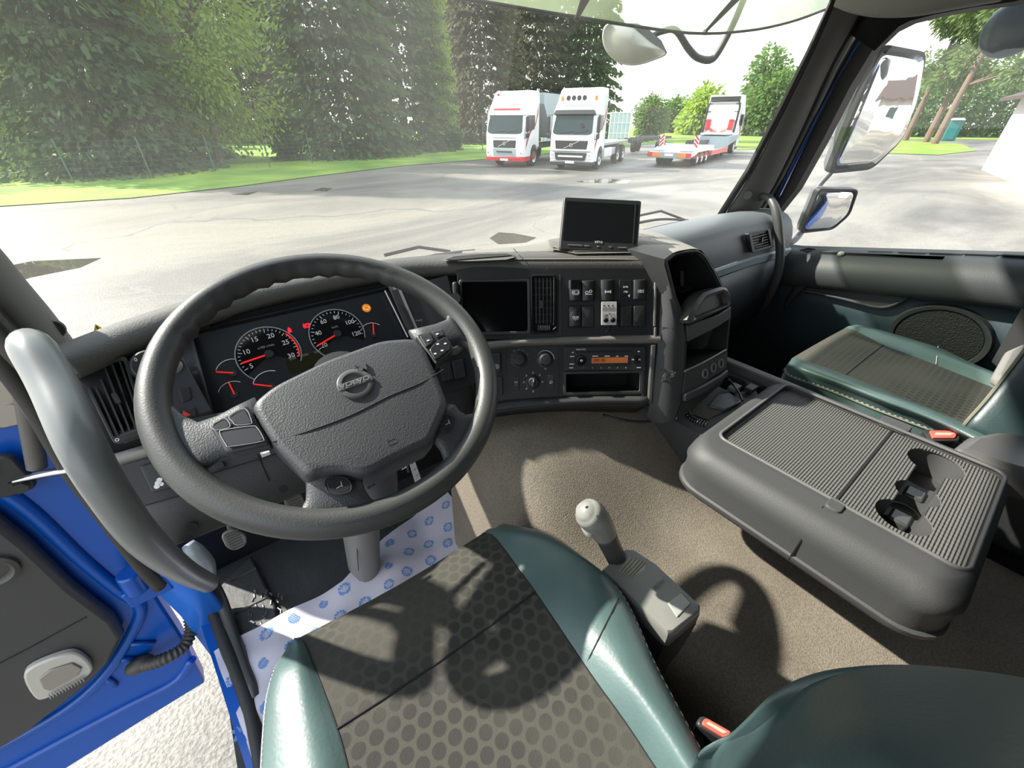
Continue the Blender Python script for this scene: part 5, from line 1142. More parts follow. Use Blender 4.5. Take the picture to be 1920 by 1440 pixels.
u, v = FC.uv(1102, 549); b = MB(); b.farc(FC, u-.004, v-.0005, .0024, .0034, 0, 360, W0, W1, 16); b.farc(FC, u+.0045, v+.002, .0024, .0034, 0, 360, W0, W1, 16); b.fline(FC, (u-.007, v-.0045), (u+.008, v-.0045), .001, W0, W1); b.out('axle_icon', M_print, s2, smooth=0)
u, v = FC.uv(1138, 548); b = MB(); b.fbox(FC, u-.0068, v-.003, u-.0045, v+.003, W0, W1); b.fbox(FC, u+.0045, v-.003, u+.0068, v+.003, W0, W1); b.fline(FC, (u-.005, v), (u+.005, v), .0012, W0, W1); b.fpoly(FC, [(u-.003, v), (u, v+.0026), (u+.003, v), (u, v-.0026)], W0, W1); b.out('diff_lock_icon', M_print, s3, smooth=0)
u, v = FC.uv(1199, 547); b = MB(); b.fframe(FC, [(u-.0028, v-.003), (u+.0028, v-.003), (u+.0022, v+.003), (u-.0022, v+.003)], [(u-.0018, v-.002), (u+.0018, v-.002), (u+.0013, v+.002), (u-.0013, v+.002)], W0, W1)
for s_ in (-1, 1):
    for k in range(3): b.fline(FC, (u+s_*.0042, v+(k-1)*.0020), (u+s_*.0068, v+(k-1)*.0032), .0008, W0, W1)
b.out('beacon_icon', M_print, s5, smooth=0)
u, v = FC.uv(1078, 597); b = MB(); b.fline(FC, (u-.007, v+.003), (u+.007, v+.003), .001, W0, W1); b.farc(FC, u, v+.003, .0034, .0044, 180, 360, W0, W1, 12)
for k in range(5): a = radians(200+k*35); b.fline(FC, (u+cos(a)*.0058, v+.003+sin(a)*.0058), (u+cos(a)*.0080, v+.003+sin(a)*.0080), .0009, W0, W1)
b.out('work_light_icon', M_print, s6, smooth=0)
u, v = FC.uv(1172, 543); ax = plq('aux_usb_panel', FC, ((1161, 525), (1184, 525), (1184, 563), (1161, 563)), .0015, M_dashd, ds, .0015, .0005, .001)
text('AUX', FC, *FC.uv(1172.5, 538.5), .0058, .0017, M_print, ax); text('USB', FC, *FC.uv(1172.5, 547.5), .0058, .0017, M_print, ax)
b = MB(); b.farc(FC, *FC.uv(1171.5, 531), .0018, .003, 0, 360, .0015, .0022, 14); b.fbox(FC, *R(FC, 1165, 551, 1177, 557), .0015, .0019); b.out('sockets', M_black, ax, smooth=0)
b = MB(); u, v = FC.uv(1178.5, 555); b.fpoly(FC, [(u-.002, v), (u+.002, v-.003), (u+.002, v+.004)], .0015, .002); b.out('usb_mark', M_print, ax, smooth=0)
# small white control unit fixed on the panel
rc = thing('remote_control', 'small silver-white control box with two black knobs stuck on the switch panel', 'remote control')
u0, v0, u1, v1 = R(FC, 1124.5, 567, 1152.5, 610)
b = MB(); b.fbox(FC, u0+.001, v0, u1+.002, v1, .001, .014, r=.002); b.out('casing', M_dk, rc, bev=.001)
b = MB(); b.fbox(FC, u0, v0, u1, v1, .014, .0165, r=.0015); b.out('face_plate', mat('control_plate', (.62, .60, .57), .4, .2), rc, bev=.0005)
b = MB()
for k in range(3): u = u0+.006+k*.0095; b.fcyl(FC, u, v1-.009, .0017, .0165, .0175, n=14)
b.out('indicator_lamps', M_dk, rc)
b = MB()
for k in range(3): u = u0+.006+k*.0095; b.fframe(FC, rrect(u-.004, v1-.0195, u+.004, v1-.013, .0005, 1), rrect(u-.0037, v1-.0192, u+.0037, v1-.0133, .0004, 1), .0165, .0168); b.fline(FC, (u-.0018, v1-.016), (u+.0018, v1-.016), .0009, .0165, .0168)
for s_ in (-1, 1): u = (u0+u1)/2+s_*.0078; b.fframe(FC, rrect(u-.0045, v0+.017, u+.0045, v0+.0245, .0005, 1), rrect(u-.0041, v0+.0174, u+.0041, v0+.0241, .0004, 1), .0165, .0168)
b.fpoly(FC, [((u0+u1)/2-.0105, v0+.019), ((u0+u1)/2-.0045, v0+.019), ((u0+u1)/2-.0045, v0+.0235)], .0165, .0168); b.fcyl(FC, (u0+u1)/2, v0+.0255, .0016, .0165, .0185, n=12)
b.out('printed_marks', mat('print_black', (.05, .05, .05), .6), rc, smooth=0)
for s_ in (-1, 1): b = MB(); u = (u0+u1)/2+s_*.0078; b.lathe(FC.p(u, v0+.0105, .0165), FC.n, [(0, .0055), (.005, .005), (.0065, .0038), (.0068, 0)], 18); b.out('knob', M_gloss, rc)
b = MB(); b.tube(cr_spline([FC.p((u0+u1)/2, v0+.002, .006), FC.p((u0+u1)/2+.001, v0-.006, .009), FC.p((u0+u1)/2-.001, v0-.014, .001)], 4), .0028, 8); b.out('cable_plug', M_rubber, rc)
# trim band across the centre
tb_ = [FC.uv(x, y) for x, y in ((866, 646), (1048, 631), (1232, 628), (1232, 644), (1226, 645), (1048, 646), (872, 660))]
b = MB(); top = cr_spline([FC.P(x, y, .001) for x, y in ((862, 645), (950, 637), (1048, 632), (1140, 629.5), (1236, 628))], 6); bot = cr_spline([FC.P(x, y, .001) for x, y in ((866, 664), (950, 652), (1048, 646.5), (1140, 644.5), (1236, 644))], 6)
mp_ = [(p+q)/2+FC.n*.009 for p, q in zip(top, bot)]; b.grid([top, [p.lerp(m, .5)+FC.n*.003 for p, m in zip(top, mp_)], mp_, [p.lerp(m, .5)+FC.n*.003 for p, m in zip(bot, mp_)], bot]); b.out('trim_band', M_silver, ds, smooth=60)
# climate controls
cp = plq('climate_panel', FC, ((950, 651), (1047, 648), (1047, 739), (952, 745)), .002, M_dashd, ds, .002)
def knob(x, y, r, ang, name, grip=False):
    u, v = FC.uv(x, y); b = MB(); b.lathe(FC.p(u, v, .002), FC.n, [(0, r*1.05), (.002, r*1.02), (.003, r*.8), (.012, r*.72), (.0145, r*.62), (.015, 0)], 32); k = b.out(name, M_dk, cp, smooth=40)
    a = radians(ang); b = MB(); b.fline(FC, (u+cos(a)*r*.15, v+sin(a)*r*.15), (u+cos(a)*r*.6, v+sin(a)*r*.6), r*.13, .015, .0162); b.out('knob_pointer', M_print, k, smooth=0)
    if grip: b = MB(); b.fpillow(FC, u-r*.24, v-r*.62, u+r*.24, v+r*.62, .010, .021, .002, .002); b.out('knob_grip', M_dk, k); b = MB(); b.fline(FC, (u, v+r*.1), (u, v+r*.5), r*.12, .021, .0216); b.out('pointer_line', M_print, k, smooth=0)
    return u, v
u, v = knob(973, 674, .0185, 140, 'temperature_knob')
b = MB()
for k in range(9): a = radians(200-k*25); b.fline(FC, (u+cos(a)*.0205, v+sin(a)*.0205), (u+cos(a)*.0222, v+sin(a)*.0222), .0012, .002, .0026)
b.out('scale_marks', M_printg, cp, smooth=0)
for s_, a in (('20', 118), ('22', 90), ('24', 62), ('26', 32)): text(s_, FC, u+cos(radians(a))*.0225, v+sin(radians(a))*.0225, .0052, .0022, M_printg, cp)
u, v = knob(1022, 674, .0185, 130, 'fan_knob')
b = MB(); n = 24
for k in range(n):
    a0 = 150-k*6.2; t = .0004+.0016*k/n; b.farc(FC, u, v, .0205-t/2, .0205+t/2, a0-5.6, a0, .002, .0026, 2)
b.out('fan_scale', M_print, cp, smooth=0)
b = MB(); uu, vv = FC.uv(1022.5, 691)
for k in range(4): a = k*pi/2; b.fcyl(FC, uu+cos(a)*.0016, vv+sin(a)*.0016, .0013, .002, .0026, n=10)
b.out('fan_icon', M_printg, cp, smooth=0)
u, v = knob(999, 716, .0165, 90, 'mode_knob', True)
b = MB()
for a in (90, 135, 180, 225, 270, 0, 45): aa = radians(a); b.farc(FC, u+cos(aa)*.0215, v+sin(aa)*.0215, .0013, .0022, 200, 480, .002, .0026, 8)
b.out('mode_icons', M_print, cp, smooth=0)
ac = plq('ac_button', FC, ((962, 705), (973, 705), (973, 732), (962, 732)), .004, M_dk, cp, .002, .0006, .001); text('AC', FC, *FC.uv(967.5, 716.5), .006, .0042, M_print, ac); b = MB(); b.fline(FC, FC.uv(965, 721.5), FC.uv(970, 721.5), .0008, .004, .0044); b.out('underline', M_printg, ac, smooth=0)
rb_ = plq('recirculation_button', FC, ((1027, 703), (1038, 703), (1038, 729), (1027, 729)), .004, M_dk, cp, .002, .0006, .001); u, v = FC.uv(1032.5, 716.5); b = MB(); b.farc(FC, u, v, .0024, .0034, -60, 240, .004, .0044, 14); b.fpoly(FC, [(u-.003, v-.001), (u+.0005, v-.001), (u-.0012, v-.004)], .004, .0044); b.out('recirculation_icon', M_print, rb_, smooth=0)
plq('panel_side', FC, ((905, 656), (948, 651), (951, 745), (925, 750)), .001, M_dashd, ds, .001)
for px in (((921, 662), (938, 660), (940, 697), (926, 700)), ((932, 706), (942, 705), (943, 740), (937, 741))): rs = plq('rocker_switch', FC, px, .006, M_dk, ds, .006, .0015, .003)
u, v = FC.uv(931, 687); b = MB(); b.farc(FC, u, v, .0045, .0055, 0, 360, .006, .0066, 16)
for k in range(3): b.fline(FC, (u-.003, v-.002+k*.002), (u+.003, v-.002+k*.002), .0007, .006, .0066)
b.out('heater_icon', M_print, ds, smooth=0)
# radio
rd = plq('car_radio', FC, ((1058, 650), (1209, 650), (1209, 694), (1058, 694)), .006, M_dk, ds, .006, .001, .002)
b = MB(); b.fbox(FC, *R(FC, 1079, 657.5, 1184, 660.5), .006, .0065); b.out('disc_slot', M_black, rd, smooth=0)
b = MB(); b.fbox(FC, *R(FC, 1108, 670, 1175.5, 680.5), .006, .0068); sc2 = b.out('radio_display', M_lcd, rd, smooth=0)
b = MB()
for k, ch in enumerate((0, 1, 2, 4, 5)): u, v = FC.uv(1114+ch*3.4, 675); b.fbox(FC, u-.0012, v-.003, u+.0010, v+.003, .0068, .0071)
b.out('display_characters', M_lcdk, sc2, smooth=0)
text('VOLVO', FC, *FC.uv(1088, 655.2), .0052, .0062, M_print, rd, sx=1.3)
u, v = FC.uv(1087.5, 675.5); b = MB(); b.lathe(FC.p(u, v, .006), FC.n, [(0, .0125), (.002, .0118), (.008, .0105), (.0105, .009), (.011, 0)], 28); vk = b.out('volume_knob', M_gloss, rd, smooth=40)
b = MB(); b.farc(FC, u, v, .0016, .0024, 0, 360, .0170, .0176, 14); b.out('power_mark', M_print, vk, smooth=0)
def lbl(s_, x, y, sz=.0035, m=M_print): text(s_, FC, *FC.uv(x, y), sz, .0062, m, rd)
for k, x in enumerate((1093.5, 1109.5, 1125.5, 1141, 1156.5, 1172)): lbl(str(k+1), x, 689.3, .0036)
b = MB()
for x0, y0, x1, y1 in ((1068, 667.5, 1075.5, 669), (1067, 681.5, 1075.5, 683), (1066.5, 688.5, 1074, 690), (1192.5, 688, 1200, 689.5), (1109.5, 666.8, 1120, 668.2), (1132, 666.8, 1142, 668.2), (1153.5, 666.8, 1158, 668.2), (1169.5, 666.8, 1176, 668.2), (1071.5, 660, 1074.5, 661.5), (1194, 658, 1198, 660)): b.fbox(FC, *R(FC, x0, y0, x1, y1), .006, .0064)
for x, y in ((1185.5, 674), (1197.5, 674)): u, v = FC.uv(x, y); s_ = 1 if x > 1190 else -1; b.fpoly(FC, [(u-s_*.002, v-.0018), (u+s_*.0015, v), (u-s_*.002, v+.0018)], .006, .0064); b.fbox(FC, u+s_*.002-.0003, v-.0018, u+s_*.002+.0003, v+.0018, .006, .0064)
b.out('button_marks', M_print, rd, smooth=0)
u, v = FC.uv(1191.5, 674); b = MB(); b.farc(FC, u, v, .0075, .009, 20, 160, .006, .0072, 12); b.farc(FC, u, v, .0075, .009, 200, 340, .006, .0072, 12); b.fcyl(FC, u, v, .004, .006, .0075); b.out('cursor_buttons', M_gloss, rd)
# bin under the radio
bn = cavity(FC, binr, .09, M_black, ds); br = R(FC, 1056, 695.5, 1204, 739.5)
b = MB(); b.fframe(FC, rrect(*br, .003), rrect(*binr, .003), -.001, .005); b.out('bin_frame', M_dash, bn, bev=.001)
b = MB(); b.fbox(FC, *R(FC, 1203, 650, 1207.5, 743), 0, .0045); b.out('silver_edge', M_greyd, ds, bev=.001)
q = [FC.uv(x, y) for x, y in ((1218, 646), (1228, 646), (1220, 757), (1212, 757))]; b = MB(); b.fpoly(FC, q, 0, .010); b.out('corner_rib', mat('corner_rib', (.075, .075, .072), .5), ds, bev=.003)
# lower rail and kick panel
rail = [FC.P(x, y, .004) for x, y in ((905, 760), (960, 752), (1050, 746), (1130, 744), (1213, 744))]; rail2 = [FC.P(x, y, .012) for x, y in ((905, 776), (960, 767), (1050, 759), (1130, 756), (1216, 756))]; rail3 = [p-FC.n*.06+V((0, 0, -.035)) for p in rail2]
b = MB(); b.grid([cr_spline(r, 5) for r in (rail, [(p+q)/2+FC.n*.004 for p, q in zip(rail, rail2)], rail2)]); b.out('lower_rail', M_dash, ds, smooth=60, solid=.004)
b = MB(); b.grid([cr_spline(r, 5) for r in (rail2, rail3, [p+V((.05, .08, -.08)) for p in rail3])]); b.out('kick_panel', M_dashd, ds, smooth=60, solid=.006)
# ---- side cheek and storage pod
FP = Fr((.80, .363, -.583), (1, 0, 0), (0, sin(radians(21)), cos(radians(21))))
cl_ = [FC.P(x, y, w) for x, y, w in ((1243, 487, .01), (1241, 500, .004), (1238, 560, .002), (1236, 620, .002), (1234, 640, .002), (1228, 700, .002), (1218, 757, .002), (1212, 790, -.03))]
pr = [FP.P(x, y) for x, y in ((1246, 486), (1246, 497), (1263, 555), (1281, 604), (1286, 640), (1285, 695), (1277, 752), (1265, 785))]
b = MB(); b.grid([[p.lerp(q, t)+ (V((-.35, -.6, 0))*.018*sin(pi*t)) for p, q in zip(cl_, pr)] for t in (0, .2, .4, .6, .8, 1)]); ck = b.out('side_cheek', M_dash, ds, smooth=60)
b = MB(); b.tube([FC.P(1237, 613, .006), cl_[3].lerp(pr[3], .5)+V((-.35, -.6, 0))*.0185, pr[3]], .0008, 5); b.out('panel_gap', M_black, ck)
# peeled sticker remains on the cheek
n_ = (cl_[5]-cl_[3]).cross(pr[5]-cl_[5]).normalized(); n_ = n_ if n_.dot(cl_[5]) < 0 else -n_
base = (cl_[5]+pr[5])/2+V((-.35, -.6, 0))*.018; Fk = Fr(base+n_*.0, (pr[5]-cl_[5]), V((0, 0, 1))); Fk.n = n_
st = thing('sticker_residue', 'torn silvery sticker remains on the cheek beside the storage pod', 'sticker'); Rr = random.Random(3)
for (x0, y0, x1, y1, w) in ((1247, 697, 1241, 737, 8), (1262, 697, 1256, 738, 8), (1255, 692, 1263, 697, 7), (1251, 712, 1250, 720, 6)):
    L_, R_ = [], []
    for k in range(9): t = k/8; x = x0+(x1-x0)*t; y = y0+(y1-y0)*t; L_.append((x-w/2*Rr.uniform(.5, 1.1), y)); R_.append((x+w/2*Rr.uniform(.5, 1.1), y))
    b = MB(); b.fpoly(Fk, [Fk.uv(x, y) for x, y in L_+R_[::-1]], .002, .0026); b.out('torn_strip', mat('torn_foil', (.33, .31, .28), .45, .3, var=(260, (.05, .05, .05), .45, .6)), st, smooth=0)
# pod face: frame with upper opening, tray, lower pocket and socket row
podout = [(1246, 486), (1262, 474), (1285, 469), (1307, 468), (1322, 478), (1340, 508), (1357, 542), (1368, 575), (1368, 600), (1364, 650), (1359, 697), (1345, 712), (1310, 735), (1277, 752), (1285, 695), (1287, 640), (1281, 604), (1263, 555)]
opn = [(1251, 492), (1266, 481), (1288, 476), (1306, 475), (1318, 486), (1334, 512), (1350, 546), (1330, 560), (1312, 575), (1290, 604), (1284, 600), (1266, 552)]
po = [FP.uv(x, y) for x, y in podout]; pn = [FP.uv(x, y) for x, y in opn]
# body shell going forward from the face outline
b = MB(); bk = [FP.p(u, v, 0)+V((0, .30, .0)) for u, v in po]; b.grid([[FP.p(u, v, 0) for u, v in po], bk], closed_v=True); b.out('pod_body', M_dash, ds, smooth=50)
# opening: frame ring resampled to equal counts
def ring_rs(F, px, n): P = [F.P(x, y) for x, y in px]; return resample(P+[P[0]], n+1)[:-1]
upout = [(1246, 486), (1262, 474), (1285, 469), (1307, 468), (1322, 478), (1340, 508), (1357, 542), (1366, 570), (1345, 585), (1320, 597), (1290, 612), (1281, 604), (1263, 555)]
A = ring_rs(FP, upout, 60); B2 = ring_rs(FP, opn, 60)
b = MB(); b.grid([A, [p.lerp(q, .5)+FP.n*.004 for p, q in zip(A, B2)], B2, [p-FP.n*.12 for p in B2]], closed_v=True); b.face([p-FP.n*.12 for p in B2]); pd_ = b.out('pod_opening', M_dashd, ds, smooth=50)
b = MB(); c_ = FP.P(1276, 535, -.07); b.tube([FP.P(1279, 500, -.07), FP.P(1279, 538, -.07)], .006, 8); b.box(FP.P(1280, 541, -.06), (.05, .03, .004)); b.out('phone_holder', M_greyd, pd_)
# band and lower pocket
band = [(1287, 610), (1345, 590), (1368, 575), (1368, 596), (1345, 612), (1288, 641)]
b = MB(); b.fpoly(FP, [FP.uv(x, y) for x, y in band], -.01, .004); b.out('pod_band', M_dash, ds, bev=.002)
lp_ = [(1288, 641), (1367, 598), (1361, 656), (1285, 694)]; lpo = [(1284, 640), (1370, 592), (1364, 660), (1282, 700)]
A = ring_rs(FP, lpo, 40); B2 = ring_rs(FP, lp_, 40)
b = MB(); b.grid([A, B2, [p-FP.n*.14 for p in B2]], closed_v=True); b.face([p-FP.n*.14 for p in B2]); pk2 = b.out('pod_pocket', M_black, ds, smooth=30)
b = MB(); b.tube(cr_spline([FP.P(1284, 696, .004), FP.P(1320, 679, .008), FP.P(1361, 656, .004)], 5), .0028, 8); b.out('pocket_lip', mat('lip_light', (.16, .16, .155), .4), pk2)
sb = [(1284, 698), (1362, 660), (1360, 690), (1345, 700), (1310, 722), (1279, 737)]
b = MB(); b.fpoly(FP, [FP.uv(x, y) for x, y in sb], -.01, .003); sp_ = b.out('socket_panel', M_dash, ds, smooth=0)
for x, y in ((1319, 700), (1335, 689), (1349, 681)):
    u, v = FP.uv(x, y); b = MB(); b.lathe(FP.p(u, v, .003), FP.n, [(0, .0125), (.003, .012), (.0035, .0095), (.003, .0085), (-.004, .008), (-.004, 0)], 28); r_ = b.out('power_socket', mat('socket_ring', (.17, .17, .165), .4), sp_, smooth=40)
    b = MB(); b.fcyl(FP, u, v, .0082, .0005, .001); b.out('socket_hole', M_black, r_)
b = MB(); b.prism([FP.P(x, y, 0) for x, y in ((1278, 737), (1310, 722), (1345, 702), (1358, 692), (1357, 705), (1340, 718), (1305, 741), (1277, 753))], FP.n*.012); b.out('pod_foot', M_dash, ds, bev=.004)
b = MB(); b.prism([FP.P(x, y, -.002) for x, y in ((1277, 753), (1305, 741), (1340, 718), (1357, 705), (1350, 720), (1320, 745), (1285, 775), (1265, 785))], FP.n*.004); b.out('pod_skirt', M_dashd, ds)
# tray lip that sticks out
lip = [(1288, 600), (1296, 580), (1306, 562), (1318, 549), (1335, 543), (1352, 538), (1362, 540), (1368, 552), (1370, 568), (1366, 575), (1340, 586), (1304, 600), (1292, 606)]
lin = [(1302, 595), (1308, 583), (1318, 566), (1328, 557), (1345, 551), (1356, 547), (1361, 553), (1364, 562), (1365, 569), (1362, 572), (1340, 581), (1310, 593), (1306, 596)]
A = [FP.P(x, y, .018) for x, y in lip]; B2 = [FP.P(x, y, .02) for x, y in lin]
b = MB(); b.grid([[p-FP.n*.03 for p in A], A, [p.lerp(q, .5)+FP.n*.004 for p, q in zip(A, B2)], B2, [p-FP.n*.012 for p in B2]], closed_v=True); b.face([p-FP.n*.012 for p in B2]); b.out('tray_lip', mat('tray_lip', (.07, .07, .067), .45), ds, smooth=50)
# ---- centre top: tray, grille, monitor shelf, joins to the passenger side
xs = [.80, .9, 1.0, 1.15, 1.3, 1.45, 1.6, 1.75, 1.87]
prof = [(.97, -.355), (.88, -.318), (.80, -.29), (.72, -.288), (.675, -.315), (.655, -.37), (.65, -.418)]
rows = [[V((x, y-.06*max(0, (x-1.6))*1.2, z-.02*max(0, (x-1.5)))) for x in xs] for y, z in prof]
b = MB(); b.grid([cr_spline(r, 3) for r in rows]); pdp = b.out('passenger_top', M_pdash, ds, smooth=60, sub=1)
b = MB(); rows = [[V((x, y-.06*max(0, (x-1.6))*1.2, z-.02*max(0, (x-1.5)))) for x in xs] for y, z in ((.649, -.418), (.641, -.424), (.641, -.447), (.650, -.455))]; b.grid(rows); b.out('passenger_stripe', M_pstripe, ds, smooth=40)
b = MB(); rows = [[V((x, y-.06*max(0, (x-1.6))*1.2, z)) for x in xs] for y, z in ((.648, -.455), (.655, -.60), (.69, -.74), (.80, -.90), (1.0, -.98))]; b.grid([cr_spline(r, 3) for r in rows]); b.out('glove_panel', mat('glove_panel_teal', (.055, .066, .072), .5, bump=('vor', 420, .35, .0006)), ds, smooth=60, solid=.006)
# top surface between centre stack and passenger part
tp = [[FC.P(1243, 487, .008), FP.P(1250, 486, .0), FP.P(1285, 469), FP.P(1307, 468), FP.P(1322, 478)]]
a0 = [TTf[-4], TTf[-3], TTf[-2], TTf[-1], FP.P(1262, 474), FP.P(1285, 468), FP.P(1307, 467), FP.P(1322, 477), FP.P(1345, 515), FP.P(1362, 550)]
a1 = [wsp(s, .03) for s in (.42, .47, .52, .57, .62, .66, .70, .74, .76, .78)]
b = MB()
rows = [a0]+[[p.lerp(q, t)+V((0, 0, .02*sin(pi*t))) for p, q in zip(a0, a1)] for t in (.2, .4, .6, .8)]+[a1]
b.grid([cr_spline(r, 4) for r in rows]); b.out('centre_top', mat('centre_top', (.19, .18, .155), .55, bump=('vor', 420, .4, .0008)), ds, smooth=70)  # pale base colour has the sunlight on this top painted in
# side vent
vq = [(1393, 438), (1433, 429), (1440, 463), (1400, 474)]; Pv = onmesh(pdp, vq)
o_ = sum(Pv, V())/4; fa = (Pv[1]-Pv[0]); fb = (Pv[0]-Pv[3]); FX = Fr(o_, fa, fb); q = [FX.uv(x, y) for x, y in vq]
if FX.n.dot(o_) > 0: FX.n = -FX.n
vent(FX, q, 6, 3, ds, .016, 'side_vent', fr=.12, vert=False)
# defrost outlet slot and speaker tray on the top
def onpad(x, y, dz=0): return Zp(x, y, -.262+dz)
q = [(826, 489), (845, 480), (895, 475), (945, 474), (963, 477), (966, 483), (950, 487), (880, 490)]
b = MB(); b.loft([[Zp(x, y, -.262) for x, y in q], [Zp(x, y, -.256) for x, y in q]]); df = b.out('defrost_surround', M_pad, ds, bev=.002)
q = [(836, 487), (852, 481), (900, 477), (950, 476), (962, 479), (900, 484), (850, 488)]
b = MB(); b.prism([Zp(x, y, -.2545) for x, y in q], V((0, 0, .0008))); b.out('defrost_slot', M_black, df)
b = MB(); b.tube([Zp(963, 466, -.262), Zp(980, 486, -.2585)], .001, 5); b.out('panel_gap', M_black, df)
q = [(1030, 466), (1026, 450), (1050, 446), (1195, 436), (1225, 442), (1261, 460), (1240, 470), (1190, 474), (1080, 476)]
b = MB(); b.loft([[Zp(x, y, -.262) for x, y in q], [Zp(x, y, -.256) for x, y in q]]); ty = b.out('top_tray', mat('tray_grey', (.13, .125, .11), .6), ds, bev=.003)
q = [(1036, 464), (1034, 455), (1060, 450), (1195, 441), (1222, 446), (1248, 460), (1232, 466), (1190, 470), (1080, 472)]
b = MB(); b.prism([Zp(x, y, -.2545) for x, y in q], V((0, 0, .001))); b.out('ribbed_mat', ribs_mat('tray_ribs', (.19, .185, .16), .012, .6, .003, False), ty, smooth=0)
# ================================================================ MONITOR ON THE DASH
mo = thing('monitor', 'black rear-view camera monitor standing on top of the dashboard', 'monitor')
ra = rv*cos(radians(2.8))-uv*sin(radians(2.8)); FM = Fr(Dp(1126, 421, .93), ra, uv-rv*(-.09)*0+uv*.0-cv*.0)
FM = Fr(Dp(1126, 421, .93), ra, uv*1.0+rv*.07); 
q = [FM.uv(x, y) for x, y in ((1058, 369), (1203, 376), (1195, 474), (1049, 467))]
b = MB(); r_ = rpoly(q, .006); b.fpoly(FM, r_, -.022, 0); b.out('casing', M_dk, mo, bev=.002)
q = [FM.uv(x, y) for x, y in ((1062, 377), (1194, 384), (1187, 455), (1055, 450))]; b = MB(); b.fpoly(FM, q, 0, .0006); b.out('screen', mat('monitor_screen', (.009, .010, .011), .25), mo, smooth=0)
b = MB(); b.fline(FM, FM.uv(1192, 381), FM.uv(1187, 456), .003, 0, .0014); b.out('screen_edge', mat('edge_grey', (.03, .03, .03), .4), mo, smooth=0)
text('VETO', FM, *FM.uv(1122.5, 454.5), .0072, .0008, M_print, mo, ang=0)
for s_, x, y, z in (('POWER/SOURCE', 1078, 459.8, .0044), ('MENU', 1100, 461, .0044), ('SEL', 1121.5, 462.2, .0044), ('CH', 1144, 463.2, .0044), ('- VOLUME +', 1166.5, 464.5, .0044)): text(s_, FM, *FM.uv(x, y), z, .0008, M_printg, mo)
b = MB(); p_ = FM.P(1138, 472, -.012); b.tube([p_, p_+V((.01, .01, -.025))], .012, 10); b.lathe(p_+V((.01, .01, -.034)), (0, 0, 1), [(0, 0), (0, .055), (.006, .05), (.012, .015), (.012, 0)], 24); b.out('monitor_foot', M_dk, mo)
# ================================================================ STEERING WHEEL
sw = thing('steering_wheel', 'large dark four-spoke steering wheel in front of the driver', 'steering wheel')
WC = V((.110, .546, -.305)); FW = Fr(WC, (1, -.006, 0), (0, .878, .479)); RW = .215
b = MB(); ring = []
for k in range(96):
    a = 2*pi*k/96; ring.append(WC+(FW.a*cos(a)+FW.b*sin(a))*RW)
N_ = 96; rings = []
for k, p in enumerate(ring):
    a = 2*pi*k/96; rad = FW.a*cos(a)+FW.b*sin(a); gr = .0006*sin(k*2.6) if .12 < (a/(2*pi)) < .40 else 0
    rings.append([p+rad*(.0178*cos(t)-(gr*6 if cos(t) < -.5 else 0))+FW.n*.0195*sin(t) for t in [2*pi*j/20 for j in range(20)]])
b.grid(rings, closed_u=True, closed_v=True); b.out('rim', M_wheel, sw, smooth=180)
def spoke(name, A, B, m, t0=.010, t1=.010, w0=.006, w1=-.004, n=7):
    A = resample(cr_spline([FW.P(x, y) for x, y in A], 6), n); B = resample(cr_spline([FW.P(x, y) for x, y in B], 6), n); rr = []
    for i, (p, q) in enumerate(zip(A, B)):
        s = i/(n-1); c = (p+q)/2+FW.n*(w0+(w1-w0)*s); h = (q-p)/2; t = t0+(t1-t0)*s
        rr.append([c+h*(abs(cos(x))**.8*(1 if cos(x) > 0 else -1))+FW.n*t*(abs(sin(x))**.8*(1 if sin(x) > 0 else -1)) for x in [2*pi*j/20 for j in range(20)]])
    b = MB(); b.loft(rr); return b.out(name, m, sw, smooth=180)
s1_ = spoke('spoke', [(480, 750), (425, 774), (392, 792), (358, 790), (330, 765), (296, 735)], [(520, 842), (470, 852), (428, 858), (394, 870), (380, 900), (345, 935)], M_wheelp)
s2_ = spoke('spoke', [(765, 625), (805, 614), (830, 606), (842, 594), (832, 575), (818, 545)], [(815, 690), (832, 668), (848, 650), (868, 645), (886, 660), (912, 700)], M_wheelp)
s3_ = spoke('spoke', [(838, 762), (852, 762), (860, 772), (873, 779), (887, 775), (905, 760)], [(803, 826), (812, 832), (824, 845), (831, 861), (834, 880), (835, 905)], M_wheelp, .012, .011)
s4_ = spoke('spoke', [(574, 895), (573, 915), (574, 930), (570, 948), (558, 958), (535, 975)], [(683, 890), (680, 908), (688, 925), (700, 940), (717, 945), (745, 955)], M_wheelp, .012, .011)
# airbag cover
pad = [(467, 757), (508, 722), (612, 672), (717, 634), (778, 630), (800, 650), (822, 700), (842, 752), (838, 768), (812, 828), (795, 835), (740, 862), (684, 893), (640, 884), (600, 888), (574, 897), (545, 868), (508, 832), (480, 785)]
q = [FW.uv(x, y, .030) for x, y in pad]; cu, cv2 = FW.uv(660, 765, .03)
qs = rpoly(q, .016, 5)
b = MB(); b.loft([[FW.p(cu+(u-cu)*k, cv2+(v-cv2)*k, w) for u, v in qs] for k, w in ((.96, -.03), (1.0, 0), (1.0, .016), (.992, .022), (.978, .0262), (.955, .0292), (.92, .0312), (.89, .0318))])
pd2 = b.out('airbag_cover', M_wheelp, sw, smooth=70)
def padw(x, y):      # height of the cover surface under a pixel, roughly
    return .0335
b = MB(); sl = [(512, 829), (580, 808), (660, 778), (730, 743), (790, 718), (832, 693)]
b.tube(cr_spline([FW.P(x, y, w) for (x, y), w in zip(sl, (.0290, .0318, .0320, .0320, .0318, .0285))], 5), .0011, 6); b.out('cover_seam', M_black, pd2)
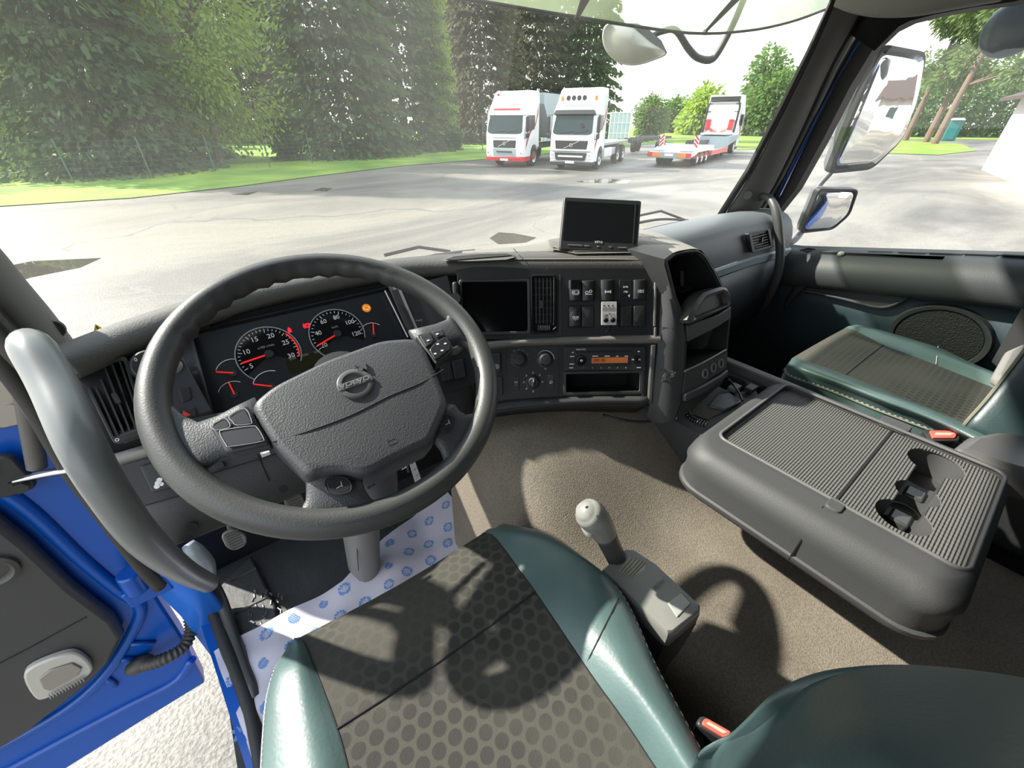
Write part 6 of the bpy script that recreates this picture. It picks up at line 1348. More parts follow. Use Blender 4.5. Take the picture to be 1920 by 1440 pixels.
# emblem with lettering
eu, ev = FW.uv(666, 718, .035); we = .0312; er = .0225
b = MB(); b.lathe(FW.p(eu, ev, we), FW.n, [(0, er*1.02), (.0035, er), (.0042, er*.95), (.0042, er*.74), (.0015, er*.70), (.0012, 0)], 40); em = b.out('emblem', mat('emblem_grey', (.085, .086, .085), .35), pd2, smooth=35)
b = MB(); b.fline(FW, (eu-er*1.02, ev-er*.02), (eu+er*1.02, ev+er*.02), er*.42, we+.002, we+.0052); b.out('emblem_bar', mat('emblem_bar', (.10, .10, .10), .35), em, bev=.0006)
b = MB(); b.fline(FW, (eu+er*.55, ev+er*.68), (eu+er*.95, ev+er*1.08), er*.26, we+.001, we+.0045); b.fpoly(FW, [(eu+er*.45, ev+er*1.16), (eu+er*1.08, ev+er*1.24), (eu+er*1.0, ev+er*.62)], we+.001, we+.0048); b.out('emblem_arrow', mat('emblem_grey2', (.085, .086, .085), .35), em)
text('VOLVO', FW, eu, ev+.0002, er*.40, we+.0054, mat('emblem_letters', (.30, .30, .29), .35, .4), em, th=.0005, sx=1.35)
b = MB(); au, av = FW.uv(735, 829, .031); b.fframe(FW, rrect(au-.006, av-.0035, au+.006, av+.0035, .001, 1), rrect(au-.0053, av-.0028, au+.0053, av+.0028, .0008, 1), .0317, .0323); b.out('airbag_mark', M_wheel, pd2)
# control pads
def wpoly(name, px, w, m, par, th=.004, bev=.001, r=0, w_px=None):
    q = [FW.uv(x, y, w) for x, y in px]
    if r: q = rpoly(q, r)
    b = MB(); b.fpoly(FW, q, w-th, w); return b.out(name, m, par, smooth=35, bev=bev)
M_btn = mat('wheel_button', (.022, .023, .026), .3)
cpd = wpoly('control_pad', [(390, 795), (462, 757), (509, 832), (424, 850)], .026, M_dk, s1_, .02, .003, .006)
for px in ([(396, 797), (420, 784), (431, 795), (428, 802), (404, 806)], [(430, 780), (459, 766), (472, 790), (468, 795), (444, 797), (436, 790)], [(412, 812), (420, 806), (470, 799), (482, 802), (494, 822), (489, 828), (432, 837), (424, 834)]):
    wpoly('button', px, .029, mat('pad_button', (.038, .040, .047), .4), cpd, .004, .001, .004)
    q = [FW.P(x, y, .0293) for x, y in px]; b = MB(); b.tube(cr_spline(q, 4, True), .0005, 5, closed=True); b.out('button_outline', M_printg, cpd)
cpr = wpoly('control_pad', [(779, 628), (830, 614), (852, 654), (818, 684), (800, 660)], .026, M_dk, s2_, .02, .003, .005)
for px in ([(787, 630), (805, 624), (813, 636), (809, 644), (799, 650)], [(809, 622), (828, 617), (833, 628), (820, 632)]): wpoly('button', px, .029, mat('pad_button2', (.045, .046, .046), .4), cpr, .004, .001, .002)
bt = wpoly('navigation_button', [(805, 655), (813, 645), (832, 631), (840, 634), (845, 650), (842, 656), (820, 673), (814, 672)], .0295, M_btn, cpr, .005, .0015, .003)
b = MB()
for x, y in ((803, 638), (820, 626), (816, 663), (835, 644), (821, 645), (829, 657)): u, v = FW.uv(x, y, .03); b.fbox(FW, u-.002, v-.0011, u+.002, v+.0011, .0296, .0300)
b.out('button_symbols', M_print, cpr, smooth=0)
hb_ = [(610, 903), (620, 897), (642, 895), (654, 901), (659, 912), (655, 922), (633, 927), (615, 922)]
h1 = wpoly('horn_button', hb_, .022, M_btn, s4_, .006, .0015); q = [FW.P(x, y, .0215) for x, y in hb_]; b = MB(); b.tube(cr_spline(q, 4, True), .0012, 6, closed=True); b.out('button_recess', M_black, s4_)
hb_ = [(829, 783), (837, 778), (846, 780), (850, 790), (846, 803), (837, 811), (828, 810), (824, 798)]
h2 = wpoly('horn_button', hb_, .022, M_btn, s3_, .006, .0015); q = [FW.P(x, y, .0215) for x, y in hb_]; b = MB(); b.tube(cr_spline(q, 4, True), .0012, 6, closed=True); b.out('button_recess', M_black, s3_)
for o_, (x, y) in ((h1, (635, 911)), (h2, (838, 793))): u, v = FW.uv(x, y, .022); b = MB(); b.fline(FW, (u-.003, v-.002), (u+.003, v-.001), .001, .022, .0224); b.fline(FW, (u+.003, v-.003), (u+.004, v+.004), .001, .022, .0224); b.out('horn_mark', M_printg, o_, smooth=0)
# hub behind and column
b = MB(); b.lathe(WC, -FW.n, [(.004, .01), (.006, .040), (.03, .042), (.09, .040)], 24); b.out('hub', M_dk, sw)
sc = thing('steering_column', 'grey shrouded steering column running down behind the steering wheel to the floor', 'steering column')
c0 = WC-FW.n*.07; 
def boxring(c, w, h, ax=(1, 0, 0), ay=(0, .8, .6)): ax = V(ax)*w/2; ay = V(ay)*h/2; return [V(c)+ax*x+ay*y for x, y in [(cos(t)*(1 if abs(cos(t)) > .7 else 1.15), sin(t)*(1 if abs(sin(t)) > .7 else 1.15)) for t in [2*pi*j/24 for j in range(24)]]]
M_shr = mat('column_shroud', (.050, .050, .052), .5)
b = MB(); b.loft([boxring(c0, .12, .10), boxring((.13, .64, -.44), .13, .12), boxring((.145, .68, -.60), .105, .11), boxring((.145, .69, -.72), .085, .09), boxring((.143, .69, -.745), .06, .06)]); cs_ = b.out('shroud', M_shr, sc, smooth=60)
b = MB(); p_ = Y(700, 912, .62); b.tube([Y(690, 915, .625), Y(702, 908, .62)], .003, 6); b.out('screw_slot', M_black, cs_)
b = MB(); b.loft([boxring((.118, .72, -.60), .075, .10, ay=(0, 1, 0)), boxring((.100, .78, -.90), .09, .10, ay=(0, 1, 0)), boxring((.085, .80, -1.05), .085, .09, ay=(0, 1, 0)), boxring((.085, .80, -1.125), .05, .06, ay=(0, 1, 0))]); lc_ = b.out('lower_cover', mat('column_cover', (.15, .145, .135), .5), sc, smooth=60)
b = MB(); b.tube([Y(668, 1010, .74), Y(672, 1070, .74)], .001, 5); b.out('cover_seam', M_black, lc_)
# stalk behind the wheel
b = MB(); b.tube([(.03, .60, -.36), (-.06, .60, -.345), (-.10, .595, -.34)], [.006, .006, .009], 8); b.out('stalk', M_dk, sc)
b = MB(); p_ = Y(497, 849, .60); b.box(p_, (.012, .01, .006)); b.out('stalk_mark', M_print, sc)
# ignition keys
ky = thing('key_ring', 'bunch of keys with white paper tag hanging under the steering wheel hub', 'keys')
b = MB(); p_ = Y(752, 870, .655); 
for k in range(3): b.tube([p_+V((.004*k, 0, 0))+V((cos(t)*.004, sin(t)*.014, cos(t+.4)*.017)) for t in [2*pi*j/20 for j in range(20)]], .0012, 6, closed=True)
b.out('rings', M_chrome, ky)
q = [Y(x, y, .65) for x, y in ((763, 855), (773, 850), (792, 905), (790, 912), (782, 917))]; b = MB(); b.prism(q, V((0, .001, 0))); tg = b.out('paper_tag', mat('tag_white', (.55, .56, .54), .6), ky, smooth=0)
b = MB()
for t in (.25, .45, .65, .85): a_ = q[0].lerp(q[4], t); c_ = q[1].lerp(q[2], t); b.tube([a_.lerp(c_, .3)-V((0, .0015, 0)), a_.lerp(c_, .8)-V((0, .0015, 0))], .0007, 4)
b.out('tag_writing', M_dk, tg)
b = MB(); b.prism([Y(x, y, .652) for x, y in ((761, 870), (765, 869), (767, 886), (764, 886))], V((0, .002, 0))); b.out('key', M_steel, ky)
# ================================================================ FLOOR COVERING, TUNNEL, PEDALS, PAPER
def topz(y): 
    t = min(1, max(0, (y-.18)/.42)); t = t*t*(3-2*t); return -.80+.20*t
b = MB(); rows = []
for k in range(34):
    y = -.95+k*(.72+.95)/33; z = topz(y); fx = .335+.0*y; r_ = []
    xl = .36 if y > .3 else .36+.06*min(1, (.3-y)/.3)
    r_ += [V((xl-.03, y, FZ)), V((xl-.025, y, FZ+.12)), V((xl-.015, y, z-.12)), V((xl, y, z-.05)), V((xl+.03, y, z-.015)), V((xl+.08, y, z))]
    for x in (.55, .65, .75, .85, .95, 1.05, 1.12): r_.append(V((x, y, z+.012*sin(x*9+y*4))))
    r_ += [V((1.17, y, z-.012)), V((1.20, y, z-.05)), V((1.22, y, z-.15)), V((1.24, y, FZ))]
    rows.append(r_)
b.grid(rows); struct(b.out('floor_tunnel', M_carpet, smooth=180, sub=1)); bpy.data.objects['floor_tunnel'].name = 'trim_17'
# raised rubber mat parts in the foot well
fm_ = thing('rubber_mat', 'black ribbed rubber mat in the driver foot well', 'floor mat')
b = MB(); b.prism([V((-.27, .36, FZ+.012)), V((.32, .36, FZ+.012)), V((.33, 1.05, FZ+.012)), V((-.2, 1.05, FZ+.012))], V((0, 0, -.01))); b.out('mat_sheet', M_mat, fm_)
def gpts(px, z): return [Zp(x, y, z) for x, y in px]
b = MB(); b.prism(gpts([(400, 1110), (470, 1040), (515, 1130), (530, 1200), (470, 1230), (430, 1190)], FZ+.03), V((0, 0, -.018))); fr_ = b.out('foot_rest', M_mat, fm_, bev=.006)
b = MB()
for x0, y0, x1, y1 in ((432, 1090, 480, 1065), (440, 1150, 500, 1120), (455, 1190, 515, 1160)): b.tube(gpts([(x0, y0), (x1, y1)], FZ+.031), .003, 6)
Rr = random.Random(8)
for k in range(26): x = Rr.uniform(465, 530); y = Rr.uniform(1110, 1180); p = Zp(x, y, FZ+.031); b.tube([p, p+V((Rr.uniform(-.008, .008), .012, 0))], .0022, 5)
b.out('grip_ribs', M_greyd, fr_)
def pedal(lab, px, yv, m):
    t = thing('pedal', lab, 'pedal'); q = [Y(x, y, yv) for x, y in px]; c_ = sum(q, V())/len(q)
    F = Fr(c_, (1, 0, 0), (0, .45, .9)); q = rpoly([F.uv(x, y) for x, y in px], .012); b = MB(); b.fpoly(F, q, -.014, 0); pp_ = b.out('pedal_pad', m, t, bev=.003)
    b = MB(); us = [u for u, v in q]; vs = [v for u, v in q]
    for k in range(7): v = min(vs)+(max(vs)-min(vs))*(k+1)/8; b.fline(F, (min(us)+.008, v), (max(us)-.008, v), .003, 0, .002)
    b.out('grip_lines', M_greyd, pp_)
    b = MB(); b.tube([F.p(0, 0, -.012), F.p(0, .03, -.05), c_+V((0, .16, .2))], .009, 8); b.out('pedal_arm', M_dk, t)
pedal('worn ribbed pedal left of the steering column', [(413, 1003), (435, 992), (462, 1004), (463, 1022), (440, 1034), (424, 1028)], .90, mat('pedal_worn', (.16, .15, .13), .6))
pedal('brake pedal mostly hidden behind the steering wheel rim', [(530, 935), (565, 925), (580, 960), (545, 975)], .90, mat('pedal_worn2', (.08, .07, .06), .6))
b = MB(); b.tube(cr_spline([Y(352, 1020, .86), Y(365, 1035, .85), Y(385, 1060, .85), Y(395, 1095, .86)], 5), [.012, .018, .019, .012], 12); o = b.out('steering_lock_lever', mat('lever_grey', (.20, .23, .25), .3), None, smooth=180); o.name = 'lever'; tag(o, 'short pale grey lever low beside the left grab handle', 'lever'); settle(o)
# paper floor protector with shoe prints
pa = [(-.293, .822), (.02, .81), (.165, .875), (.30, .905), (.398, .905), (.405, .78), (.385, .68), (.36, .45), (-.25, .45)]
def wr(x, y): return FZ+.034+.006*sin(x*19+y*7)+.004*sin(x*41-y*23)+.003*sin(y*57+x*13)+(.045*max(0, (x-.27)/.13)**1.5 if x > .27 else 0)
NX, NY = 60, 44; b = MB(); P_ = {}
def inpoly(x, y, P):
    c = False
    for i in range(len(P)):
        x1, y1 = P[i]; x2, y2 = P[i-1]
        if (y1 > y) != (y2 > y) and x < (x2-x1)*(y-y1)/(y2-y1)+x1: c = not c
    return c
def topy(x):
    L = [(-.293, .822), (.02, .81), (.165, .875), (.30, .905), (.40, .90)]
    for (a0, b0), (a1, b1) in zip(L, L[1:]):
        if x <= a1: return b0+(b1-b0)*max(0, (x-a0))/(a1-a0)
    return .905
rows = []
for i in range(NX+1):
    s = i/NX; r_ = []
    for j in range(NY+1):
        t = j/NY; xl = -.293+.05*(1-t); xr = .40; x = xl+(xr-xl)*s; y = .45+(topy(x)-.45)*t; r_.append(V((x, y, wr(x, y))))
    rows.append(r_)
b.grid(rows)
Rp = random.Random(12); spots = []
for i in range(11):
    for j in range(7): spots.append((-.27+i*.064+(j % 2)*.03+Rp.uniform(-.008, .008), .50+j*.056+Rp.uniform(-.01, .01)))
for (cx, cy) in spots:
    an = Rp.choice([.9, 1.2, 2.2, -.4])+Rp.uniform(-.3, .3); S = Rp.uniform(.85, 1.1); big = Rp.random() < .6
    def tp_(u, v): u *= S; v *= S; return V((cx+u*cos(an)-v*sin(an), cy+u*sin(an)+v*cos(an), 0))
    def bar(u0, v0, u1, v1, w):
        d = V((u1-u0, v1-v0)).normalized(); n2 = V((-d.y, d.x))*w/2; q = [tp_(u0-n2.x, v0-n2.y), tp_(u1-n2.x, v1-n2.y), tp_(u1+n2.x, v1+n2.y), tp_(u0+n2.x, v0+n2.y)]
        if all(-.285 < p.x < .395 and .455 < p.y < topy(p.x)-.004 for p in q): b.face([V((p.x, p.y, wr(p.x, p.y)+.0008)) for p in q], 1)
    if big:      # sole
        for k in range(5): a = -1.2+k*.6; bar(cos(a+1.57)*.008, sin(a+1.57)*.008, cos(a+1.57)*.0160, sin(a+1.57)*.0145, .0052)
        for k in range(8): a = 2*pi*k/8; c2 = a+.75; bar(cos(a)*.0048, sin(a)*.0048, cos(c2)*.0048, sin(c2)*.0048, .0012)
        for s_ in (-1, 1): bar(s_*.013, -.001, s_*.010, -.013, .0044); bar(s_*.0062, -.007, s_*.005, -.016, .0040)
        bar(0, -.009, 0, -.016, .003)
    else:        # heel
        for k in range(5): w_ = (.010, .012, .012, .010, .007)[k]; bar(-w_, -.008+k*.0038, -.001, -.007+k*.0040, .0027); bar(.001, -.007+k*.0040, w_, -.008+k*.0038, .0027)
        for k in range(7): a = pi*k/7+.2; bar(cos(a)*.0125, sin(a)*.011, cos(a+.35)*.0125, sin(a+.35)*.011, .0018)
o = b.out('paper_mat', [M_paper, M_pprint], None, smooth=180, weld=False); tag(o, 'white paper floor protector with blue shoe prints in front of the driver seat', 'floor protector'); settle(o)
# ================================================================ DRIVER'S SEAT
ST = thing('driver_seat', 'green leather driver seat with dotted grey fabric, nearest the camera', 'seat')
seamL = [(560, 1196, -.665), (572, 1208, -.635), (585, 1240, -.615), (608, 1300, -.607), (632, 1367, -.604), (652, 1440, -.604), (668, 1530, -.605), (690, 1640, -.608), (700, 1800, -.612)]
seamR = [(905, 1000, -.665), (922, 1004, -.635), (945, 1030, -.615), (975, 1072, -.607), (1003, 1110, -.604), (1105, 1260, -.604), (1170, 1350, -.605), (1230, 1440, -.608), (1330, 1590, -.612)]
outR = [[(925, 992, -.660), (945, 985, -.69)], [(948, 991, -.622), (965, 988, -.66)], [(1000, 1000, -.596), (1022, 1002, -.625)], [(1060, 1032, -.587), (1092, 1046, -.612)], [(1120, 1080, -.583), (1165, 1112, -.608)], [(1170, 1230, -.575), (1225, 1238, -.60)], [(1215, 1310, -.570), (1268, 1320, -.596)], [(1270, 1400, -.567), (1325, 1425, -.594)], [(1350, 1540, -.565), (1410, 1560, -.59)]]
outL = [[(548, 1204, -.67), (540, 1212, -.70)], [(552, 1214, -.63), (534, 1225, -.67)], [(548, 1244, -.605), (515, 1255, -.63)], [(552, 1310, -.597), (500, 1310, -.62)], [(560, 1380, -.593), (494, 1370, -.618)], [(575, 1450, -.59), (490, 1440, -.616)], [(580, 1540, -.59), (488, 1520, -.616)], [(590, 1650, -.59), (490, 1620, -.616)], [(590, 1800, -.59), (490, 1760, -.616)]]
def z3(q): return Zp(*q)
SL = [z3(q) for q in seamL]; SR = [z3(q) for q in seamR]; nR = len(SL)
def pan_rows(A, B, dz, m=7): return [[a.lerp(c_, j/(m-1))+V((0, 0, dz*sin(pi*j/(m-1)))) for j in range(m)] for a, c_ in zip(A, B)]
def smooth_rows(rows, k=4): cols = list(zip(*rows)); cols = [cr_spline(c_, k) for c_ in cols]; return [list(r) for r in zip(*cols)]
rows = pan_rows(SL, SR, -.010); front = [p+V((0, .012, -.05)) for p in rows[0]]
b = MB(); b.grid(smooth_rows([front]+rows)); b.out('fabric_panel', M_dots, ST, smooth=180)
for S_, O_, nm in ((SR, outR, 'right'), (SL, outL, 'left')):
    rows = []
    for s, (c1, c2) in zip(S_, O_):
        p1, p2 = z3(c1), z3(c2); dn = p2+V((0, 0, -.075)); inn = V(((dn.x+s.x)/2, dn.y, dn.z-.01))
        rows.append([s, s.lerp(p1, .5)+V((0, 0, .006)), p1, p1.lerp(p2, .6)+V((0, 0, .006)), p2, p2.lerp(dn, .5)+V(((p2-s).normalized().x*.004, 0, 0)), dn, inn])
    f0 = [p+V((0, .010, -.04)) for p in rows[0]]; rows = [f0]+rows
    b = MB(); b.grid(smooth_rows([cr_spline(r, 2) for r in rows])); bo = b.out('side_bolster', M_leather, ST, smooth=180)
    ed = cr_spline([r[4]+V((0, 0, .0008)) for r in rows[1:]], 6)
    b = MB(); L_ = resample(ed, 110)
    for p, q in zip(L_[::2], L_[1::2]): b.tube([p, q], .0008, 4)
    b.out('stitching', M_stitch, bo)
    b = MB(); b.tube([p-V((0, 0, .003)) for p in ed], .0022, 6); b.out('piping', M_leathd, bo)
    b = MB(); b.tube(cr_spline([r[0] for r in rows[1:]], 5), .0012, 5); b.out('seam', M_black, bo)
    if nm == 'right':
        b = MB(); b.tube(onmesh(bo, [(1160-58*k/15, 1122+118*k/15) for k in range(16)], .0002), .0011, 5); b.out('cross_seam', M_black, bo)
b = MB(); b.tube([p+V((0, 0, .0005)) for p in [SL[4].lerp(SR[4], t)+V((0, 0, -.010*sin(pi*t))) for t in [i/12 for i in range(13)]]], .0016, 5); b.out('cross_seam', M_black, ST)
b = MB(); b.box((.10, .10, -.74), (.36, .50, .12)); b.box((.10, .08, -.95), (.30, .36, .34)); b.box((.10, .08, -1.12), (.36, .44, .03)); b.out('seat_base', M_dk, ST, bev=.02)
# backrest bolster at the lower right
A = [(1337, 1470, -.56), (1345, 1420, -.53), (1365, 1392, -.51), (1410, 1370, -.49), (1455, 1330, -.455), (1500, 1288, -.42), (1560, 1262, -.39), (1640, 1249, -.36), (1760, 1250, -.33), (1920, 1270, -.30), (2100, 1310, -.28)]
A3 = [Zp(*q) for q in A]
B3 = [Zp(x, y, z) for x, y, z in ((1300, 1560, -.56), (1330, 1500, -.50), (1370, 1450, -.46), (1430, 1420, -.43), (1480, 1385, -.395), (1520, 1350, -.36), (1580, 1325, -.33), (1650, 1315, -.305), (1770, 1325, -.28), (1930, 1360, -.26), (2100, 1420, -.25))]
C3 = [Zp(x, y, z) for x, y, z in ((1250, 1700, -.55), (1280, 1650, -.49), (1340, 1600, -.43), (1420, 1560, -.39), (1490, 1520, -.35), (1550, 1490, -.31), (1620, 1460, -.28), (1700, 1470, -.255), (1820, 1500, -.235), (1960, 1560, -.22), (2100, 1650, -.21))]
D3 = [p+V((-.02, .01, -.03)) for p in A3]; E3 = [p+V((-.03, -.04, -.18)) for p in A3]; T3 = [V((p.x-.05, p.y-.10, p.z+.10)) for p in C3]
rows = [E3, D3, A3, B3, C3, T3]
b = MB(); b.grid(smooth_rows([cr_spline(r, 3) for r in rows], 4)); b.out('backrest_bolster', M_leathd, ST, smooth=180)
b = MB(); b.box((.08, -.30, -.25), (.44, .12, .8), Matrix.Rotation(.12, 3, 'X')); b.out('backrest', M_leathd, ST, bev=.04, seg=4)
# seat belt buckles
def buckle(lab, px, z, along, par=None):
    t = thing('belt_buckle', lab, 'seat belt buckle', group=None); q = [Zp(x, y, z) for x, y in px]; c_ = sum(q, V())/4
    F = Fr(c_, q[1]-q[0], q[0]-q[3]); F.n = F.n if F.n.z > 0 else -F.n; q2 = [F.uv(x, y) for x, y in px]; cu = sum(u for u, v in q2)/4; cv2 = sum(v for u, v in q2)/4
    b = MB(); o2 = [(cu+(u-cu)*1.35, cv2+(v-cv2)*1.55) for u, v in q2]; b.fpoly(F, rpoly(o2, .008), -.025, -.001); b.out('casing', M_dk, t, bev=.003)
    b = MB(); b.fpoly(F, rpoly(q2, .004), -.004, .002); rb = b.out('release_button', M_bred, t, bev=.001)
    b = MB(); b.fpoly(F, [(cu+(u-cu)*.7, cv2+(v-cv2)*.35) for u, v in q2], .002, .0026); b.out('button_groove', mat('buckle_light', (.85, .35, .28), .35), rb)
    b = MB(); b.tube([F.p(cu, cv2, -.02), F.p(cu, cv2, -.02)+V(along)], .012, 8, sq=.6); b.out('stalk', M_dk, t)
    return t
buckle('red-buttoned belt buckle between driver seat and floor tunnel', [(1322, 1346), (1372, 1374), (1360, 1386), (1314, 1358)], -.60, (.0, -.06, -.14))
# ================================================================ GEAR LEVER
gl = thing('gear_lever', 'grey gear selector console with angled handle right of the driver seat', 'gear lever')
FG = Fr(Zp(1225, 1110, -.615), (Zp(1160, 1043, -.6)-Zp(1142, 1072, -.6)), V((0, 1, .0)))
top = [(1125, 1064), (1150, 1060), (1155, 1040), (1176, 1026), (1195, 1030), (1225, 1052), (1290, 1110), (1317, 1136), (1305, 1155), (1262, 1190), (1250, 1186), (1190, 1125)]
tp3 = [Zp(x, y, -.612) for x, y in [(1128, 1066), (1172, 1027), (1188, 1028), (1230, 1055), (1316, 1135), (1315, 1146), (1264, 1188), (1254, 1188), (1180, 1118), (1130, 1072)]]
cen_ = sum(tp3, V())/len(tp3)
b = MB(); b.loft([[cen_+(p-cen_)*k+V((0, 0, dz)) for p in tp3] for k, dz in ((.80, -.26), (.93, -.06), (1.0, -.035), (1.0, -.012), (.975, -.003), (.93, 0), (.5, .001))]); gb = b.out('console_cover', M_grey, gl, smooth=40)
b = MB(); b.loft([[cen_+(p-cen_)*k+V((0, 0, dz)) for p in tp3] for k, dz in ((.75, -.30), (.97, -.12), (1.012, -.036))]); b.out('console_base', M_greyd, gl, smooth=40)
b = MB(); b.prism([Zp(x, y, -.6095) for x, y in ((1252, 1130), (1277, 1110), (1296, 1131), (1270, 1157))], V((0, 0, -.004))); b.out('square_cap', M_greyl, gb, bev=.0015)
q = [Zp(x, y, -.6105) for x, y in ((1160, 1070), (1180, 1045), (1212, 1056), (1208, 1068), (1186, 1082))]
b = MB(); b.prism(q, V((0, 0, -.002))); sl_ = b.out('slot_blind', M_greyl, gb)
b = MB()
for t in (.15, .35, .55, .75, .92): b.tube([q[0].lerp(q[4], t)+V((0, 0, .001)), q[1].lerp(q[2], t)+V((0, 0, .001))], .0012, 5)
b.out('blind_ribs', mat('blind_brown', (.22, .19, .13), .4), sl_)
gd = (Zp(1248, 1080, -.61)-Zp(1222, 1100, -.61)); Fg = Fr(Zp(1235, 1097, -.6098), gd, V((0, 0, 1)).cross(gd)); 
text('VOLVO', Fg, 0, 0, .0085, .0006, mat('cover_letters', (.17, .17, .15), .35), gb, th=.0004, ang=0)
hp = [(1158, 1050, -.625), (1148, 1030, -.59), (1136, 1005, -.545), (1122, 982, -.505), (1108, 966, -.478), (1096, 958, -.465)]
H3 = cr_spline([Zp(*q) for q in hp], 5); n = len(H3)
def hr(t): return .0135+.006*t if t < .8 else .0183
b = MB(); k_ = int(n*.45); b.tube(H3[:k_+1], [.0165, .0165, .0175], 16); b.out('lower_shaft', M_greyd, gl, smooth=180)
b = MB(); b.tube(H3[k_:]+[H3[-1]+(H3[-1]-H3[-2]).normalized()*.006], [.0185, .0205, .022, .0225, .0205, .011], 18, sq=1.0); hh_ = b.out('handle', M_grey, gl, smooth=180)
b = MB(); c_ = Zp(1101, 994, -.497); b.sph(c_+V((.003, .006, .002)), (.006, .011, .021), 16, Matrix.Rotation(-.5, 3, 'X')); b.out('release_button', M_greyl, hh_, smooth=180)
b = MB(); b.sph(Zp(1100, 951, -.447), (.003, .002, .001), 8); b.out('indicator', M_dk, hh_)
# ================================================================ FOLDED MIDDLE SEAT = TABLE WITH CUP HOLDERS
tb = thing('table_console', 'folded-down grey table console with ribbed top and three joined cup holders', 'console')
X0, X1, Y0, Y1 = .648, 1.085, -.152, .288
def rr3(x0, y0, x1, y1, r, z, k=6): return [V((u, v, z)) for u, v in rrect(x0, y0, x1, y1, r, k)]
def boolcut(o, cutters):
    for c_ in cutters:
        m_ = o.modifiers.new('cut', 'BOOLEAN'); m_.operation = 'DIFFERENCE'; m_.solver = 'EXACT'; m_.object = c_
    bpy.context.view_layer.update(); me = bpy.data.meshes.new_from_object(o.evaluated_get(bpy.context.evaluated_depsgraph_get())); o.modifiers.clear(); o.data = me
    for c_ in cutters: bpy.data.objects.remove(c_)
    me.polygons.foreach_set('use_smooth', [True]*len(me.polygons)); me.set_sharp_from_angle(angle=radians(40))
TX0, TX1, TY0, TY1 = .728, 1.052, -.132, .252
b = MB(); rings = []
for i, z, r in ((.014, -.668, .05), (.002, -.655, .06), (-.002, -.648, .06), (-.002, -.640, .06), (.002, -.637, .06), (.003, -.60, .06)): rings.append(rr3(X0+i, Y0+i, X1-i, Y1-i, r, z))
for t in (.2, .45, .7, .9, 1): i = .022*(1-cos(t*pi/2)); rings.append(rr3(X0+i*1.6, Y0+i, X1-i, Y1-i, .055, -.60+.05*sin(t*pi/2)))
b.loft(rings); body = b.out('shell', M_cons, tb, smooth=40)
b = MB(); b.loft([rr3(TX0, TY0, TX1, TY1, .02, -.5615), rr3(TX0, TY0, TX1, TY1, .02, -.54)]); cut1 = b.out('c1', M_cons)
cups = [(1.000, -.045, .047, .052), (.877, -.045, .035, .05), (.793, -.045, .042, .052)]
def cyl_(x, y, r, dpt, nm): b = MB(); b.cyl((x, y, -.562-dpt), (x, y, -.53), r*.86, r, 36); return b.out(nm, M_cons)
cuts = [cut1]+[cyl_(x, y, r, d, 'c') for x, y, r, d in cups]
b = MB(); b.box((.88, -.045, -.57), (.22, .042, .05)); cuts.append(b.out('c3', M_cons))
boolcut(body, cuts); body.data.materials.clear(); body.data.materials.append(M_cons)
# ribbed inlay, with matching cut-outs
b = MB(); b.loft([rr3(TX0+.002, TY0+.002, TX1-.002, TY1-.002, .018, -.5612), rr3(TX0+.002, TY0+.002, TX1-.002, TY1-.002, .018, -.5585)]); inl = b.out('ribbed_inlay', M_ribs, tb, smooth=0)
cuts = [cyl_(x, y, r, .01, 'c') for x, y, r, d in cups]; b = MB(); b.box((.88, -.045, -.56), (.22, .042, .03)); cuts.append(b.out('c3', M_cons)); boolcut(inl, cuts); inl.data.materials.clear(); inl.data.materials.append(M_ribs)
b = MB(); b.box((.89, .037, -.5575), (.325, .0035, .002)); b.out('fold_gap', M_black, tb)
b = MB(); b.tube([V((.7, .045, -.5505)), V((.675, .044, -.5535)), V((.660, .043, -.568)), V((.6505, .043, -.60)), V((.6465, .043, -.648))], .0016, 5); b.out('fold_gap', M_black, tb)
b = MB(); b.tube([V((1.075, .037, -.556)), V((1.0858, .037, -.575)), V((1.0858, .037, -.64))], .0016, 5); b.out('fold_gap', M_black, tb)
b = MB(); b.loft([rr3(.70, .020, .735, .046, .008, -.553), rr3(.702, .022, .733, .044, .007, -.5465)]); b.out('hinge_cover', M_cons, tb, bev=.001)
b = MB(); b.loft([rr3(1.05, .012, 1.085, .066, .008, -.556), rr3(1.052, .014, 1.083, .064, .007, -.5455)]); b.out('hinge_cover', M_cons, tb, bev=.001)
b = MB(); b.tube(rr3(TX0, TY0, TX1, TY1, .02, -.5495), .0035, 6, closed=True); b.out('tray_edge', mat('tray_edge', (.10, .10, .098), .5), tb, smooth=180)
for x, y, r in ((.877, -.045, .035), (.793, -.045, .042)):
    b = MB(); b.lathe((x, y, -.6075), (0, 0, 1), [(0, r*.6), (.0015, r*.66), (0, r*.72)], 28); b.out('cup_ring', mat('cup_ring', (.12, .12, .11), .4), tb)
for x_ in (.835, .925): b = MB(); b.box((x_, -.045, -.600), (.035, .03, .02)); b.out('cup_divider', M_greyd, tb, bev=.004)
b = MB(); b.loft([rr3(.84, -.03, 1.02, .18, .04, -.80), rr3(.80, -.06, 1.04, .21, .05, -.66)]); b.out('pedestal', M_dk, tb)
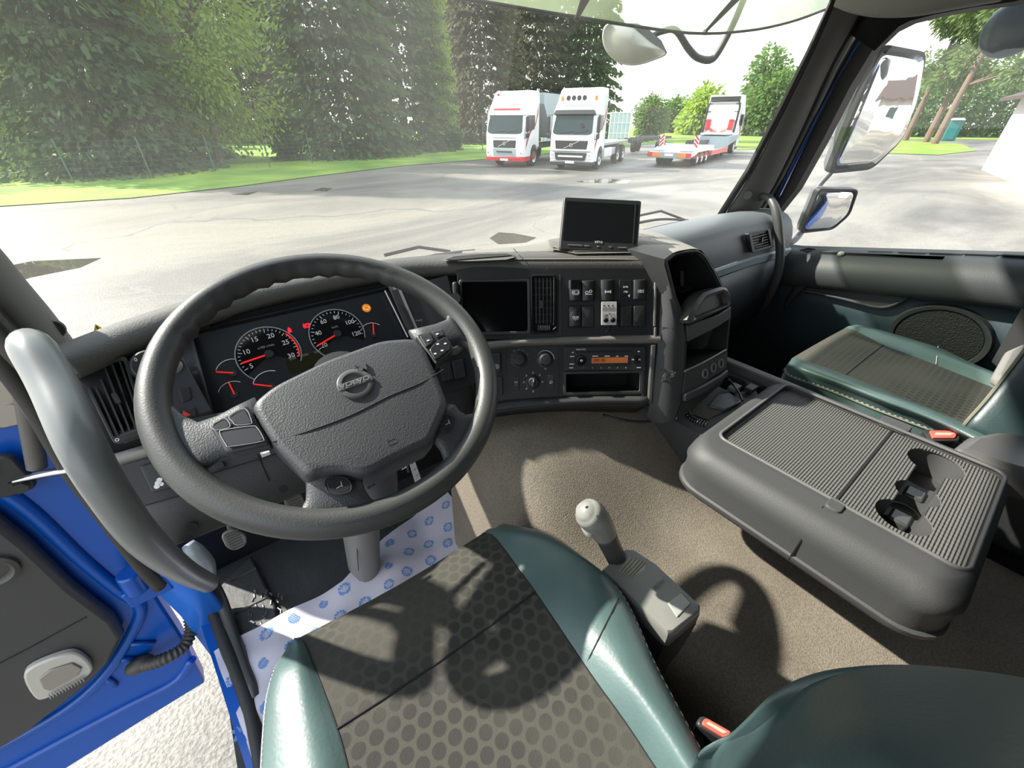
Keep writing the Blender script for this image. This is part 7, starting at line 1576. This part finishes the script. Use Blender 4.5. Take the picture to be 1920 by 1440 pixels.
# ================================================================ FRONT CONSOLE ON THE TUNNEL
fc = thing('front_console', 'black console with cup holder between the storage pod and the folded table', 'console')
q = [(.80, .30), (1.15, .17), (1.165, .45), (1.14, .56), (.80, .50)]
b = MB(); b.loft([[V((x, y, -.82)) for x, y in q], [V((x, y, -.625)) for x, y in q]]); fo = b.out('console_body', M_cons, fc)
cc = Zp(1398, 716, -.62)
b = MB(); b.cyl((1.075, .385, -.70), (1.075, .385, -.6), .042, .046, 32); c1 = b.out('c', M_cons); b = MB(); b.cyl((1.11, .29, -.68), (1.11, .29, -.6), .036, .038, 32); c2 = b.out('c', M_cons)
boolcut(fo, [c1, c2]); fo.data.materials.clear(); fo.data.materials.append(M_cons)
b = MB(); b.loft([rr3(1.138, .12, 1.168, .47, .01, -.64), rr3(1.138, .12, 1.168, .47, .01, -.604), rr3(1.142, .124, 1.164, .466, .008, -.600)]); b.out('side_rim', M_consl, fc, smooth=40)
b = MB(); b.prism([Zp(x, y, -.615) for x, y in ((1328, 760), (1345, 738), (1368, 735), (1392, 752), (1360, 768))], V((0, 0, -.01))); b.out('lid', mat('lid_grey', (.07, .08, .082), .35), fc, bev=.003)
b = MB(); b.prism([Zp(x, y, -.620) for x, y in ((1296, 772), (1322, 742), (1362, 768), (1330, 784))], V((0, 0, -.006))); b.out('felt_patch', mat('felt', (.085, .078, .065), .9), fc, bev=.001)
for x, y in ((1377, 727), (1408, 728)): b = MB(); b.box(Zp(x, y, -.612), (.035, .022, .012)); b.out('switch', M_consl if x < 1400 else M_dk, fc, bev=.002)
# coiled cord and loose cable
cp_ = [Zp(1357, 706, -.60), Zp(1340, 722, -.58), Zp(1318, 742, -.58), Zp(1298, 757, -.585), Zp(1289, 768, -.59), Zp(1291, 780, -.595), Zp(1305, 790, -.60), Zp(1325, 797, -.60)]
ax = resample(cr_spline(cp_, 10), 520); pts = []; up_ = V((0, 0, 1))
for i, p in enumerate(ax):
    t_ = (ax[min(i+1, 519)]-ax[max(i-1, 0)]).normalized(); x = t_.cross(up_).normalized(); y = x.cross(t_); a = i*2*pi/10.5; pts.append(p+(x*cos(a)+y*sin(a))*.0062)
b = MB(); b.tube(pts, .0021, 6); cc_ = b.out('coiled_cord', M_gloss, None, smooth=180); tag(cc_, 'black coiled handset cord looping over the front console', 'cord'); settle(cc_)
b = MB(); b.tube(cr_spline([Zp(1358, 703, -.585), Zp(1366, 712, -.60), Zp(1376, 722, -.605), Zp(1388, 740, -.605), Zp(1392, 752, -.605)], 5), .0028, 6); o = b.out('cable', M_gloss, None, smooth=180); tag(o, 'thin black cable lying beside the console cup holder', 'cable'); settle(o)
b = MB(); b.tube(cr_spline([Zp(1130, 778, -.60), Zp(1170, 788, -.60), Zp(1210, 791, -.61), Zp(1240, 786, -.61), Zp(1275, 772, -.60)], 6), .003, 6); o = b.out('cable', M_dk, None, smooth=180); tag(o, 'black cable sagging below the dashboard onto the tunnel', 'cable'); settle(o)
# ================================================================ PASSENGER SEAT
PS = thing('passenger_seat', 'green leather passenger seat with grey dotted fabric by the far door', 'seat')
sL = [(1482, 676, -.65), (1489, 670, -.62), (1510, 676, -.605), (1548, 689, -.60), (1586, 703, -.60), (1684, 741, -.60), (1750, 768, -.60), (1815, 797, -.60), (1880, 828, -.60)]
sR = [(1580, 618, -.65), (1592, 616, -.62), (1608, 622, -.605), (1632, 634, -.60), (1657, 647, -.60), (1710, 667, -.60), (1770, 690, -.60), (1830, 714, -.60), (1882, 734, -.60)]
oL = [[(1480, 682, -.65), (1474, 690, -.68)], [(1481, 680, -.61), (1472, 692, -.64)], [(1500, 688, -.59), (1480, 703, -.625)], [(1530, 700, -.585), (1520, 718, -.62)], [(1570, 715, -.583), (1560, 732, -.62)], [(1655, 748, -.58), (1640, 765, -.62)], [(1720, 772, -.58), (1700, 788, -.62)], [(1790, 803, -.58), (1770, 815, -.62)], [(1850, 834, -.58), (1830, 846, -.62)]]
oR = [[(1592, 613, -.65), (1602, 612, -.68)], [(1602, 612, -.61), (1616, 613, -.65)], [(1628, 615, -.588), (1645, 620, -.62)], [(1665, 625, -.583), (1683, 631, -.62)], [(1705, 637, -.58), (1722, 643, -.62)], [(1750, 652, -.58), (1770, 658, -.62)], [(1805, 677, -.58), (1825, 685, -.62)], [(1855, 698, -.58), (1875, 706, -.62)], [(1900, 718, -.58), (1920, 726, -.62)]]
SL = [z3(q) for q in sL]; SR = [z3(q) for q in sR]; rows = pan_rows(SL, SR, .004)
b = MB(); b.grid(smooth_rows([[p+V((0, .01, -.05)) for p in rows[0]]]+rows)); b.out('fabric_panel', M_dots2, PS, smooth=180)
for S_, O_ in ((SL, oL), (SR, oR)):
    rows = []
    for s, (c1, c2) in zip(S_, O_):
        p1, p2 = z3(c1), z3(c2); dn = p2+V((0, 0, -.06)); inn = V(((dn.x+s.x)/2, dn.y, dn.z-.01)); rows.append([s, s.lerp(p1, .5)+V((0, 0, .005)), p1, p1.lerp(p2, .6)+V((0, 0, .005)), p2, p2.lerp(dn, .5), dn, inn])
    rows = [[p+V((0, .010, -.04)) for p in rows[0]]]+rows
    b = MB(); b.grid(smooth_rows([cr_spline(r, 2) for r in rows])); bo = b.out('side_bolster', M_leather, PS, smooth=180)
    ed = cr_spline([r[4]+V((0, 0, .001)) for r in rows[1:]], 6); b = MB(); L_ = resample(ed, 100)
    for p, q in zip(L_[::2], L_[1::2]): b.tube([p, q], .0010, 4)
    b.out('stitching', M_stitch, bo)
    b = MB(); b.tube([p-V((0, 0, .004)) for p in ed], .0026, 6); b.out('piping', mat('piping_pale', (.15, .15, .11), .5), bo)
b = MB(); b.tube([SL[4].lerp(SR[4], t)+V((0, 0, .0045*sin(pi*t))) for t in [i/10 for i in range(11)]], .0015, 5); b.out('cross_seam', M_black, PS)
b = MB(); b.tube(cr_spline([z3((1759, 649, -.60)), z3((1757, 665, -.585)), z3((1755, 683, -.597))], 4), .0010, 5); b.out('cross_seam', M_stitch, PS)
b = MB(); b.loft([[V((1.24, .30, z)), V((1.70, .28, z)), V((1.74, -.28, z)), V((1.24, -.28, z))] for z in (-.84, -.655)]); b.out('seat_shell', M_dk, PS, bev=.02)
b = MB(); b.box((1.47, 0, -.98), (.34, .40, .3)); b.out('seat_base', M_black, PS, bev=.02)
# backrest (only its lower front edge is in the picture)
A = [(1806, 806, -.60), (1816, 790, -.575), (1850, 752, -.53), (1885, 708, -.48), (1925, 655, -.42), (1990, 570, -.33)]
A3 = [Zp(*q) for q in A]; B3 = [p+V((.05, -.035, .02)) for p in A3]; C3 = [p+V((.30, -.03, .02)) for p in A3]; D3 = [p+V((-.005, -.10, -.02)) for p in A3]
b = MB(); b.grid(smooth_rows([cr_spline(r, 3) for r in (D3, [p+V((-.008, -.03, 0)) for p in A3], A3, B3, C3)], 3)); pb = b.out('backrest', M_leathd, PS, smooth=180)
b = MB(); b.tube(cr_spline([p+V((0, .002, .0)) for p in A3], 4), .0035, 6); b.out('piping', mat('piping_pale', (.15, .15, .11), .5), pb)
q = [(1865, 700), (1890, 655), (1925, 640), (1925, 690), (1890, 715)]; b = MB(); b.prism([Zp(x, y, -.50) for x, y in q], V((0, 0, -.03))); b.out('seat_cover_fabric', mat('worn_grey_fabric', (.17, .17, .155), .9, bump=('vor', 90, .5, .003)), PS, bev=.01)
# armrest of the passenger side
ar = [(1790, 838), (1820, 815), (1870, 806), (1925, 812), (1990, 830), (1990, 900), (1925, 885), (1880, 872)]
b = MB(); a3 = [Zp(x, y, -.545) for x, y in ar]; b.loft([[p+V((0, 0, -.07)) for p in a3], [p+V((0, 0, -.012)) for p in a3], [p.lerp(sum(a3, V())/8, .08) for p in a3]]); o = b.out('armrest', mat('armrest_grey', (.07, .07, .068), .45), None, smooth=60, bev=.01); tag(o, 'grey rounded armrest between table console and passenger backrest', 'armrest'); settle(o)
buckle('red-buttoned belt buckle beside the passenger seat cushion', [(1742, 808), (1796, 809), (1790, 822), (1748, 822)], -.60, (.0, -.03, -.12))
# ================================================================ finish
for o in list(COL.objects):
    if o.parent is None and o.type in ('MESH', 'EMPTY'):
        if o.get('kind') != 'structure': settle(o)
        o.location = o.location + CAMPOS
